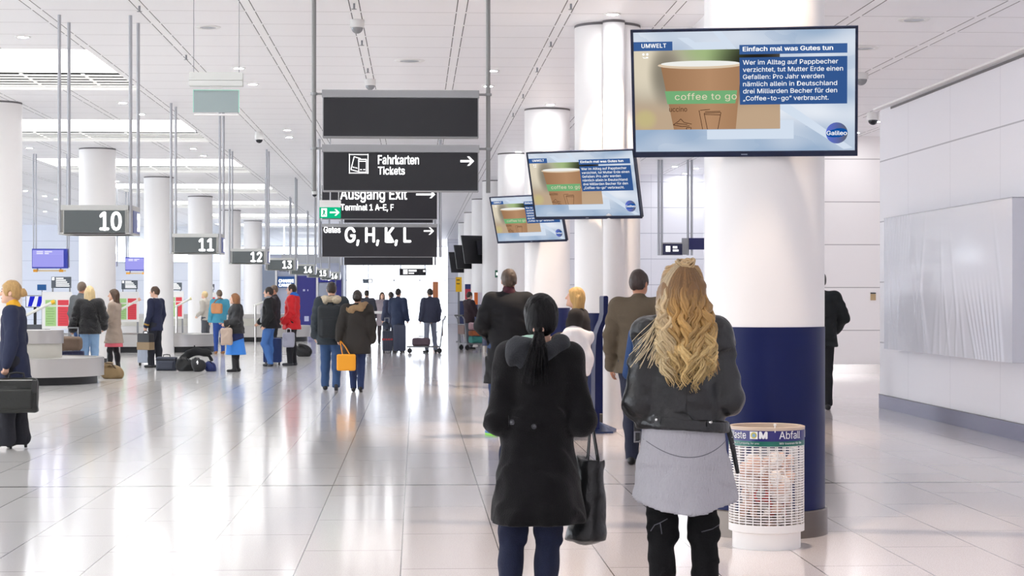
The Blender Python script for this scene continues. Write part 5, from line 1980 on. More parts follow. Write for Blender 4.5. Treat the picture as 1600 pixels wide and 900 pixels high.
def grow_hair(f, m, parent, res, style='short', name='hair'):
    s = f.skin(res, (-0.35, -0.45, 0.9), (0.35, 0.35, 1.9))
    th = {'short': 0.010, 'thin': 0.006}.get(style, 0.016)
    s.ell(f.hp((0, -0.010, 0.016)), (0.075 + th, 0.094 + th, 0.104 + th), 0.01, f.hr)
    # clear the face and the ears' front
    s.ell(f.hp((0, 0.105, -0.045)), (0.085, 0.085, 0.115), 0.012, f.hr, cut=True)
    if style in ('short', 'thin'):
        s.ell(f.hp((0, 0.03, -0.125)), (0.16, 0.13, 0.10), 0.012, f.hr, cut=True)
        s.box(f.hp((0, -0.1, -0.155)), (0.2, 0.2, 0.06), 0.01, 0.01, f.hr, cut=True)
        for x in (-1, 1):
            s.ell(f.hp((x * 0.09, 0.0, -0.02)), (0.024, 0.026, 0.038), 0.006, f.hr, cut=True)
    if style == 'bun':
        s.ell(f.hp((0, 0.04, -0.13)), (0.16, 0.13, 0.10), 0.012, f.hr, cut=True)
        for x in (-1, 1):
            s.ell(f.hp((x * 0.09, 0.0, -0.02)), (0.022, 0.026, 0.038), 0.006, f.hr, cut=True)
        s.ell(f.hp((0, -0.128, 0.0)), (0.042, 0.036, 0.046), 0.012, f.hr)
        s.cone(f.hp((0, -0.13, 0.03)), f.hp((0.02, -0.15, -0.02)), 0.02, 0.02, 0.01)
    if style in ('bob', 'long'):
        L = -0.17 if style == 'bob' else -0.30
        for x in (-1, -0.5, 0, 0.5, 1):
            a0 = f.hp((x * 0.062, -0.03 - 0.045 * (1 - abs(x)), 0.0))
            a1 = f.hp((x * 0.078, -0.035 - 0.06 * (1 - abs(x)), L))
            s.cone(a0, a1, 0.045, 0.034, 0.02)
        s.ell(f.hp((0, 0.125, -0.06)), (0.072, 0.09, 0.125), 0.012, f.hr, cut=True)
    s.folds(0.003, 60, 5, None, (1.6, 1, 0.4))
    return s.mesh(name, m, parent)

SKINM = mat('skin_light', 'e2b59c', 0.5, var=0.05, vscale=12)
SKINW = mat('skin_warm', 'c98f72', 0.5, var=0.05, vscale=12)
EYEW = mat('eye_white', 'f2efec', 0.2)
def cloth(name, col, rough=0.85, var=0.06, bump=(120, 0.25), sheen=0.0):
    return mat(name, col, rough, var=var, vscale=18, bump=bump, sheen=sheen)
def hairm(name, col, rough=0.45):
    return mat(name, col, rough, var=0.35, vscale=60, bump=(90, 0.5, (1, 1, 0.12)))

def person(label, px, d, h, facing, group=None, arms=None, feet=None, lean=(0, 0), head=(0, 0), knees=None, build=1.0, res=0.015,
           skin=SKINM, hair=None, top=None, trousers=None, skirt=None, shoes=None, face=True, name='person', sh=0.185):
    """facing: 0 looks away from the camera down the hall, 90 to its left, -90 to its right, 180 towards it."""
    x, y = W(px, d)
    t = thing(name, label, 'person', (x, y, 0), math.radians(facing), group)
    f = Figure(h, arms, feet, lean, head, knees, build, sh)
    grow_body(f, skin, t, res, face)
    if trousers:
        grow_trousers(f, trousers[0], t, res, **trousers[1])
    if skirt:
        grow_skirt(f, skirt[0], t, res, **skirt[1])
    if top:
        grow_top(f, top[0], t, res, **top[1])
    if hair:
        grow_hair(f, hair[0], t, res * 0.8, hair[1])
    if shoes:
        grow_shoes(f, shoes[0], t, min(res, 0.012), **shoes[1])
    return t, f
# ------------------------------------------------------------------ the two women seen from behind
from mathutils.bvhtree import BVHTree
def bvh_of(o):
    me = o.data
    return BVHTree.FromPolygons([v.co[:] for v in me.vertices], [p.vertices[:] for p in me.polygons])

def drape(name, bvh, m, parent, x0, x1, zf, hgt, off=0.006, n=40, y0=-1.0, dy=1.0, rows=4):
    """A band laid on the back of a garment: zf(x) its middle height."""
    bm = NB()
    g = []
    for i in range(n + 1):
        x = x0 + (x1 - x0) * i / n
        col = []
        for j in range(rows + 1):
            z = zf(x) + hgt * (j / rows - 0.5)
            loc, nor, _, _ = bvh.ray_cast(Vector((x, y0, z)), Vector((0, dy, 0)))
            if loc is None:
                col.append(None)
                continue
            e = off * (1.0 if 0 < j < rows else 0.75)
            col.append((bm.verts.new(loc + nor * e), bm.verts.new(loc - nor * 0.004)))
        g.append(col)
    for i in range(n):
        for j in range(rows):
            q = (g[i][j], g[i + 1][j], g[i + 1][j + 1], g[i][j + 1])
            if None in q:
                continue
            bm.faces.new([v[0] for v in q])
            for a, b in ((0, 1), (2, 3), (1, 2), (3, 0)):
                edge = (j == 0 and (a, b) == (0, 1)) or (j == rows - 1 and (a, b) == (2, 3)) or (i == n - 1 and (a, b) == (1, 2)) or (i == 0 and (a, b) == (3, 0))
                if edge:
                    bm.faces.new((q[a][0], q[b][0], q[b][1], q[a][1]))
    return obj(name, bm, m, parent, True)

def stud(name, bvh, m, parent, x, z, r, thick=0.004):
    loc, nor, _, _ = bvh.ray_cast(Vector((x, -1.0, z)), Vector((0, 1, 0)))
    bm = NB()
    lathe(bm, [(0, thick), (r * 0.55, thick * 0.8), (r * 0.72, thick * 1.1), (r, thick * 0.7), (r, -0.004)], 20)
    o = obj(name, bm, m, parent, True)
    o.rotation_mode = 'QUATERNION'
    o.rotation_quaternion = nor.to_track_quat('Z', 'Y')
    o.location = loc + nor * 0.006
    return o

M_WOOL = mat('black_wool', '131214', 0.95, spec=0.2, var=0.25, vscale=40, bump=(180, 0.35), sheen=0.12)
M_CHAR = mat('charcoal_fleece', '2b2d32', 0.95, var=0.15, vscale=30, bump=(150, 0.4), sheen=0.1)
M_DENIM = mat('dark_denim', '121b38', 0.85, var=0.25, vscale=26, bump=(200, 0.35))
M_LEA = mat('black_leather', '141416', 0.36, spec=0.6, bump=(30, 0.3), var=0.15, vscale=9)
M_JEA = mat('black_jeans', '101012', 0.85, spec=0.25, bump=(160, 0.3), var=0.2, vscale=25)
M_SKIRT = mat('grey_ribbed_jersey', 'b2b0b6', 0.85, bump=(220, 0.5, (1, 1, 0.2)), var=0.05, vscale=80)
M_BLKHAIR = mat('black_hair', '080608', 0.5, spec=0.22, var=0.3, vscale=40, bump=(70, 0.6, (1, 1, 0.1)))

# --- woman in the black hooded coat
x, y = W(838, 9.0)
t = thing('person', 'dark-haired woman with ponytail in a black hooded coat, seen from behind', 'person', (x, y, 0))
f = Figure(1.575, {'R': dict(el=(0.222, -0.03, 1.10), wr=(0.13, 0.20, 1.13), n=(-1, 0, 0.3), curl=1.0), 'L': dict(el=(-0.214, -0.03, 1.11), wr=(-0.10, 0.22, 1.15), n=(1, 0, 0.3), curl=1.0)},
           {'L': (-0.155, 0.02, 0.1, 0), 'R': (0.04, 0.0, -0.05, 0)}, (0.035, 0.0), (0.0, 0.05), None, 1.06, 0.158)
grow_body(f, SKINM, t, 0.008)
s = f.skin(0.009, (-0.5, -0.5, 0.0), (0.5, 0.5, 1.12))
s.oval(V(0, 0, 0.88), V(0, 0, 1.0), (0.17, 0.12), (0.15, 0.11), 0.03)
for sd in 'RL':
    g = f.Lg[sd]
    s.cone(g['hip'], g['kn'], 0.098, 0.070, 0.03)
    s.cone(g['kn'], g['an'] + V(0, 0, -0.04), 0.068, 0.054, 0.03)
    s.ell(g['kn'] * 0.62 + g['an'] * 0.38 + V(0, -0.02, 0), (0.062, 0.066, 0.12), 0.03)
    # creases gathered behind the knee
    for q in range(5):
        zz = g['kn'][2] - 0.05 + q * 0.028
        c = g['kn'] + V(0, -0.035, zz - g['kn'][2])
        s.cone(c + V(-0.05, 0.01, 0.012 * (q % 2)), c + V(0.05, 0.01, -0.012 * (q % 2)), 0.026, 0.026, 0.012)
s.folds(0.006, 30, 3, None, (1, 1, 1.6))
s.plane((0, 0, 0.05), (0, 0, -1))
s.mesh('jeans', M_DENIM, t)
grow_shoes(f, mat('dark_shoe', '1c1b1e', 0.5), t, 0.01)
s = f.skin(0.009, (-0.5, -0.45, 0.5), (0.5, 0.45, 1.62))
s.oval(f.up(V(0, 0, 1.10)), f.up(V(0.0, -0.01, 1.35)), (0.165, 0.125), (0.180, 0.130), 0.06, False)
s.oval(V(0.008, 0, 1.14), V(0.006, 0, 0.53), (0.162, 0.125), (0.262, 0.205), 0.05, True, (0.010, 5, 0.8))
s.cone(f.A['L']['sh'], f.A['R']['sh'], 0.073, 0.073, 0.05)
s.cone(f.A['L']['sh'] + V(0.05, 0, 0.03), f.neck0 + V(-0.03, 0, 0.02), 0.06, 0.07, 0.04)
s.cone(f.A['R']['sh'] + V(-0.05, 0, 0.03), f.neck0 + V(0.03, 0, 0.02), 0.06, 0.07, 0.04)
for sd in 'RL':
    a = f.A[sd]
    s.cone(a['sh'], a['el'], 0.080, 0.066, 0.03)
    s.cone(a['el'], a['wr'], 0.066, 0.052, 0.03)
    s.ell(a['el'] + V(0, -0.01, -0.01), (0.068, 0.07, 0.075), 0.03)
s.cone(f.neck0, f.neck0 + V(0, 0.012, 0.05), 0.085, 0.07, 0.02)
s.folds(0.010, 17, 12, None, (1, 1, 0.8))
s.folds(0.004, 40, 5, None, (1, 1, 1.2))
s.plane((0, 0, 0.565), (0, 0, -1))
coat = s.mesh('coat', M_WOOL, t, 2)
B = bvh_of(coat)
zf = lambda x_: 0.978 - 0.19 * (x_ + 0.066)
bel = drape('half_belt', B, M_WOOL, t, -0.135, 0.012, zf, 0.052, 0.010)
M_BTN = mat('black_button', '4a4a4f', 0.25, spec=0.8)
for bx_ in (-0.113, -0.017):
    stud('button', B, M_BTN, bel, bx_, zf(bx_), 0.0135, 0.014)
# centre back seam
s = f.skin(0.007, (-0.4, -0.4, 1.2), (0.4, 0.3, 1.66))
n0 = f.neck0
s.chain([n0 + V(-0.125, 0.03, 0.075), n0 + V(-0.118, -0.06, 0.045), n0 + V(-0.085, -0.105, 0.005), n0 + V(-0.035, -0.125, -0.025), n0 + V(0.03, -0.10, 0.02), n0 + V(0.095, -0.04, 0.06), n0 + V(0.115, 0.04, 0.075)], [0.036, 0.042, 0.046, 0.046, 0.042, 0.042, 0.036], 0.03)
s.ell(n0 + V(-0.055, -0.100, -0.035), (0.105, 0.042, 0.085), 0.03)
s.ell(n0 + V(-0.09, -0.085, -0.005), (0.085, 0.05, 0.075), 0.03)
s.ell(n0 + V(0.005, -0.02, 0.15), (0.075, 0.075, 0.10), 0.02, cut=True)
s.folds(0.013, 26, 31)
s.mesh('hood', M_CHAR, t, 2)
s = f.skin(0.007, (-0.3, -0.3, 1.35), (0.3, 0.3, 1.7))
s.cone(n0 + V(-0.075, -0.055, 0.075), n0 + V(-0.015, -0.065, 0.085), 0.024, 0.03, 0.02)
s.cone(n0 + V(-0.075, -0.055, 0.075), n0 + V(-0.085, 0.03, 0.08), 0.024, 0.02, 0.02)
s.mesh('shirt_collar', mat('mint_collar', 'bfe0d0', 0.8), t)
# sleek hair drawn into a low ponytail
s = f.skin(0.006, (-0.3, -0.35, 1.2), (0.3, 0.3, 1.85))
s.ell(f.hp((0, -0.010, 0.014)), (0.091, 0.108, 0.114), 0.01, f.hr)
s.ell(f.hp((0, -0.045, -0.02)), (0.083, 0.075, 0.085), 0.02, f.hr)
s.ell(f.hp((0, 0.105, -0.045)), (0.088, 0.085, 0.115), 0.012, f.hr, cut=True)
s.ell(f.hp((0, 0.02, -0.135)), (0.17, 0.10, 0.09), 0.012, f.hr, cut=True)
for sx in (-1, 1):
    s.ell(f.hp((sx * 0.10, 0.0, -0.025)), (0.028, 0.03, 0.042), 0.008, f.hr, cut=True)
s.cone(f.hp((-0.03, -0.085, -0.05)), f.hp((-0.02, -0.125, -0.062)), 0.045, 0.024, 0.02)
s.folds(0.0022, 110, 5, None, (1.2, 1.0, 0.25))
s.mesh('hair', M_BLKHAIR, t)
# the combed strands, running over the scalp to the tie
bm = NB()
rr = random.Random(14)
tie = f.hp((-0.02, -0.126, -0.060)) * f.S
for i in range(170):
    ph = math.radians(rr.uniform(-105, 105) if i % 3 else rr.uniform(-45, 45))
    th = rr.uniform(-0.75, 0.2) if abs(ph) < 1 else rr.uniform(0.2, 1.25)
    p0 = np.array([math.sin(th) * math.sin(ph) if th > 0 else 0.9 * math.sin(ph) * abs(math.sin(th)), -math.sin(th) * math.cos(ph) if th > 0 else math.sin(-th) * 0.9, math.cos(th)])
    p1 = np.array([-0.14, -0.93, -0.5])
    pts, rs = [], []
    for k in range(16):
        u = k / 15
        q = unit(p0 * (1 - u) + p1 * u)
        e = np.array([0.091, 0.108, 0.114]) * 1.004
        c = f.hp(q * e + np.array([0, -0.008, 0.012])) * f.S
        w = sm0 = max(0.0, (u - 0.75) / 0.25)
        c = c * (1 - w) + tie * w
        pts.append(tuple(c))
        rs.append(0.0024 * (0.5 + 0.5 * math.sin(math.pi * min(1, u * 1.1 + 0.05))))
    tube(bm, pts, rs, 5)
obj('combed_strands', bm, M_BLKHAIR, t, True)
bm = NB()
rr = random.Random(4)
tie = f.hp((-0.02, -0.128, -0.064)) * f.S
for i in range(130):
    a = rr.random() * 2 * math.pi
    q = math.sqrt(rr.random())
    ex = -0.022 + 0.062 * q * math.cos(a) + rr.uniform(-0.014, 0.014)
    L = rr.uniform(0.15, 0.25)
    pts, rs = [], []
    for k in range(9):
        u = k / 8
        pts.append((tie[0] + 0.016 * q * math.cos(a) * (1 - u) + ex * u ** 1.2 + 0.004 * math.sin(5 * u + i), tie[1] - 0.008 * math.sin(math.pi * min(1, u * 1.6)) - 0.020 * q * math.sin(a) * (0.4 + u) - 0.085 * min(1, u * 1.9) ** 0.8, tie[2] - L * u + 0.006 * math.sin(math.pi * u)))
        rs.append(0.0048 * (1 - 0.8 * u ** 2))
    tube(bm, pts, rs, 5)
obj('ponytail', bm, M_BLKHAIR, t, True)
bm = NB()
tube(bm, [(tie[0] + 0.020 * math.cos(a), tie[1] + 0.006 * math.sin(a), tie[2] + 0.012 * math.sin(a) + 0.006) for a in [2 * math.pi * i / 20 for i in range(21)]], 0.007, 8)
obj('hair_tie', bm, mat('hair_tie_beige', 'c9a08e', 0.6), t, True)
coat_woman = t

# her black leather bag hangs from the forearm
x, y = W(918, 9.24)
t = thing('handbag', 'black leather tote bag hanging from the arm of the dark-haired woman', 'handbag', (x, y, 0))
k9 = 9.24 / F
X = lambda px: (px - 918) * k9
Z = lambda py: zat(py, 9.24)
s = Skin((-0.2, -0.25, 0.30), (0.2, 0.3, 0.92), 0.007)
s.oval(V(X(925), 0, Z(716)), V(X(917), 0, Z(842)), (0.064, 0.055), (0.092, 0.075), 0.02)
s.ell(V(X(917), 0, Z(832)), (0.094, 0.078, 0.06), 0.03)
s.ell(V(X(928), 0, Z(710)), (0.050, 0.036, 0.035), 0.015, cut=True)
s.folds(0.007, 18, 9, None, (1, 1, 0.6))
s.folds(0.0025, 50, 2)
s.mesh('bag_body', M_LEA, t, 2)
bm = NB()
for yy in (-0.04, 0.045):
    for (pa, pb, r_) in (((922, 648), (918.5, 716), 0.004), ((925, 648), (934, 716), 0.0055)):
        tube(bm, [(X(pa[0]), -0.03, Z(pa[1])), (X(pa[0]), -0.03 + (yy + 0.03) * 0.5, Z(pa[1] + 14)), (X(pb[0]), yy, Z(pb[1])), (X(pb[0]), yy, Z(pb[1] + 7))], r_, 8)
obj('strap', bm, M_LEA, t, True)

# --- blonde woman in the leather jacket
x, y = W(1066, 8.8)
t = thing('person', 'woman with long wavy blonde hair in black leather jacket and grey skirt, from behind', 'person', (x, y, 0))
f = Figure(1.715, {'R': dict(el=(0.215, -0.03, 1.13), wr=(0.12, 0.20, 1.10), n=(-1, 0, 0.3), curl=1.0), 'L': dict(el=(-0.205, -0.03, 1.12), wr=(-0.10, 0.21, 1.10), n=(1, 0, 0.3), curl=1.0)},
           {'L': (-0.098, 0.0, 0.05, 0), 'R': (0.118, 0.0, -0.05, 0)}, (0.0, 0.0), (-0.05, 0.05), None, 1.0, 0.162)
S2 = f.S
grow_body(f, SKINM, t, 0.008)
s = f.skin(0.009, (-0.5, -0.5, 0.0), (0.5, 0.5, 1.12))
s.oval(V(0, 0, 0.88), V(0, 0, 1.0), (0.165, 0.12), (0.15, 0.11), 0.03)
for sd in 'RL':
    g = f.Lg[sd]
    s.cone(g['hip'], g['kn'], 0.092, 0.068, 0.03)
    s.cone(g['kn'], g['an'] + V(0, 0, -0.04), 0.064, 0.048, 0.03)
    s.ell(g['kn'] * 0.6 + g['an'] * 0.4 + V(0, -0.022, 0), (0.060, 0.064, 0.12), 0.03)
    for q in range(4):
        c = g['kn'] + V(0, -0.035, -0.04 + q * 0.03)
        s.cone(c + V(-0.05, 0.01, 0.012 * (q % 2)), c + V(0.05, 0.01, -0.01 * (q % 2)), 0.026, 0.026, 0.012)
s.folds(0.004, 32, 8, None, (1, 1, 1.6))
s.plane((0, 0, 0.05), (0, 0, -1))
jeans = s.mesh('jeans', M_JEA, t)
BJ = bvh_of(jeans)
def thread(pts):
    out = []
    for px_, pz_ in pts:
        loc, nor, _, _ = BJ.ray_cast(Vector((px_, -1, pz_)), Vector((0, 1, 0)))
        if loc is not None:
            out.append(loc + nor * 0.005)
    return out
M_THR = mat('frayed_thread', '5f5f66', 0.9)
k88 = 8.8 / F
for pts in (((1016, 828), (1022, 819), (1030, 814), (1040, 808)), ((1030, 815), (1031, 824), (1032, 832)), ((1064, 832), (1070, 822), (1080, 815)), ((1094, 829), (1110, 825), (1122, 819))):
    p_ = thread([((a - 1066) * k88, zat(b, 8.8)) for a, b in pts])
    if len(p_) > 1:
        obj('frayed_thread', tube(NB(), p_, 0.0022, 5), M_THR, t)
grow_shoes(f, mat('black_boot', '19191b', 0.5), t, 0.01)
s = f.skin(0.008, (-0.45, -0.4, 0.5), (0.45, 0.4, 1.06))
s.oval(V(0.005, 0, 1.02), V(0.005, -0.005, 0.82), (0.192, 0.145), (0.215, 0.170), 0.02, True)
s.oval(V(0.005, 0, 0.86), V(0.014, -0.01, 0.56), (0.208, 0.162), (0.264, 0.225), 0.02, True, (0.016, 4, 1.9))
s.folds(0.004, 22, 14)
s.plane((0, -0.235, 0.598), (0.02, 0.33, -1))
skirt = s.mesh('skirt', M_SKIRT, t, 2)
BS = bvh_of(skirt)
drape('yoke_seam', BS, mat('seam_shadow', '6b696f', 0.9), skirt, -0.205, 0.225, lambda q: 0.845 + 2.0 * (q - 0.01) ** 2, 0.004, 0.0012, 40, rows=1)
# jacket
s = f.skin(0.008, (-0.5, -0.4, 0.9), (0.5, 0.4, 1.62))
s.oval(f.up(V(0, 0, 1.14)), f.up(V(0, -0.01, 1.35)), (0.172, 0.128), (0.185, 0.132), 0.06, False)
s.oval(V(0, 0, 1.20), V(0.002, 0, 0.95), (0.178, 0.13), (0.212, 0.165), 0.04)
s.cone(f.A['L']['sh'], f.A['R']['sh'], 0.074, 0.074, 0.05)
s.cone(f.A['L']['sh'] + V(0.05, 0, 0.03), f.neck0 + V(-0.03, 0, 0.02), 0.06, 0.07, 0.04)
s.cone(f.A['R']['sh'] + V(-0.05, 0, 0.03), f.neck0 + V(0.03, 0, 0.02), 0.06, 0.07, 0.04)
for sd in 'RL':
    a = f.A[sd]
    s.cone(a['sh'], a['el'], 0.078, 0.064, 0.025)
    s.cone(a['el'], a['wr'], 0.064, 0.05, 0.02)
    s.ell(a['el'] + V(0, -0.01, -0.01), (0.066, 0.068, 0.07), 0.03)
s.cone(f.neck0, f.neck0 + V(0, 0.01, 0.06), 0.085, 0.075, 0.02)
s.folds(0.008, 18, 22, None, (1, 1, 1.3))
s.folds(0.0055, 44, 4, None, (0.7, 1, 1.5))
s.plane((0, 0, 0.985), (0, 0, -1))
jk = s.mesh('leather_jacket', M_LEA, t, 2)
BK = bvh_of(jk)
sb = f.skin(0.007, (-0.4, -0.35, 0.92), (0.4, 0.35, 1.1))
sb.oval(V(0.002, 0, 1.08), V(0.002, 0, 0.95), (0.209, 0.162), (0.222, 0.175), 0.0)
sb.folds(0.003, 16, 22)
sb.plane((0, 0, 1.038), (0.09, 0, 1))
sb.plane((0, 0, 0.984), (-0.09, 0, -1))
band = sb.mesh('waistband', M_LEA, t, 2)
BK0, BK = BK, bvh_of(band)
M_STUD = mat('steel_stud', 'd8d6d4', 0.2, 1.0)
for sx, py in ((-0.129, 653), (0.100, 657)):
    lp = drape('belt_loop', BK, M_LEA, band, sx - 0.012, sx + 0.012, lambda q: zat(py, 8.8) + 0.002, 0.044, 0.008, 6)
    stud('stud', BK, M_STUD, lp, sx, zat(py, 8.8), 0.0085, 0.012)
drape('back_seam', BK0, mat('leather_seam', '0b0b0c', 0.5), jk, -0.002, 0.002, lambda q: 1.19, 0.32, 0.002, 2, rows=24)
bm = NB()
bx(bm, (-0.205, 0.02, 0.955), (0.03, 0.010, 0.09), 0.003)
bl = obj('belt_end', bm, M_LEA, t)
bm = NB()
for c_, sz in (((-0.217, 0.02, 0.925), (0.006, 0.016, 0.05)), ((-0.190, 0.02, 0.925), (0.006, 0.016, 0.05)), ((-0.2035, 0.02, 0.948), (0.032, 0.016, 0.006)), ((-0.2035, 0.02, 0.902), (0.032, 0.016, 0.006))):
    bx(bm, c_, sz, 0.002)
obj('buckle', bm, mat('buckle_steel', '77757a', 0.35, 0.9), bl)
bm = NB()
tube(bm, [(0.20, -0.02, 0.99), (0.218, -0.03, 0.93), (0.236, -0.03, 0.84), (0.253, -0.02, 0.76)], [0.014, 0.013, 0.011, 0.009], 8)
bl = obj('belt_end', bm, M_LEA, t, True)
bm = NB()
for q in range(2):
    lathe(bm, [(0, 0.004), (0.004, 0.003), (0.004, 0)], 10, (0.222 + 0.008 * q, -0.045, 0.925 - 0.03 * q))
obj('eyelet', bm, M_STUD, bl, True)
# a little blue denim under the sleeve edge at her side
s = f.skin(0.008, (-0.4, -0.3, 1.15), (-0.1, 0.3, 1.5))
s.cone(f.A['L']['sh'] + V(-0.052, 0.06, 0.0), f.A['L']['el'] + V(-0.045, 0.05, 0.12), 0.034, 0.03, 0.02)
s.mesh('denim_sleeve_lining', mat('denim_blue', '2f4a78', 0.85), t)

# hair: a mass underneath, then some two hundred wavy locks, and a twisted knot on top
def hair_vc():
    m = bpy.data.materials.new('blonde_hair')
    m.use_nodes = True
    nt = m.node_tree
    b = nt.nodes['Principled BSDF']
    a = nt.nodes.new('ShaderNodeVertexColor')
    a.layer_name = 'tone'
    n = nt.nodes.new('ShaderNodeTexNoise')
    tc = nt.nodes.new('ShaderNodeTexCoord')
    mp = nt.nodes.new('ShaderNodeMapping')
    mp.inputs['Scale'].default_value = (1, 1, 0.1)
    nt.links.new(tc.outputs['Object'], mp.inputs[0])
    nt.links.new(mp.outputs[0], n.inputs['Vector'])
    n.inputs['Scale'].default_value = 140
    c = mixc(nt, nmath(nt, 'MULTIPLY', n.outputs[0], 0.3), a.outputs[0], hexc('6d4d2c'))
    nt.links.new(c, b.inputs['Base Color'])
    b.inputs['Roughness'].default_value = 0.38
    bp = nt.nodes.new('ShaderNodeBump')
    bp.inputs['Strength'].default_value = 0.5
    bp.inputs['Distance'].default_value = 0.006
    nt.links.new(n.outputs[0], bp.inputs['Height'])
    nt.links.new(bp.outputs[0], b.inputs['Normal'])
    return m
M_BLOND = hair_vc()
ROOT, MID, END, PALE = (np.array(hexc(q)) for q in ('8d663a', 'c49652', 'edcd8c', 'ead8b2'))
s = f.skin(0.008, (-0.3, -0.4, 1.2), (0.3, 0.3, 1.86))
s.ell(f.hp((0, -0.010, 0.016)), (0.090, 0.108, 0.116), 0.01, f.hr)
s.ell(f.hp((0, 0.105, -0.045)), (0.088, 0.085, 0.115), 0.012, f.hr, cut=True)
for q in (-1, -0.5, 0, 0.5, 1):
    s.cone(f.hp((q * 0.066, -0.045 - 0.03 * (1 - abs(q)), 0.0)), f.hp((q * 0.095, -0.075 - 0.06 * (1 - abs(q)), -0.20)), 0.045, 0.045, 0.03)
    s.cone(f.hp((q * 0.095, -0.075 - 0.06 * (1 - abs(q)), -0.20)), f.hp((q * 0.10, -0.10 - 0.04 * (1 - abs(q)), -0.30)), 0.045, 0.02, 0.03)
s.folds(0.006, 40, 6, None, (1.4, 1, 0.5))
hm = s.mesh('hair', M_BLOND, t)
ca = hm.data.color_attributes.new('tone', 'FLOAT_COLOR', 'POINT')
for i, v in enumerate(hm.data.vertices):
    u = min(1, max(0, (1.62 - v.co.z) / 0.3))
    ca.data[i].color = (*(ROOT * (1 - u) * 0.8 + MID * u * 0.8), 1)
def locks(name, specs, parent):
    bm = NB()
    lay = bm.verts.layers.float_color.new('tone')
    for pts, rs, cols in specs:
        n0 = len(bm.verts)
        tube(bm, pts, rs, 6)
        bm.verts.ensure_lookup_table()
        for k in range(len(pts)):
            for q in range(6):
                bm.verts[n0 + k * 6 + q][lay] = (*cols[k], 1)
    me = bpy.data.meshes.new(name)
    bm.to_mesh(me)
    bm.free()
    me.polygons.foreach_set('use_smooth', [True] * len(me.polygons))
    me.materials.append(M_BLOND)
    return link(bpy.data.objects.new(name, me), parent)
rr = random.Random(21)
hc = f.hc * S2
sm = lambda a, b, u: (lambda q: q * q * (3 - 2 * q))(min(1, max(0, (u - a) / (b - a))))
specs = []
EH = np.array([0.093, 0.111, 0.119]) * S2
knot = unit(np.array([0.06, -0.45, 0.9]))
clumps = []
for i in range(46):
    clumps.append(dict(ph=math.radians(-112 + 224 * (i + rr.uniform(-0.3, 0.3)) / 45), fr=rr.uniform(2.6, 4.0), p0=rr.random() * 6.3, A=rr.uniform(0.010, 0.020), sg=rr.choice((-1, 1)), L=rr.uniform(0.385, 0.475), lay=rr.uniform(-0.016, 0.016), tone=rr.uniform(0.62, 1.05), ys=rr.uniform(0.25, 0.8)))
for i in range(414):
    cl = clumps[i % 46]
    ph = cl['ph'] + rr.uniform(-0.06, 0.06)
    side = math.sin(ph)
    p1 = np.array([math.sin(ph), -math.cos(ph), -0.05])
    r0 = rr.uniform(0.05, 0.5)
    tone = cl['tone'] * rr.uniform(0.75, 1.1)
    jx, jl = rr.uniform(-0.010, 0.010), cl['lay'] + rr.uniform(-0.008, 0.008)
    L = cl['L'] * rr.uniform(0.93, 1.03) - 0.06 * abs(side) ** 2
    us = 0.22
    pts, rs, cols = [], [], []
    n = 30
    for k in range(n):
        u = k / (n - 1)
        if u < us:
            w = r0 + (1 - r0) * u / us
            q = unit(knot * (1 - w) + p1 * w)
            p = hc + q * EH * (1.0 + 0.03 * w) + np.array([0, -0.008, 0.012])
        else:
            v = (u - us) / (1 - us)
            g = sm(0.0, 0.5, v)
            x1, y1, z1 = side * EH[0] * 1.03, -math.cos(ph) * EH[1] * 1.03 - 0.008, -0.05 * EH[2] + 0.012
            x2, y2 = side * 0.106, -0.163 - 0.014 * math.cos(ph) - jl
            wv = cl['A'] * sm(0.0, 0.35, v) * (1 + 0.5 * v)
            a_ = 2 * math.pi * cl['fr'] * v + cl['p0'] + jx * 20
            p = hc + np.array([x1 * (1 - g) + x2 * g + jx + wv * math.sin(a_), y1 * (1 - g) + y2 * g + cl['sg'] * cl['ys'] * wv * math.cos(a_), z1 - L * v])
        pts.append(tuple(p))
        rs.append((0.0078 if i % 3 else 0.0052) * (0.5 + 0.5 * sm(0, 0.25, u)) * (1 - 0.85 * sm(0.78, 1.0, u)))
        c = ROOT * (1 - sm(0.1, 0.5, u)) + MID * sm(0.1, 0.5, u)
        c = c * (1 - sm(0.45, 0.95, u)) + END * sm(0.45, 0.95, u)
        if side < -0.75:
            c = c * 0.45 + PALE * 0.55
        cols.append(c * tone)
    specs.append((pts, rs, cols))
# fine loose strands straying over her shoulder
for i in range(40):
    pts, rs, cols = [], [], []
    e = rr.uniform(0.06, 0.185)
    zend = rr.uniform(-0.36, -0.22)
    for k in range(14):
        u = k / 13
        pts.append((hc[0] - 0.075 - e * u ** 1.5 + 0.006 * math.sin(9 * u + i), hc[1] - 0.07 - 0.07 * sm(0.2, 0.8, u), hc[2] - 0.02 + (zend + 0.02) * u))
        rs.append(0.0014)
        cols.append(PALE)
    specs.append((pts, rs, cols))
for i in range(24):
    pts, rs, cols = [], [], []
    e = rr.uniform(0.01, 0.065)
    zend = rr.uniform(-0.40, -0.25)
    for k in range(14):
        u = k / 13
        pts.append((hc[0] + 0.085 + e * u ** 1.5 + 0.006 * math.sin(9 * u + i), hc[1] - 0.07 - 0.08 * sm(0.2, 0.8, u), hc[2] - 0.02 + (zend + 0.02) * u))
        rs.append(0.0016)
        cols.append(MID)
    specs.append((pts, rs, cols))
locks('hair_locks', specs, hm)
specs = []
kx, ky, kz = hc[0] + 0.008, hc[1] - 0.045, hc[2] + 0.112
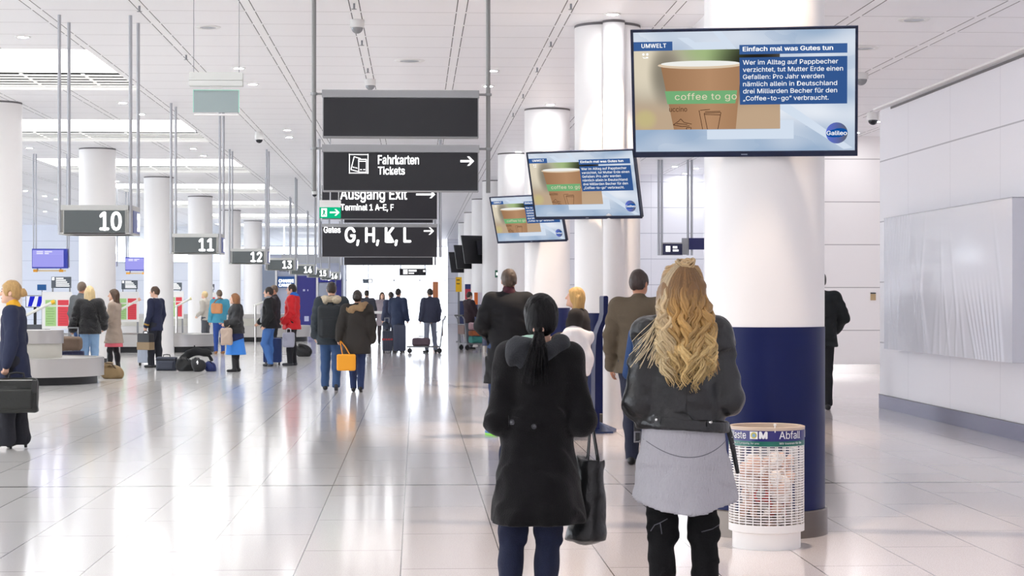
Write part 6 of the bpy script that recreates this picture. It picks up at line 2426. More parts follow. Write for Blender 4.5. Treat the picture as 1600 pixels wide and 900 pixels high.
for i in range(44):
    a0 = rr.random() * 6.3
    R0 = rr.uniform(0.010, 0.046)
    tl = rr.uniform(-0.9, 0.9)
    tone = rr.uniform(0.5, 1.05)
    pts, rs, cols = [], [], []
    for k in range(18):
        a = a0 + k / 17 * 5.6
        pts.append((kx + R0 * math.cos(a), ky + 0.8 * R0 * math.sin(a), kz + 0.010 * math.sin(2 * a + i) + R0 * 0.42 * math.sin(a + tl) + rr.uniform(-0.002, 0.002)))
        rs.append(0.0056 * math.sin(math.pi * (0.08 + 0.88 * k / 17)))
        cols.append((MID * 0.55 + PALE * 0.45) * tone)
    specs.append((pts, rs, cols))
for sx in (-1, 1):
    for i in range(26):
        tone = rr.uniform(0.55, 1.0)
        pts, rs, cols = [], [], []
        z1 = rr.uniform(-0.005, 0.085)
        for k in range(12):
            u = k / 11
            a = (1 - u)
            ang = math.radians(100) * a
            w0 = math.sqrt(max(0.03, 1 - ((z1 * a + 0.10 * u) / 0.13) ** 2))
            pts.append((hc[0] + sx * 0.096 * math.sin(ang) * w0 + 0.008 * u, hc[1] - 0.012 - 0.112 * math.cos(ang) * w0 * (1 - 0.55 * u), hc[2] + 0.018 + z1 * a + 0.092 * u))
            rs.append(0.0052 * (0.5 + 0.5 * math.sin(math.pi * min(1, u * 1.2 + 0.1))))
            cols.append((ROOT * a * 0.5 + MID * (0.5 * a + 0.6 * u) + PALE * u * 0.4) * tone)
        specs.append((pts, rs, cols))
locks('hair_knot', specs, hm)
# ------------------------------------------------------------------ luggage builders
def bag_box(name, label, cat, px, d, w, dep, h, m, z0=0.0, rot=0.0, group=None, handle=0.06, hm=None, trim=None, soft=0.04, taper=0.0, front_pocket=False):
    x, y = W(px, d)
    t = thing(name, label, cat, (x, y, z0), math.radians(rot), group)
    s = Skin((-w / 2 - 0.08, -dep / 2 - 0.08, -0.03), (w / 2 + 0.08, dep / 2 + 0.08, h + 0.08), max(0.008, min(w, h) / 28))
    s.box((0, 0, h / 2), (w / 2, dep / 2, h / 2), soft, 0.01)
    if soft > 0.03:
        s.folds(0.006, 22, int(px))
    s.plane((0, 0, 0.0), (0, 0, -1))
    s.mesh('bag_body', m, t)
    if front_pocket:
        s = Skin((-w / 2, -dep / 2 - 0.09, 0), (w / 2, 0, h), max(0.008, min(w, h) / 28))
        s.box((0, -dep / 2 - 0.012, h * 0.40), (w * 0.40, 0.025, h * 0.30), 0.02, 0.01)
        s.mesh('pocket', m, t)
    if handle:
        hw = w * 0.18
        bm = NB()
        tube(bm, [(-hw, 0, h - 0.015), (-hw * 0.9, 0, h + handle * 0.8), (0, 0, h + handle), (hw * 0.9, 0, h + handle * 0.8), (hw, 0, h - 0.015)], 0.011, 8)
        obj('handle', bm, hm or M_BLACK, t, True)
    if trim:
        bm = NB()
        bx(bm, (0, 0, h * 0.8), (w + 0.008, dep + 0.008, 0.02), 0.004)
        obj('zip', bm, trim, t)
    return t

def suitcase(label, px, d, w, dep, h, m, rot=0.0, group='rolling suitcases', pull=0.0, stripe=None):
    x, y = W(px, d)
    t = thing('suitcase', label, 'suitcase', (x, y, 0), math.radians(rot), group)
    bm = NB()
    bx(bm, (0, 0, 0.06 + (h - 0.06) / 2), (w, dep, h - 0.06), 0.045)
    for q in (-0.25, 0.0, 0.25):
        bx(bm, (q * w, -dep / 2, 0.06 + (h - 0.06) / 2), (0.02, 0.016, (h - 0.06) * 0.86), 0.004)
    obj('shell', bm, m, t, True)
    for sx in (-1, 1):
        for sy in (-1, 1):
            bm = NB()
            lathe(bm, [(0, -0.015), (0.028, -0.015), (0.028, 0.015), (0, 0.015)], 14)
            bmesh.ops.rotate(bm, verts=bm.verts[:], cent=(0, 0, 0), matrix=Matrix.Rotation(math.pi / 2, 3, 'Y'))
            bx(bm, (0, 0, 0.03), (0.03, 0.035, 0.03), 0.004)
            obj('wheel', bm, M_BLACK, t, False, (sx * w * 0.36, sy * dep * 0.3, 0.029))
    if pull:
        bm = NB()
        for sx in (-1, 1):
            tube(bm, [(sx * w * 0.22, dep * 0.3, h - 0.02), (sx * w * 0.22, dep * 0.3, h + pull)], 0.009, 8)
        tube(bm, [(-w * 0.24, dep * 0.3, h + pull), (w * 0.24, dep * 0.3, h + pull)], 0.014, 8)
        obj('pull_handle', bm, M_STEELDK, t, True)
    else:
        bm = NB()
        tube(bm, [(-w * 0.2, 0, h - 0.01), (-w * 0.18, 0, h + 0.025), (w * 0.18, 0, h + 0.025), (w * 0.2, 0, h - 0.01)], 0.01, 8)
        obj('grip', bm, M_BLACK, t, True)
    if stripe:
        obj('strap', bx(NB(), (0, 0, h * 0.62), (w + 0.012, dep + 0.012, 0.05), 0.004), stripe, t)
    return t

NAVYC = cloth('navy_wool', '232a45', 0.85)
NAVYS = cloth('navy_suit', '1d2340', 0.8)
DKTRO = cloth('charcoal_trousers', '23242c', 0.85)
BLKC = cloth('black_cloth', '17181b', 0.85)
FUR = mat('black_fur', '131216', 0.95, var=0.4, vscale=50, bump=(60, 1.0), sheen=0.3)
PUF = cloth('black_quilted', '1e1f22', 0.55)
HB = hairm('brown_hair', '4a3423')
HDB = hairm('dark_brown_hair', '2b211b')
HGB = hairm('grey_brown_hair', '6b5a4b')
HBL = hairm('golden_hair', 'c79f5e')
HPB = hairm('pale_blond_hair', 'd3ba8a')
HRB = hairm('auburn_hair', '8a5a33')
BSH = mat('black_shoe', '141316', 0.35)

# --- woman in navy coat walking out of the frame with a briefcase
t, f = person('blonde woman in navy overcoat and yellow scarf striding with a black briefcase', 22, 19.8, 1.72, 90, None,
    {'L': dict(el=(-0.235, -0.03, 1.13), wr=(-0.235, 0.03, 0.895), dir=(0, 0.12, -1), n=(0.7, 0.5, 0.2), curl=1.5), 'R': dict(el=(0.235, -0.03, 1.13), wr=(0.235, 0.12, 0.92))},
    {'L': (-0.09, 0.06, 0.05, 0.055, 0.38), 'R': (0.09, -0.06, -0.05, 0.055, 0.38)}, (0.0, 0.02), (0.05, 0.0), None, 1.0, 0.009, SKINM,
    (hairm('blonde_bun_hair', 'b8935c'), 'bun'), (NAVYC, dict(t=0.026, hem=0.47, hemr=(0.20, 0.235), collar=0.03, name='overcoat', folds=0.005, seed=5)), (DKTRO, dict(t=0.02, z0=0.035, wide=0.035)), None,
    (BSH, dict()))
S = f.S
s = f.skin(0.008, (-0.3, -0.3, 1.3), (0.3, 0.35, 1.65))
s.cone(f.neck0 + V(0, 0.0, 0.05), f.neck0 + V(0, 0.022, 0.092), 0.066, 0.060, 0.02)
s.cone(f.neck0 + V(0, 0.06, 0.03), f.neck0 + V(-0.02, 0.105, -0.06), 0.035, 0.03, 0.02)
s.folds(0.003, 60, 3)
s.mesh('yellow_scarf', cloth('yellow_silk', 'eeb11d', 0.5), t)
s = f.skin(0.008, (-0.3, -0.2, 1.05), (0.3, 0.35, 1.6))
s.cone(f.neck0 + V(0, 0.05, 0.02), f.neck0 + V(0, 0.115, -0.20), 0.05, 0.045, 0.02)
s.mesh('white_blouse', cloth('white_blouse_cloth', 'eceaea', 0.7), t)
for sx in (-1, 1):
    p0 = f.hp((sx * 0.032, 0.0865, 0.0125)) * S
    bm = NB()
    bmesh.ops.create_uvsphere(bm, u_segments=12, v_segments=8, radius=0.0055, matrix=Matrix.Translation(Vector(p0)))
    obj('eye', bm, mat('eye_dark', '2b2320', 0.2), t, True)
    a_, b_ = f.hp((sx * 0.016, 0.094, 0.038)) * S, f.hp((sx * 0.048, 0.078, 0.038)) * S
    obj('eyebrow', tube(NB(), [Vector(a_), Vector(b_)], 0.0035, 6), HGB, t)
a_, b_ = f.hp((-0.022, 0.088, -0.058)) * S, f.hp((0.022, 0.088, -0.058)) * S
obj('lips', tube(NB(), [Vector(a_), Vector((a_ + b_) / 2) + Vector((0, 0.006, 0)).__class__((-0.004, 0.006, 0)), Vector(b_)], 0.006, 6), mat('lips_rose', 'b9685f', 0.4), t, True)
for sd in 'LR':
    g = f.Lg[sd]
    h_, t_ = foot_pts(g)
    bm = NB()
    hz = h_ * S
    tube(bm, [(hz[0], hz[1] - 0.005, hz[2]), (hz[0], hz[1] - 0.012, 0.004)], [0.026, 0.014], 10)
    obj('heel', bm, BSH, t, True)
bag = bag_box('briefcase', 'black leather briefcase in the hand of the woman in the navy overcoat', 'briefcase', 26, 19.53, 0.43, 0.16, 0.355, mat('briefcase_black', '1f211f', 0.45, bump=(30, 0.15)), 0.385, 3, None, 0.055, None, None, 0.035, 0, True)
obj('clasp', bx(NB(), (0.19, -0.085, 0.27), (0.06, 0.03, 0.13), 0.01), mat('briefcase_tab', '2b2b2b', 0.3, 0.2), bag)
obj('zip', bx(NB(), (-0.01, -0.083, 0.335), (0.36, 0.006, 0.008), 0.002), mat('zip_pale', 'b9b9b4', 0.3, 0.6), bag)

# --- group round the nearest carousel
person('tall man with grey-brown hair in grey jacket, behind the blonde woman in black fur', 127, 39.3, 1.86, -35, None, None, None, (0, 0), (0.3, 0), None, 1.08, 0.018, SKINW,
       (HGB, 'short'), (cloth('grey_tweed', '5d6063', 0.9), dict(hem=0.80, name='jacket')), (cloth('blue_jeans_a', '2f4b7d', 0.85), dict()), None, (BSH, dict()))
t, f = person('blonde woman in black fur jacket and pale jeans, seen from behind at the carousel', 140, 37.5, 1.76, 4, None,
       {'L': dict(el=(-0.275, -0.03, 1.14), wr=(-0.335, 0.02, 0.93), curl=1.4), 'R': dict(el=(0.265, -0.02, 1.15), wr=(0.26, 0.10, 0.97), curl=1.0)}, None, (0, 0), (0.1, 0), None, 1.05, 0.015, SKINM,
       (HPB, 'bob'), (FUR, dict(t=0.05, hem=0.83, hemr=(0.245, 0.18), name='fur_jacket', folds=0.012, sleeve=1.0)), (cloth('pale_jeans', '86a6c9', 0.85), dict(t=0.022)), None, (BSH, dict()))
t, f = person('woman with long brown hair in taupe coat over a pink dress, in profile', 178, 38.1, 1.70, 82, None,
       {'L': dict(el=(-0.215, 0.04, 1.16), wr=(-0.06, 0.22, 1.27), n=(0.3, -1, 0), curl=1.0), 'R': dict(el=(0.215, 0.06, 1.15), wr=(0.05, 0.24, 1.22), n=(-0.3, -1, 0), curl=1.0)},
       {'L': (-0.09, 0.07, 0.1, 0), 'R': (0.09, -0.08, 0, 0)}, (0, -0.02), (0.35, 0.0), None, 0.95, 0.013, SKINM,
       (HB, 'long'), (cloth('taupe_wool', '9b8b7e', 0.9), dict(t=0.03, hem=0.66, hemr=(0.21, 0.20), collar=0.07, name='coat')), (cloth('black_tights', '151418', 0.8), dict(t=0.002, z1=0.98, folds=0.0)),
       (cloth('pink_dress', 'd0606c', 0.8), dict(z1=1.0, z0=0.585, r1=(0.16, 0.13), r0=(0.19, 0.19))), (BSH, dict(boot=0.9, name='boot')))
s = f.skin(0.012, (-0.3, -0.3, 1.1), (0.3, 0.4, 1.62))
s.cone(f.neck0 + V(0, 0.02, 0.02), f.neck0 + V(0, 0.04, 0.06), 0.085, 0.075, 0.02)
s.cone(f.neck0 + V(0, 0.08, 0.0), f.neck0 + V(-0.02, 0.15, -0.2), 0.055, 0.05, 0.03)
s.folds(0.006, 50, 8)
s.mesh('scarf', cloth('cream_scarf', 'd9c8bb', 0.9), t)
suitcase('navy suitcase with pull handle, held by the blonde woman in black fur', 114, 36.95, 0.42, 0.26, 0.52, cloth('navy_case', '151c47', 0.5, bump=None), 5, 'rolling suitcases', 0.44)
x, y = W(112, 36.7)
bag_box('travel_bag', 'brown travel bag riding on the navy suitcase', 'bag', 112, 36.80, 0.40, 0.18, 0.27, cloth('brown_bag', '6b584a', 0.7), 0.53, 5, None, 0.0, None, None, 0.07)
x, y = W(88.0, 36.95)
t = thing('water_bottle', 'blue bottle at the side of the navy suitcase', 'bottle', (x, y, 0.58))
t.location.z = 0.36
obj('bottle_body', lathe(NB(), [(0, 0), (0.04, 0), (0.042, 0.02), (0.042, 0.16), (0.025, 0.2), (0.016, 0.21), (0, 0.21)], 18), mat('bottle_blue', '2f62d8', 0.2), t, True)
obj('cap', lathe(NB(), [(0.018, 0.205), (0.018, 0.235), (0, 0.235)], 14), M_WHITE, t, True)
obj('holder', bx(NB(), (0.06, 0.02, 0.04), (0.12, 0.03, 0.06), 0.005), M_BLACK, t)
def soft_bag(name, label, px, d, w, dep, h, m, seed, strap=True, group=None, z0=0.0):
    x, y = W(px, d)
    t = thing(name, label, 'bag', (x, y, z0), 0, group)
    s = Skin((-w * 0.7, -dep * 0.9, -0.02), (w * 0.7, dep * 0.9, h * 1.3), 0.012)
    r = np.random.default_rng(seed)
    s.ell((0, 0, h * 0.40), (w / 2, dep / 2, h * 0.52), 0.03)
    s.ell((-w * 0.2, 0, h * 0.52), (w * 0.26, dep * 0.4, h * 0.42), 0.04)
    s.ell((w * 0.22, 0.02, h * 0.32), (w * 0.28, dep * 0.42, h * 0.34), 0.04)
    s.folds(0.022, 16, seed)
    s.plane((0, 0, 0.0), (0, 0, -1))
    s.mesh('bag_body', m, t)
    if strap:
        bm = NB()
        tube(bm, [(-w * 0.3, 0, h * 0.6), (-w * 0.2, -dep * 0.3, h * 0.98), (w * 0.05, -dep * 0.35, h * 0.95), (w * 0.25, -dep * 0.25, h * 0.55)], 0.014, 8)
        obj('strap', bm, M_BLACK if seed % 2 else mat('strap_brown', '4d3b28', 0.6), t, True)
    return t
soft_bag('travel_bag', 'tan leather bag slumped on the floor at the feet of the woman in taupe', 174, 36.6, 0.44, 0.3, 0.31, cloth('tan_leather', '8a7350', 0.6), 4)
soft_bag('backpack', 'dark backpack on the floor behind the tan bag', 161, 40.5, 0.36, 0.26, 0.30, cloth('dark_pack', '2c2c30', 0.7), 5)

# --- man in uniform and the bags beside him
t, f = person('man in dark navy uniform with gold cuff, standing in profile with a pilot case', 243, 42.3, 1.78, 62, None,
       {'L': dict(el=(-0.245, -0.02, 1.14), wr=(-0.25, 0.07, 0.90), curl=1.4), 'R': dict(el=(0.245, -0.02, 1.14), wr=(0.25, 0.06, 0.9))}, {'L': (-0.09, 0.05, 0.1, 0), 'R': (0.09, -0.04, -0.05, 0)}, (0, 0), (0.25, 0), None, 1.0, 0.013, SKINM,
       (HB, 'short'), (NAVYS, dict(t=0.022, hem=0.80, hemr=(0.195, 0.15), collar=0.02, name='uniform_jacket', folds=0.004)), (cloth('uniform_trousers', '20222c', 0.85), dict(t=0.02, wide=0.01)), None, (BSH, dict()))
a = f.A['L']
dd = unit(a['wr'] - a['el'])
bm = NB()
for q in (0.03, 0.05):
    c0, c1 = (a['wr'] - dd * q) * f.S, (a['wr'] - dd * (q + 0.011)) * f.S
    tube(bm, [Vector(c0), Vector(c1)], 0.060 * f.S, 16)
obj('gold_cuff', bm, mat('gold_braid', 'd8aa4a', 0.4, 0.4), t)
bm = NB()
tube(bm, [Vector((a['wr'] - dd * 0.012) * f.S), Vector((a['wr'] + dd * 0.012) * f.S)], 0.050 * f.S, 16)
obj('shirt_cuff', bm, M_WHITE, t)
bm = NB()
tube(bm, [Vector(f.neck0 * f.S + np.array([0, 0.006, 0.03])), Vector(f.neck0 * f.S + np.array([0, 0.016, 0.062]))], 0.062, 18)
obj('shirt_collar', bm, M_WHITE, t)
bag_box('pilot_case', 'black pilot case with tan lower half in the hand of the man in uniform', 'briefcase', 227.5, 41.95, 0.33, 0.18, 0.36, mat('pilot_case_black', '1c1a1d', 0.45), 0.40, -28, None, 0.05, None, None, 0.015)
o = [q for q in bpy.data.objects if q.name == 'pilot_case'][0]
obj('lower_half', bx(NB(), (0, 0, 0.085), (0.338, 0.188, 0.17), 0.012), mat('pilot_case_tan', '8b7556', 0.5), o)
suitcase('pale silver suitcase standing behind the man in uniform', 228, 43.6, 0.36, 0.24, 0.52, mat('silver_case', 'b9c3d4', 0.3, 0.3), 0)
bag_box('satchel', 'dark grey satchel on the floor, beside the heap of black bags', 'bag', 260.5, 40.6, 0.42, 0.2, 0.29, cloth('slate_satchel', '3a3f4e', 0.5), 0, -6, None, 0.05, None, mat('satchel_trim', '23252c', 0.4), 0.03, 0, True)
soft_bag('duffel_bag', 'black duffel bag at the edge of the heap, under the black jacket', 290, 40.4, 0.40, 0.34, 0.30, cloth('black_nylon', '17181b', 0.6), 7)
soft_bag('backpack', 'black backpack with white emblem in front of the heap of bags', 310, 40.0, 0.30, 0.24, 0.30, cloth('black_pack', '202124', 0.6), 9)
o = [q for q in bpy.data.objects if q.name.startswith('backpack')][-1]
bm = NB()
for p_ in ([(-0.03, 0.19), (-0.018, 0.19), (0.004, 0.235), (-0.008, 0.235)], [(0.006, 0.19), (0.016, 0.19), (-0.004, 0.225), (-0.014, 0.225)], [(-0.012, 0.16), (0.006, 0.16), (0.0, 0.185), (-0.01, 0.185)]):
    prism(bm, p_, -0.135, -0.12)
obj('emblem', bm, M_LET, o)
soft_bag('sports_bag', 'dark blue bag lying at the end of the heap of black bags', 329, 40.2, 0.22, 0.26, 0.22, cloth('blue_black_bag', '1f2d66', 0.6), 11)
x, y = W(306, 40.75)
t = thing('jacket', 'black jacket thrown over the heap of bags', 'jacket', (x, y, 0))
s = Skin((-0.5, -0.3, 0.1), (0.5, 0.3, 0.6), 0.014)
s.chain([V(-0.30, 0, 0.20), V(-0.16, -0.02, 0.36), V(0.02, 0, 0.42), V(0.2, 0, 0.38), V(0.34, -0.02, 0.25)], [0.06, 0.075, 0.07, 0.075, 0.05], 0.04)
s.folds(0.018, 20, 6)
s.mesh('cloth', BLKC, t)
bm = NB()
tube(bm, [(-0.02, 0, 0.44), (-0.03, 0, 0.53)], 0.012, 8)
obj('loop', bm, BLKC, t)

# --- people between the belts
person('person in pale jacket partly hidden behind the barrier post', 322, 58.0, 1.72, 60, None, {'L': dict(el=(-0.25, -0.05, 1.15), wr=(-0.2, 0.18, 1.0))}, None, (0, 0.06), (0, 0.2), None, 1.0, 0.02, SKINM,
       (HPB, 'short'), (cloth('pale_jacket', 'b9b3aa', 0.9), dict(hem=0.86, name='jacket')), (cloth('grey_trousers', '55575e', 0.85), dict()), None, (BSH, dict()))
person('person in teal jacket and jeans behind the woman with the beige bag', 343, 52.5, 1.74, 20, None, {'R': dict(el=(0.26, 0.03, 1.16), wr=(0.2, 0.24, 1.1))}, None, (0, 0), (0, 0), None, 1.1, 0.02, SKINM,
       (HGB, 'short'), (cloth('teal_jacket', '4e9fbb', 0.85), dict(hem=0.85, t=0.03, name='jacket')), (cloth('jeans_b', '2b4a94', 0.85), dict()), None, (mat('tan_shoe', '9a6b3f', 0.5), dict()))
bag = bag_box('shoulder_bag', 'orange-brown bag slung over the shoulder of the person in teal', 'bag', 339, 52.02, 0.30, 0.16, 0.28, cloth('orange_leather', 'c98a5c', 0.6), 1.10, 0, None, 0.0, None, None, 0.06)
bm = NB()
tube(bm, [(-0.11, 0.0, 0.26), (-0.02, 0.12, 0.38), (0.06, 0.34, 0.42), (0.10, 0.5, 0.40)], 0.016, 8)
obj('strap', bm, mat('orange_strap', 'a36a40', 0.6), bag)
t, f = person('woman in black quilted jacket and bright blue skirt with beige shoulder bag', 368, 39.9, 1.62, 96, None,
       {'L': dict(el=(-0.235, 0.0, 1.14), wr=(-0.17, 0.19, 1.08), n=(0.5, -0.8, 0), curl=0.8), 'R': dict(el=(0.235, 0.0, 1.14), wr=(0.15, 0.2, 1.08))}, {'L': (-0.09, 0.03, 0.15, 0), 'R': (0.09, -0.05, -0.1, 0)}, (0, 0.0), (0.05, 0.05), None, 1.15, 0.013, SKINM,
       (HRB, 'bob'), (PUF, dict(t=0.05, hem=0.86, hemr=(0.235, 0.21), collar=0.06, name='quilted_jacket', folds=0.012, hood=True)), (cloth('black_leggings', '141417', 0.8), dict(t=0.004, folds=0.0)),
       (cloth('bright_blue_skirt', '3a86e0', 0.7), dict(z1=0.98, z0=0.385, r1=(0.17, 0.15), r0=(0.20, 0.235), wave=(0.012, 3, 0.5))), (BSH, dict(boot=0.5, name='boot')))
s = f.skin(0.013, (-0.4, -0.4, 0.5), (0.4, 0.4, 1.1))
s.oval(V(0, 0, 0.98), V(0, 0, 0.66), (0.185, 0.165), (0.205, 0.205), 0.03)
s.plane((0, 0, 0.70), (0, -0.3, -1))
s.mesh('navy_tunic', cloth('navy_tunic_cloth', '1b2553', 0.8), t)
bag = bag_box('shoulder_bag', 'beige shoulder bag hanging before the woman in the bright blue skirt', 'bag', 354, 39.6, 0.24, 0.12, 0.36, cloth('beige_leather', 'b7a394', 0.65), 0.56, 4, None, 0.0, None, None, 0.05)
bm = NB()
tube(bm, [(-0.07, 0, 0.33), (0.04, 0.02, 0.38), (0.20, 0.12, 0.56)], 0.010, 8)
obj('strap', bm, mat('beige_strap', 'a08a78', 0.6), bag)
t, f = person('young man in black jacket, grey scarf and blue jeans, stepping in profile', 421, 43.0, 1.77, 80, None,
       {'L': dict(el=(-0.25, -0.09, 1.15), wr=(-0.26, 0.04, 0.93), curl=0.9), 'R': dict(el=(0.25, 0.1, 1.15), wr=(0.23, 0.28, 0.98))}, {'L': (-0.05, -0.04, 0.1, 0.03, 0.9), 'R': (0.08, 0.0, 0.0, 0)}, (0, 0.0), (0.05, 0.05), {'L': (-0.07, 0.10, 0.50)}, 1.05, 0.012, SKINM,
       (HDB, 'short'), (BLKC, dict(t=0.035, hem=0.84, hemr=(0.22, 0.20), collar=0.05, name='jacket', folds=0.008)), (cloth('mid_jeans', '4672b3', 0.85), dict(t=0.022)), None, (mat('grey_sneaker', '3d4046', 0.6), dict()))
s = f.skin(0.013, (-0.3, -0.3, 0.9), (0.3, 0.4, 1.65))
s.cone(f.neck0 + V(0, 0.02, 0.03), f.neck0 + V(0, 0.03, 0.07), 0.08, 0.072, 0.02)
s.chain([f.neck0 + V(-0.05, 0.11, 0.0), f.neck0 + V(-0.055, 0.165, -0.2), f.neck0 + V(-0.06, 0.185, -0.45)], [0.035, 0.035, 0.03], 0.02)
s.mesh('scarf', cloth('grey_scarf', '9a9ca1', 0.9), t)
person('bald man in dark coat behind the young man in jeans', 429, 47.0, 1.84, 100, None, None, None, (0, 0), (0, 0), None, 1.1, 0.018, SKINW,
       (HGB, 'thin'), (cloth('plum_coat', '2c262c', 0.85), dict(hem=0.75, name='coat')), (BLKC, dict()), None, (BSH, dict()))
t, f = person('man in bright red jacket with blue hood lining, in profile', 456, 43.5, 1.84, 82, None,
       {'L': dict(el=(-0.25, -0.05, 1.14), wr=(-0.23, 0.13, 0.96), curl=1.4), 'R': dict(el=(0.25, -0.02, 1.14), wr=(0.24, 0.14, 0.95))}, {'L': (-0.09, 0.02, 0.1, 0), 'R': (0.1, -0.03, -0.1, 0)}, (0, -0.02), (0.05, 0.05), None, 1.08, 0.012, SKINM,
       (HDB, 'short'), (cloth('red_shell', 'd5121d', 0.6), dict(t=0.045, hem=0.78, hemr=(0.215, 0.205), collar=0.05, name='red_jacket', folds=0.010, hood=True)), (cloth('black_trousers', '222328', 0.85), dict(t=0.022)), None, (mat('grey_shoe', '3a3c42', 0.6), dict()))
s = f.skin(0.013, (-0.3, -0.35, 1.3), (0.3, 0.3, 1.68))
s.cone(f.neck0 + V(0, -0.03, 0.05), f.neck0 + V(0, -0.01, 0.085), 0.09, 0.082, 0.02)
s.ell(f.neck0 + V(0, -0.08, 0.06), (0.08, 0.05, 0.035), 0.03)
s.mesh('hood_lining', cloth('bright_blue_fleece', '2f74d6', 0.8), t)
bag_box('carrier_bag', 'grey-white carrier bag held by the man in the red jacket', 'bag', 451, 43.15, 0.27, 0.14, 0.34, mat('carrier_plastic', 'a3a4b4', 0.4), 0.42, 0, None, 0.09, mat('carrier_grip', 'd5d5dc', 0.5), None, 0.05)
suitcase('royal blue suitcase beside the young man in jeans', 426, 43.9, 0.42, 0.28, 0.62, mat('blue_case', '20376f', 0.4), 0)
soft_bag('holdall', 'black holdall on the floor behind the man in the red jacket', 473, 50.0, 0.42, 0.3, 0.32, cloth('black_holdall', '191a1d', 0.6), 13)

# --- couple walking away hand in hand
t, f = person('man in dark jacket with cream fur hood and black backpack, walking away', 518, 32.1, 1.80, 4, None,
       {'R': dict(el=(0.26, -0.05, 1.15), wr=(0.30, 0.0, 0.90), curl=1.3)}, {'L': (-0.10, 0.12, 0.05, 0), 'R': (0.07, -0.16, -0.05, 0.03, 0.5)}, (0, 0.0), (0, 0), None, 1.15, 0.015, SKINM,
       (HDB, 'short'), (cloth('slate_jacket', '30383f', 0.85), dict(t=0.05, hem=0.74, hemr=(0.24, 0.18), name='jacket', folds=0.010)), (cloth('jeans_c', '36527c', 0.85), dict(t=0.024)), None, (mat('dark_sneaker', '2b2c33', 0.6), dict()))
s = f.skin(0.012, (-0.4, -0.35, 1.25), (0.4, 0.3, 1.7))
s.chain([f.neck0 + V(-0.15, 0.0, 0.03), f.neck0 + V(-0.08, -0.11, 0.035), f.neck0 + V(0.08, -0.11, 0.035), f.neck0 + V(0.15, 0.0, 0.03)], [0.05, 0.06, 0.06, 0.05], 0.03)
s.folds(0.014, 48, 3)
s.mesh('fur_hood', mat('cream_fur', 'cdbfa6', 0.95, var=0.2, vscale=50, bump=(70, 0.9)), t)
x, y = W(516, 31.82)
t2 = thing('backpack', 'large black backpack on the back of the man with the cream fur hood', 'backpack', (x, y, 0.86))
s = Skin((-0.28, -0.25, -0.05), (0.28, 0.2, 0.65), 0.012)
s.box((0, -0.02, 0.29), (0.205, 0.105, 0.27), 0.07, 0.02)
s.box((0, -0.12, 0.2), (0.15, 0.04, 0.15), 0.04, 0.02)
s.folds(0.006, 22, 3)
s.mesh('bag_body', cloth('backpack_black', '1f2428', 0.75), t2)
bm = NB()
tube(bm, [(-0.05, 0.02, 0.55), (-0.04, 0.02, 0.60), (0.04, 0.02, 0.60), (0.05, 0.02, 0.55)], 0.012, 8)
obj('carry_loop', bm, BLKC, t2)
t, f = person('woman in long dark parka with brown fur hood, walking away hand in hand', 557, 31.5, 1.66, -3, None,
       {'L': dict(el=(-0.25, -0.03, 1.13), wr=(-0.30, 0.0, 0.93), curl=1.3), 'R': dict(el=(0.25, -0.02, 1.14), wr=(0.24, 0.08, 0.92), curl=1.3)}, {'L': (-0.06, 0.10, 0.0, 0), 'R': (0.08, -0.12, 0.0, 0.02, 0.4)}, (0.02, 0.0), (0, 0), None, 1.12, 0.014, SKINM,
       (HDB, 'bun'), (cloth('dark_parka', '2b2724', 0.85), dict(t=0.055, hem=0.66, hemr=(0.255, 0.20), name='parka', folds=0.010, seed=3)), (cloth('jeans_d', '26365e', 0.85), dict(t=0.018)), None, (BSH, dict()))
s = f.skin(0.012, (-0.4, -0.35, 1.2), (0.4, 0.3, 1.7))
s.chain([f.neck0 + V(-0.16, 0.02, 0.0), f.neck0 + V(-0.10, -0.12, -0.02), f.neck0 + V(0.08, -0.12, 0.04), f.neck0 + V(0.15, 0.0, 0.07)], [0.05, 0.062, 0.062, 0.05], 0.03)
s.folds(0.014, 48, 9)
s.mesh('fur_hood', mat('brown_fur', '9a7f5e', 0.95, var=0.25, vscale=50, bump=(70, 0.9)), t)
bag = bag_box('shopping_bag', 'bright orange shopping bag swinging between the walking couple', 'bag', 541, 31.22, 0.31, 0.10, 0.27, mat('orange_carrier', 'f0a11c', 0.5), 0.36, 0, None, 0.0, None, None, 0.03)
bm = NB()
for sx in (-0.06, 0.06):
    tube(bm, [(sx, 0, 0.26), (sx * 0.6 - 0.05, 0.10, 0.38), (-0.11, 0.24, 0.49)], 0.010, 8)
obj('handle', bm, mat('orange_grip', 'd8891a', 0.5), bag)

# --- far hall
FARG = 'distant travellers before the bright windows'
def far(label, px, d, h, facing, tc, hem, pc, hair='short', hm=HDB, **kw):
    return person(label, px, d, h, facing, FARG, kw.get('arms'), kw.get('feet'), (0, 0), (0, 0), None, kw.get('build', 1.05), 0.022, SKINM, (hm, hair), (cloth('far_' + tc, tc, 0.85), dict(hem=hem, t=0.035, name='coat')), (cloth('far_t_' + pc, pc, 0.85), dict()), None, (BSH, dict()))
far('distant person in dark coat behind the woman in the parka', 573, 61.0, 1.76, 10, '3d3f4a', 0.7, '2a2c35')
far('distant woman in grey-pink coat behind the white standing table', 597, 63.0, 1.70, 190, 'a3989e', 0.62, '4a4246', 'long', HB)
far('distant person in dark navy coat just behind the man with two suitcases', 611, 58.0, 1.70, 30, '3a4058', 0.72, '2a2c3a')
far('man in navy suit with two dark suitcases, before the bright windows', 622, 54.0, 1.78, -25, '2f3a55', 0.66, '2c3245', arms={'L': dict(el=(-0.24, 0.02, 1.14), wr=(-0.2, 0.16, 1.0))})
far('man in dark jacket and pale trousers walking, beside the luggage trolley', 672, 53.6, 1.78, 20, '3b3f52', 0.82, '8d93a5', feet={'L': (-0.16, -0.18, 0.3, 0), 'R': (0.20, 0.10, -0.3, 0)})
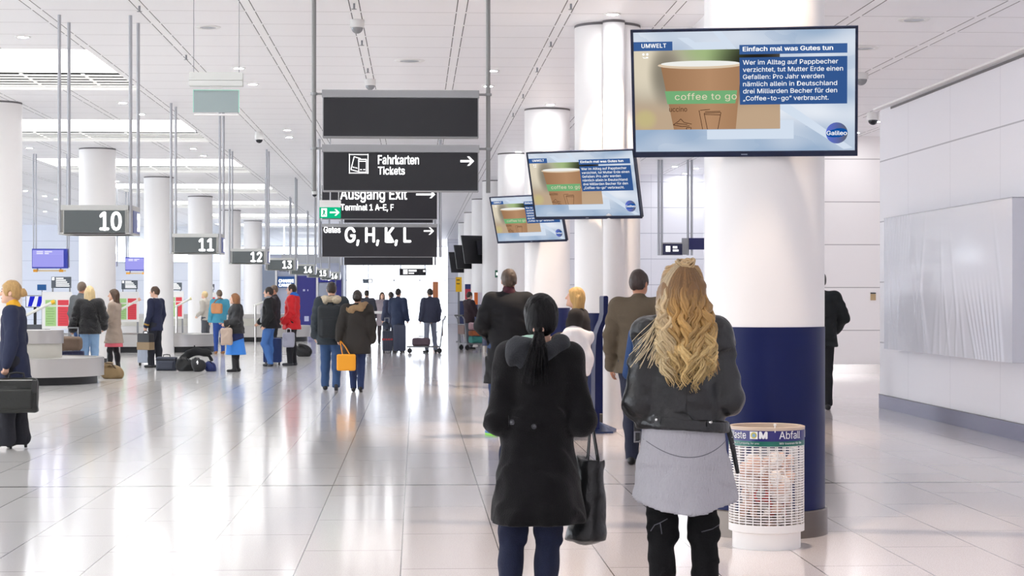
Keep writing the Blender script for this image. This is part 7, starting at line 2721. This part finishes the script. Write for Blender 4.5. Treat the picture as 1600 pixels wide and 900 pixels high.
far('person in dark maroon jacket pushing a loaded trolley behind the man in black', 733, 57.0, 1.70, -60, '33242b', 0.8, '5a5d66', arms={'L': dict(el=(-0.22, 0.12, 1.12), wr=(-0.18, 0.36, 1.05)), 'R': dict(el=(0.22, 0.12, 1.12), wr=(0.18, 0.36, 1.05))})
suitcase('upright dark suitcase standing beside the man in the navy suit', 624.5, 53.0, 0.34, 0.24, 0.78, mat('slate_case', '3c4358', 0.45), 0, 'rolling suitcases', 0.0)
suitcase('smaller dark suitcase with red strap, at the side of the upright one', 605, 53.0, 0.27, 0.22, 0.62, mat('slate_case_b', '343a4c', 0.45), 8, 'rolling suitcases', 0.35, mat('red_strap', 'a8333a', 0.6))
soft_bag('hand_bag', 'small dark bag on top of the suitcase with the red strap', 604, 52.87, 0.22, 0.18, 0.2, cloth('slate_soft', '3b4050', 0.7), 15, True, None, 0.665)
# white standing table
x, y = W(586, 60.5)
t = thing('standing_table', 'white high standing table in front of the distant woman in grey-pink', 'table', (x, y, 0))
obj('tabletop', bx(NB(), (0, 0, 1.06), (0.62, 0.6, 0.08), 0.02), M_WHITE, t)
for sx in (-1, 1):
    for sy in (-1, 1):
        obj('leg', tube(NB(), [(sx * 0.26, sy * 0.24, 0), (sx * 0.25, sy * 0.22, 1.03)], 0.018, 8), M_STEELDK, t)
# luggage trolleys
def trolley(label, px, d, rot, load):
    x, y = W(px, d)
    t = thing('luggage_trolley', label, 'luggage trolley', (x, y, 0), math.radians(rot), 'luggage trolleys')
    bm = NB()
    tube(bm, [(-0.42, -0.27, 0.18), (0.5, -0.2, 0.18), (0.5, 0.2, 0.18), (-0.42, 0.27, 0.18), (-0.42, -0.27, 0.18)], 0.018, 8)
    for sy in (-0.2, 0.0, 0.2):
        tube(bm, [(-0.42, sy, 0.18), (0.5, sy * 0.8, 0.18)], 0.012, 8)
    obj('platform', bm, M_STEELDK, t, True)
    bm = NB()
    for sy in (-1, 1):
        tube(bm, [(-0.42, sy * 0.27, 0.18), (-0.5, sy * 0.27, 0.9), (-0.56, sy * 0.27, 1.0)], 0.018, 8)
    tube(bm, [(-0.48, -0.27, 0.75), (-0.48, 0.27, 0.75)], 0.014, 8)
    obj('back_frame', bm, M_STEELDK, t, True)
    obj('handlebar', tube(NB(), [(-0.56, -0.32, 1.01), (-0.56, 0.32, 1.01)], 0.024, 10), M_BLACK, t, True)
    obj('placard', bx(NB(), (-0.49, 0, 0.6), (0.02, 0.5, 0.26), 0.005), mat('trolley_placard', '6b4c44', 0.5), t)
    for sx, sy in ((-0.4, -0.24), (-0.4, 0.24), (0.42, 0.0)):
        bm = NB()
        lathe(bm, [(0, -0.02), (0.07, -0.02), (0.07, 0.02), (0, 0.02)], 16)
        bmesh.ops.rotate(bm, verts=bm.verts[:], cent=(0, 0, 0), matrix=Matrix.Rotation(math.pi / 2, 3, 'X'))
        bx(bm, (0, 0, 0.08), (0.03, 0.06, 0.08), 0.004)
        obj('wheel', bm, M_BLACK, t, False, (sx, sy, 0.07))
    return t
trolley('empty steel luggage trolley beside the walking man in pale trousers', 664, 53.0, 180, False)
trolley('steel luggage trolley pushed by the person in dark maroon', 745, 56.3, 20, True)
bag_box('travel_bag', 'dark maroon bag lying on the empty-looking trolley by the walking man', 'bag', 658, 53.0, 0.5, 0.3, 0.22, cloth('maroon_bag', '5b4a55', 0.7), 0.2, 0, None, 0.05, None, None, 0.06)
for k, (c_, h_, lab) in enumerate((('teal_bag:3f8f86', 0.20, 'teal bag at the bottom of the loaded trolley'), ('orange_bag:b9683c', 0.16, 'orange bag in the middle of the loaded trolley'), ('pink_bag:c7a2ab', 0.22, 'pale pink bag on top of the loaded trolley'))):
    nm, cc = c_.split(':')
    bag_box('travel_bag', lab, 'bag', 748, 56.3, 0.55, 0.34, h_, cloth(nm, cc, 0.7), (0.2, 0.41, 0.58)[k], 20, 'bags on the loaded trolley', 0.0, None, None, 0.05)

# --- nearer walkers among the pillars
t, f = person('broad man in black overcoat and burgundy scarf, seen from behind', 793, 21.7, 1.87, 6, None,
       {'L': dict(el=(-0.285, -0.02, 1.16), wr=(-0.17, 0.2, 1.06), curl=1.0), 'R': dict(el=(0.27, -0.02, 1.16), wr=(0.17, 0.2, 1.06), curl=1.0)}, {'L': (-0.15, 0.0, 0.3, 0), 'R': (0.10, 0.0, -0.15, 0)}, (0.03, 0.02), (-0.1, 0.05), None, 1.2, 0.010, SKINW,
       (hairm('grey_brown_short', '4f4034'), 'short'), (cloth('black_overcoat', '15161a', 0.9), dict(t=0.04, hem=0.55, hemr=(0.26, 0.20), collar=0.07, name='overcoat', folds=0.008, seed=9)), (cloth('jeans_e', '2c4069', 0.85), dict(t=0.02)), None, (mat('blue_sneaker', '2e6fae', 0.5), dict()))
s = f.skin(0.010, (-0.3, -0.3, 1.35), (0.3, 0.3, 1.62))
s.cone(f.neck0 + V(0.0, 0.0, 0.06), f.neck0 + V(0, 0.02, 0.095), 0.074, 0.066, 0.02)
s.mesh('scarf', cloth('burgundy_scarf', '4a1f2b', 0.9), t)
for sd in 'LR':
    g = f.Lg[sd]
    h_, t_ = foot_pts(g)
    bm = NB()
    c0, c1 = Vector(h_ * f.S), Vector(t_ * f.S)
    tube(bm, [(c0.x, c0.y - 0.035, 0.012), (c0.x, c0.y, 0.012), (c1.x, c1.y, 0.012), (c1.x, c1.y + 0.03, 0.012)], [0.02, 0.036, 0.034, 0.016], 12)
    obj('green_sole', bm, mat('lime_sole', '8fe04a', 0.5), t, True)
t, f = person('blonde woman in black knit with a white coat over her arm, beside the stele', 905, 21.5, 1.66, 75, None,
       {'L': dict(el=(-0.21, 0.02, 1.17), wr=(-0.12, 0.24, 1.15), n=(0.5, -0.7, 0), curl=0.8), 'R': dict(el=(0.21, 0.05, 1.16), wr=(0.08, 0.26, 1.15))}, {'L': (-0.09, 0.05, 0.1, 0), 'R': (0.09, -0.05, -0.1, 0)}, (0.0, 0.04), (0.1, 0.15), None, 1.0, 0.011, SKINM,
       (HBL, 'bob'), (cloth('black_knit', '26211f', 0.9), dict(t=0.035, hem=0.80, name='knit_top')), (cloth('dark_trousers_b', '24262e', 0.85), dict(t=0.02)), None, (BSH, dict()))
s = f.skin(0.011, (-0.5, -0.3, 0.4), (0.2, 0.55, 1.35))
s.chain([V(-0.19, -0.10, 1.18), V(-0.25, 0.0, 1.20), V(-0.24, 0.14, 1.17)], [0.085, 0.095, 0.085], 0.04)
s.chain([V(-0.25, 0.10, 1.12), V(-0.27, 0.13, 0.85), V(-0.26, 0.15, 0.55)], [0.10, 0.12, 0.11], 0.05)
s.chain([V(-0.25, -0.06, 1.12), V(-0.26, -0.10, 0.92), V(-0.25, -0.12, 0.78)], [0.085, 0.09, 0.07], 0.05)
s.folds(0.016, 20, 6, None, (1.4, 1.4, 0.5))
s.mesh('white_coat', cloth('white_coat_cloth', 'dedbdd', 0.85), t)
t, f = person('dark-haired person in brown jacket and navy trousers, half hidden behind the blonde woman', 998, 17.8, 1.81, -18, None,
       None, {'L': (-0.08, 0.10, 0.0, 0), 'R': (0.10, -0.12, 0.0, 0)}, (0, 0.0), (-0.3, 0.05), None, 1.05, 0.011, SKINW,
       (hairm('dark_hair_b', '3a2c28'), 'short'), (cloth('brown_jacket_cloth', '5c5040', 0.9), dict(t=0.035, hem=0.83, hemr=(0.22, 0.17), name='brown_jacket', folds=0.008)), (cloth('navy_trousers', '22263a', 0.85), dict(t=0.02)), None, (BSH, dict()))
person('man in dark jacket with only shoulder and arm showing behind the nearest pillar', 1281, 26.6, 1.90, -10, None,
       {'R': dict(el=(0.30, 0.05, 1.18), wr=(0.2, 0.2, 1.02)), 'L': dict(el=(-0.26, 0.05, 1.15), wr=(-0.2, 0.2, 1.0))}, {'L': (-0.09, 0.08, 0.1, 0), 'R': (0.10, -0.08, -0.1, 0)}, (0, 0.05), (0, 0.1), None, 1.15, 0.013, SKINW,
       (HDB, 'short'), (cloth('green_black_jacket', '161b1d', 0.85), dict(t=0.04, hem=0.80, name='jacket', folds=0.008)), (cloth('black_trousers_b', '17181c', 0.85), dict()), None, (BSH, dict()))
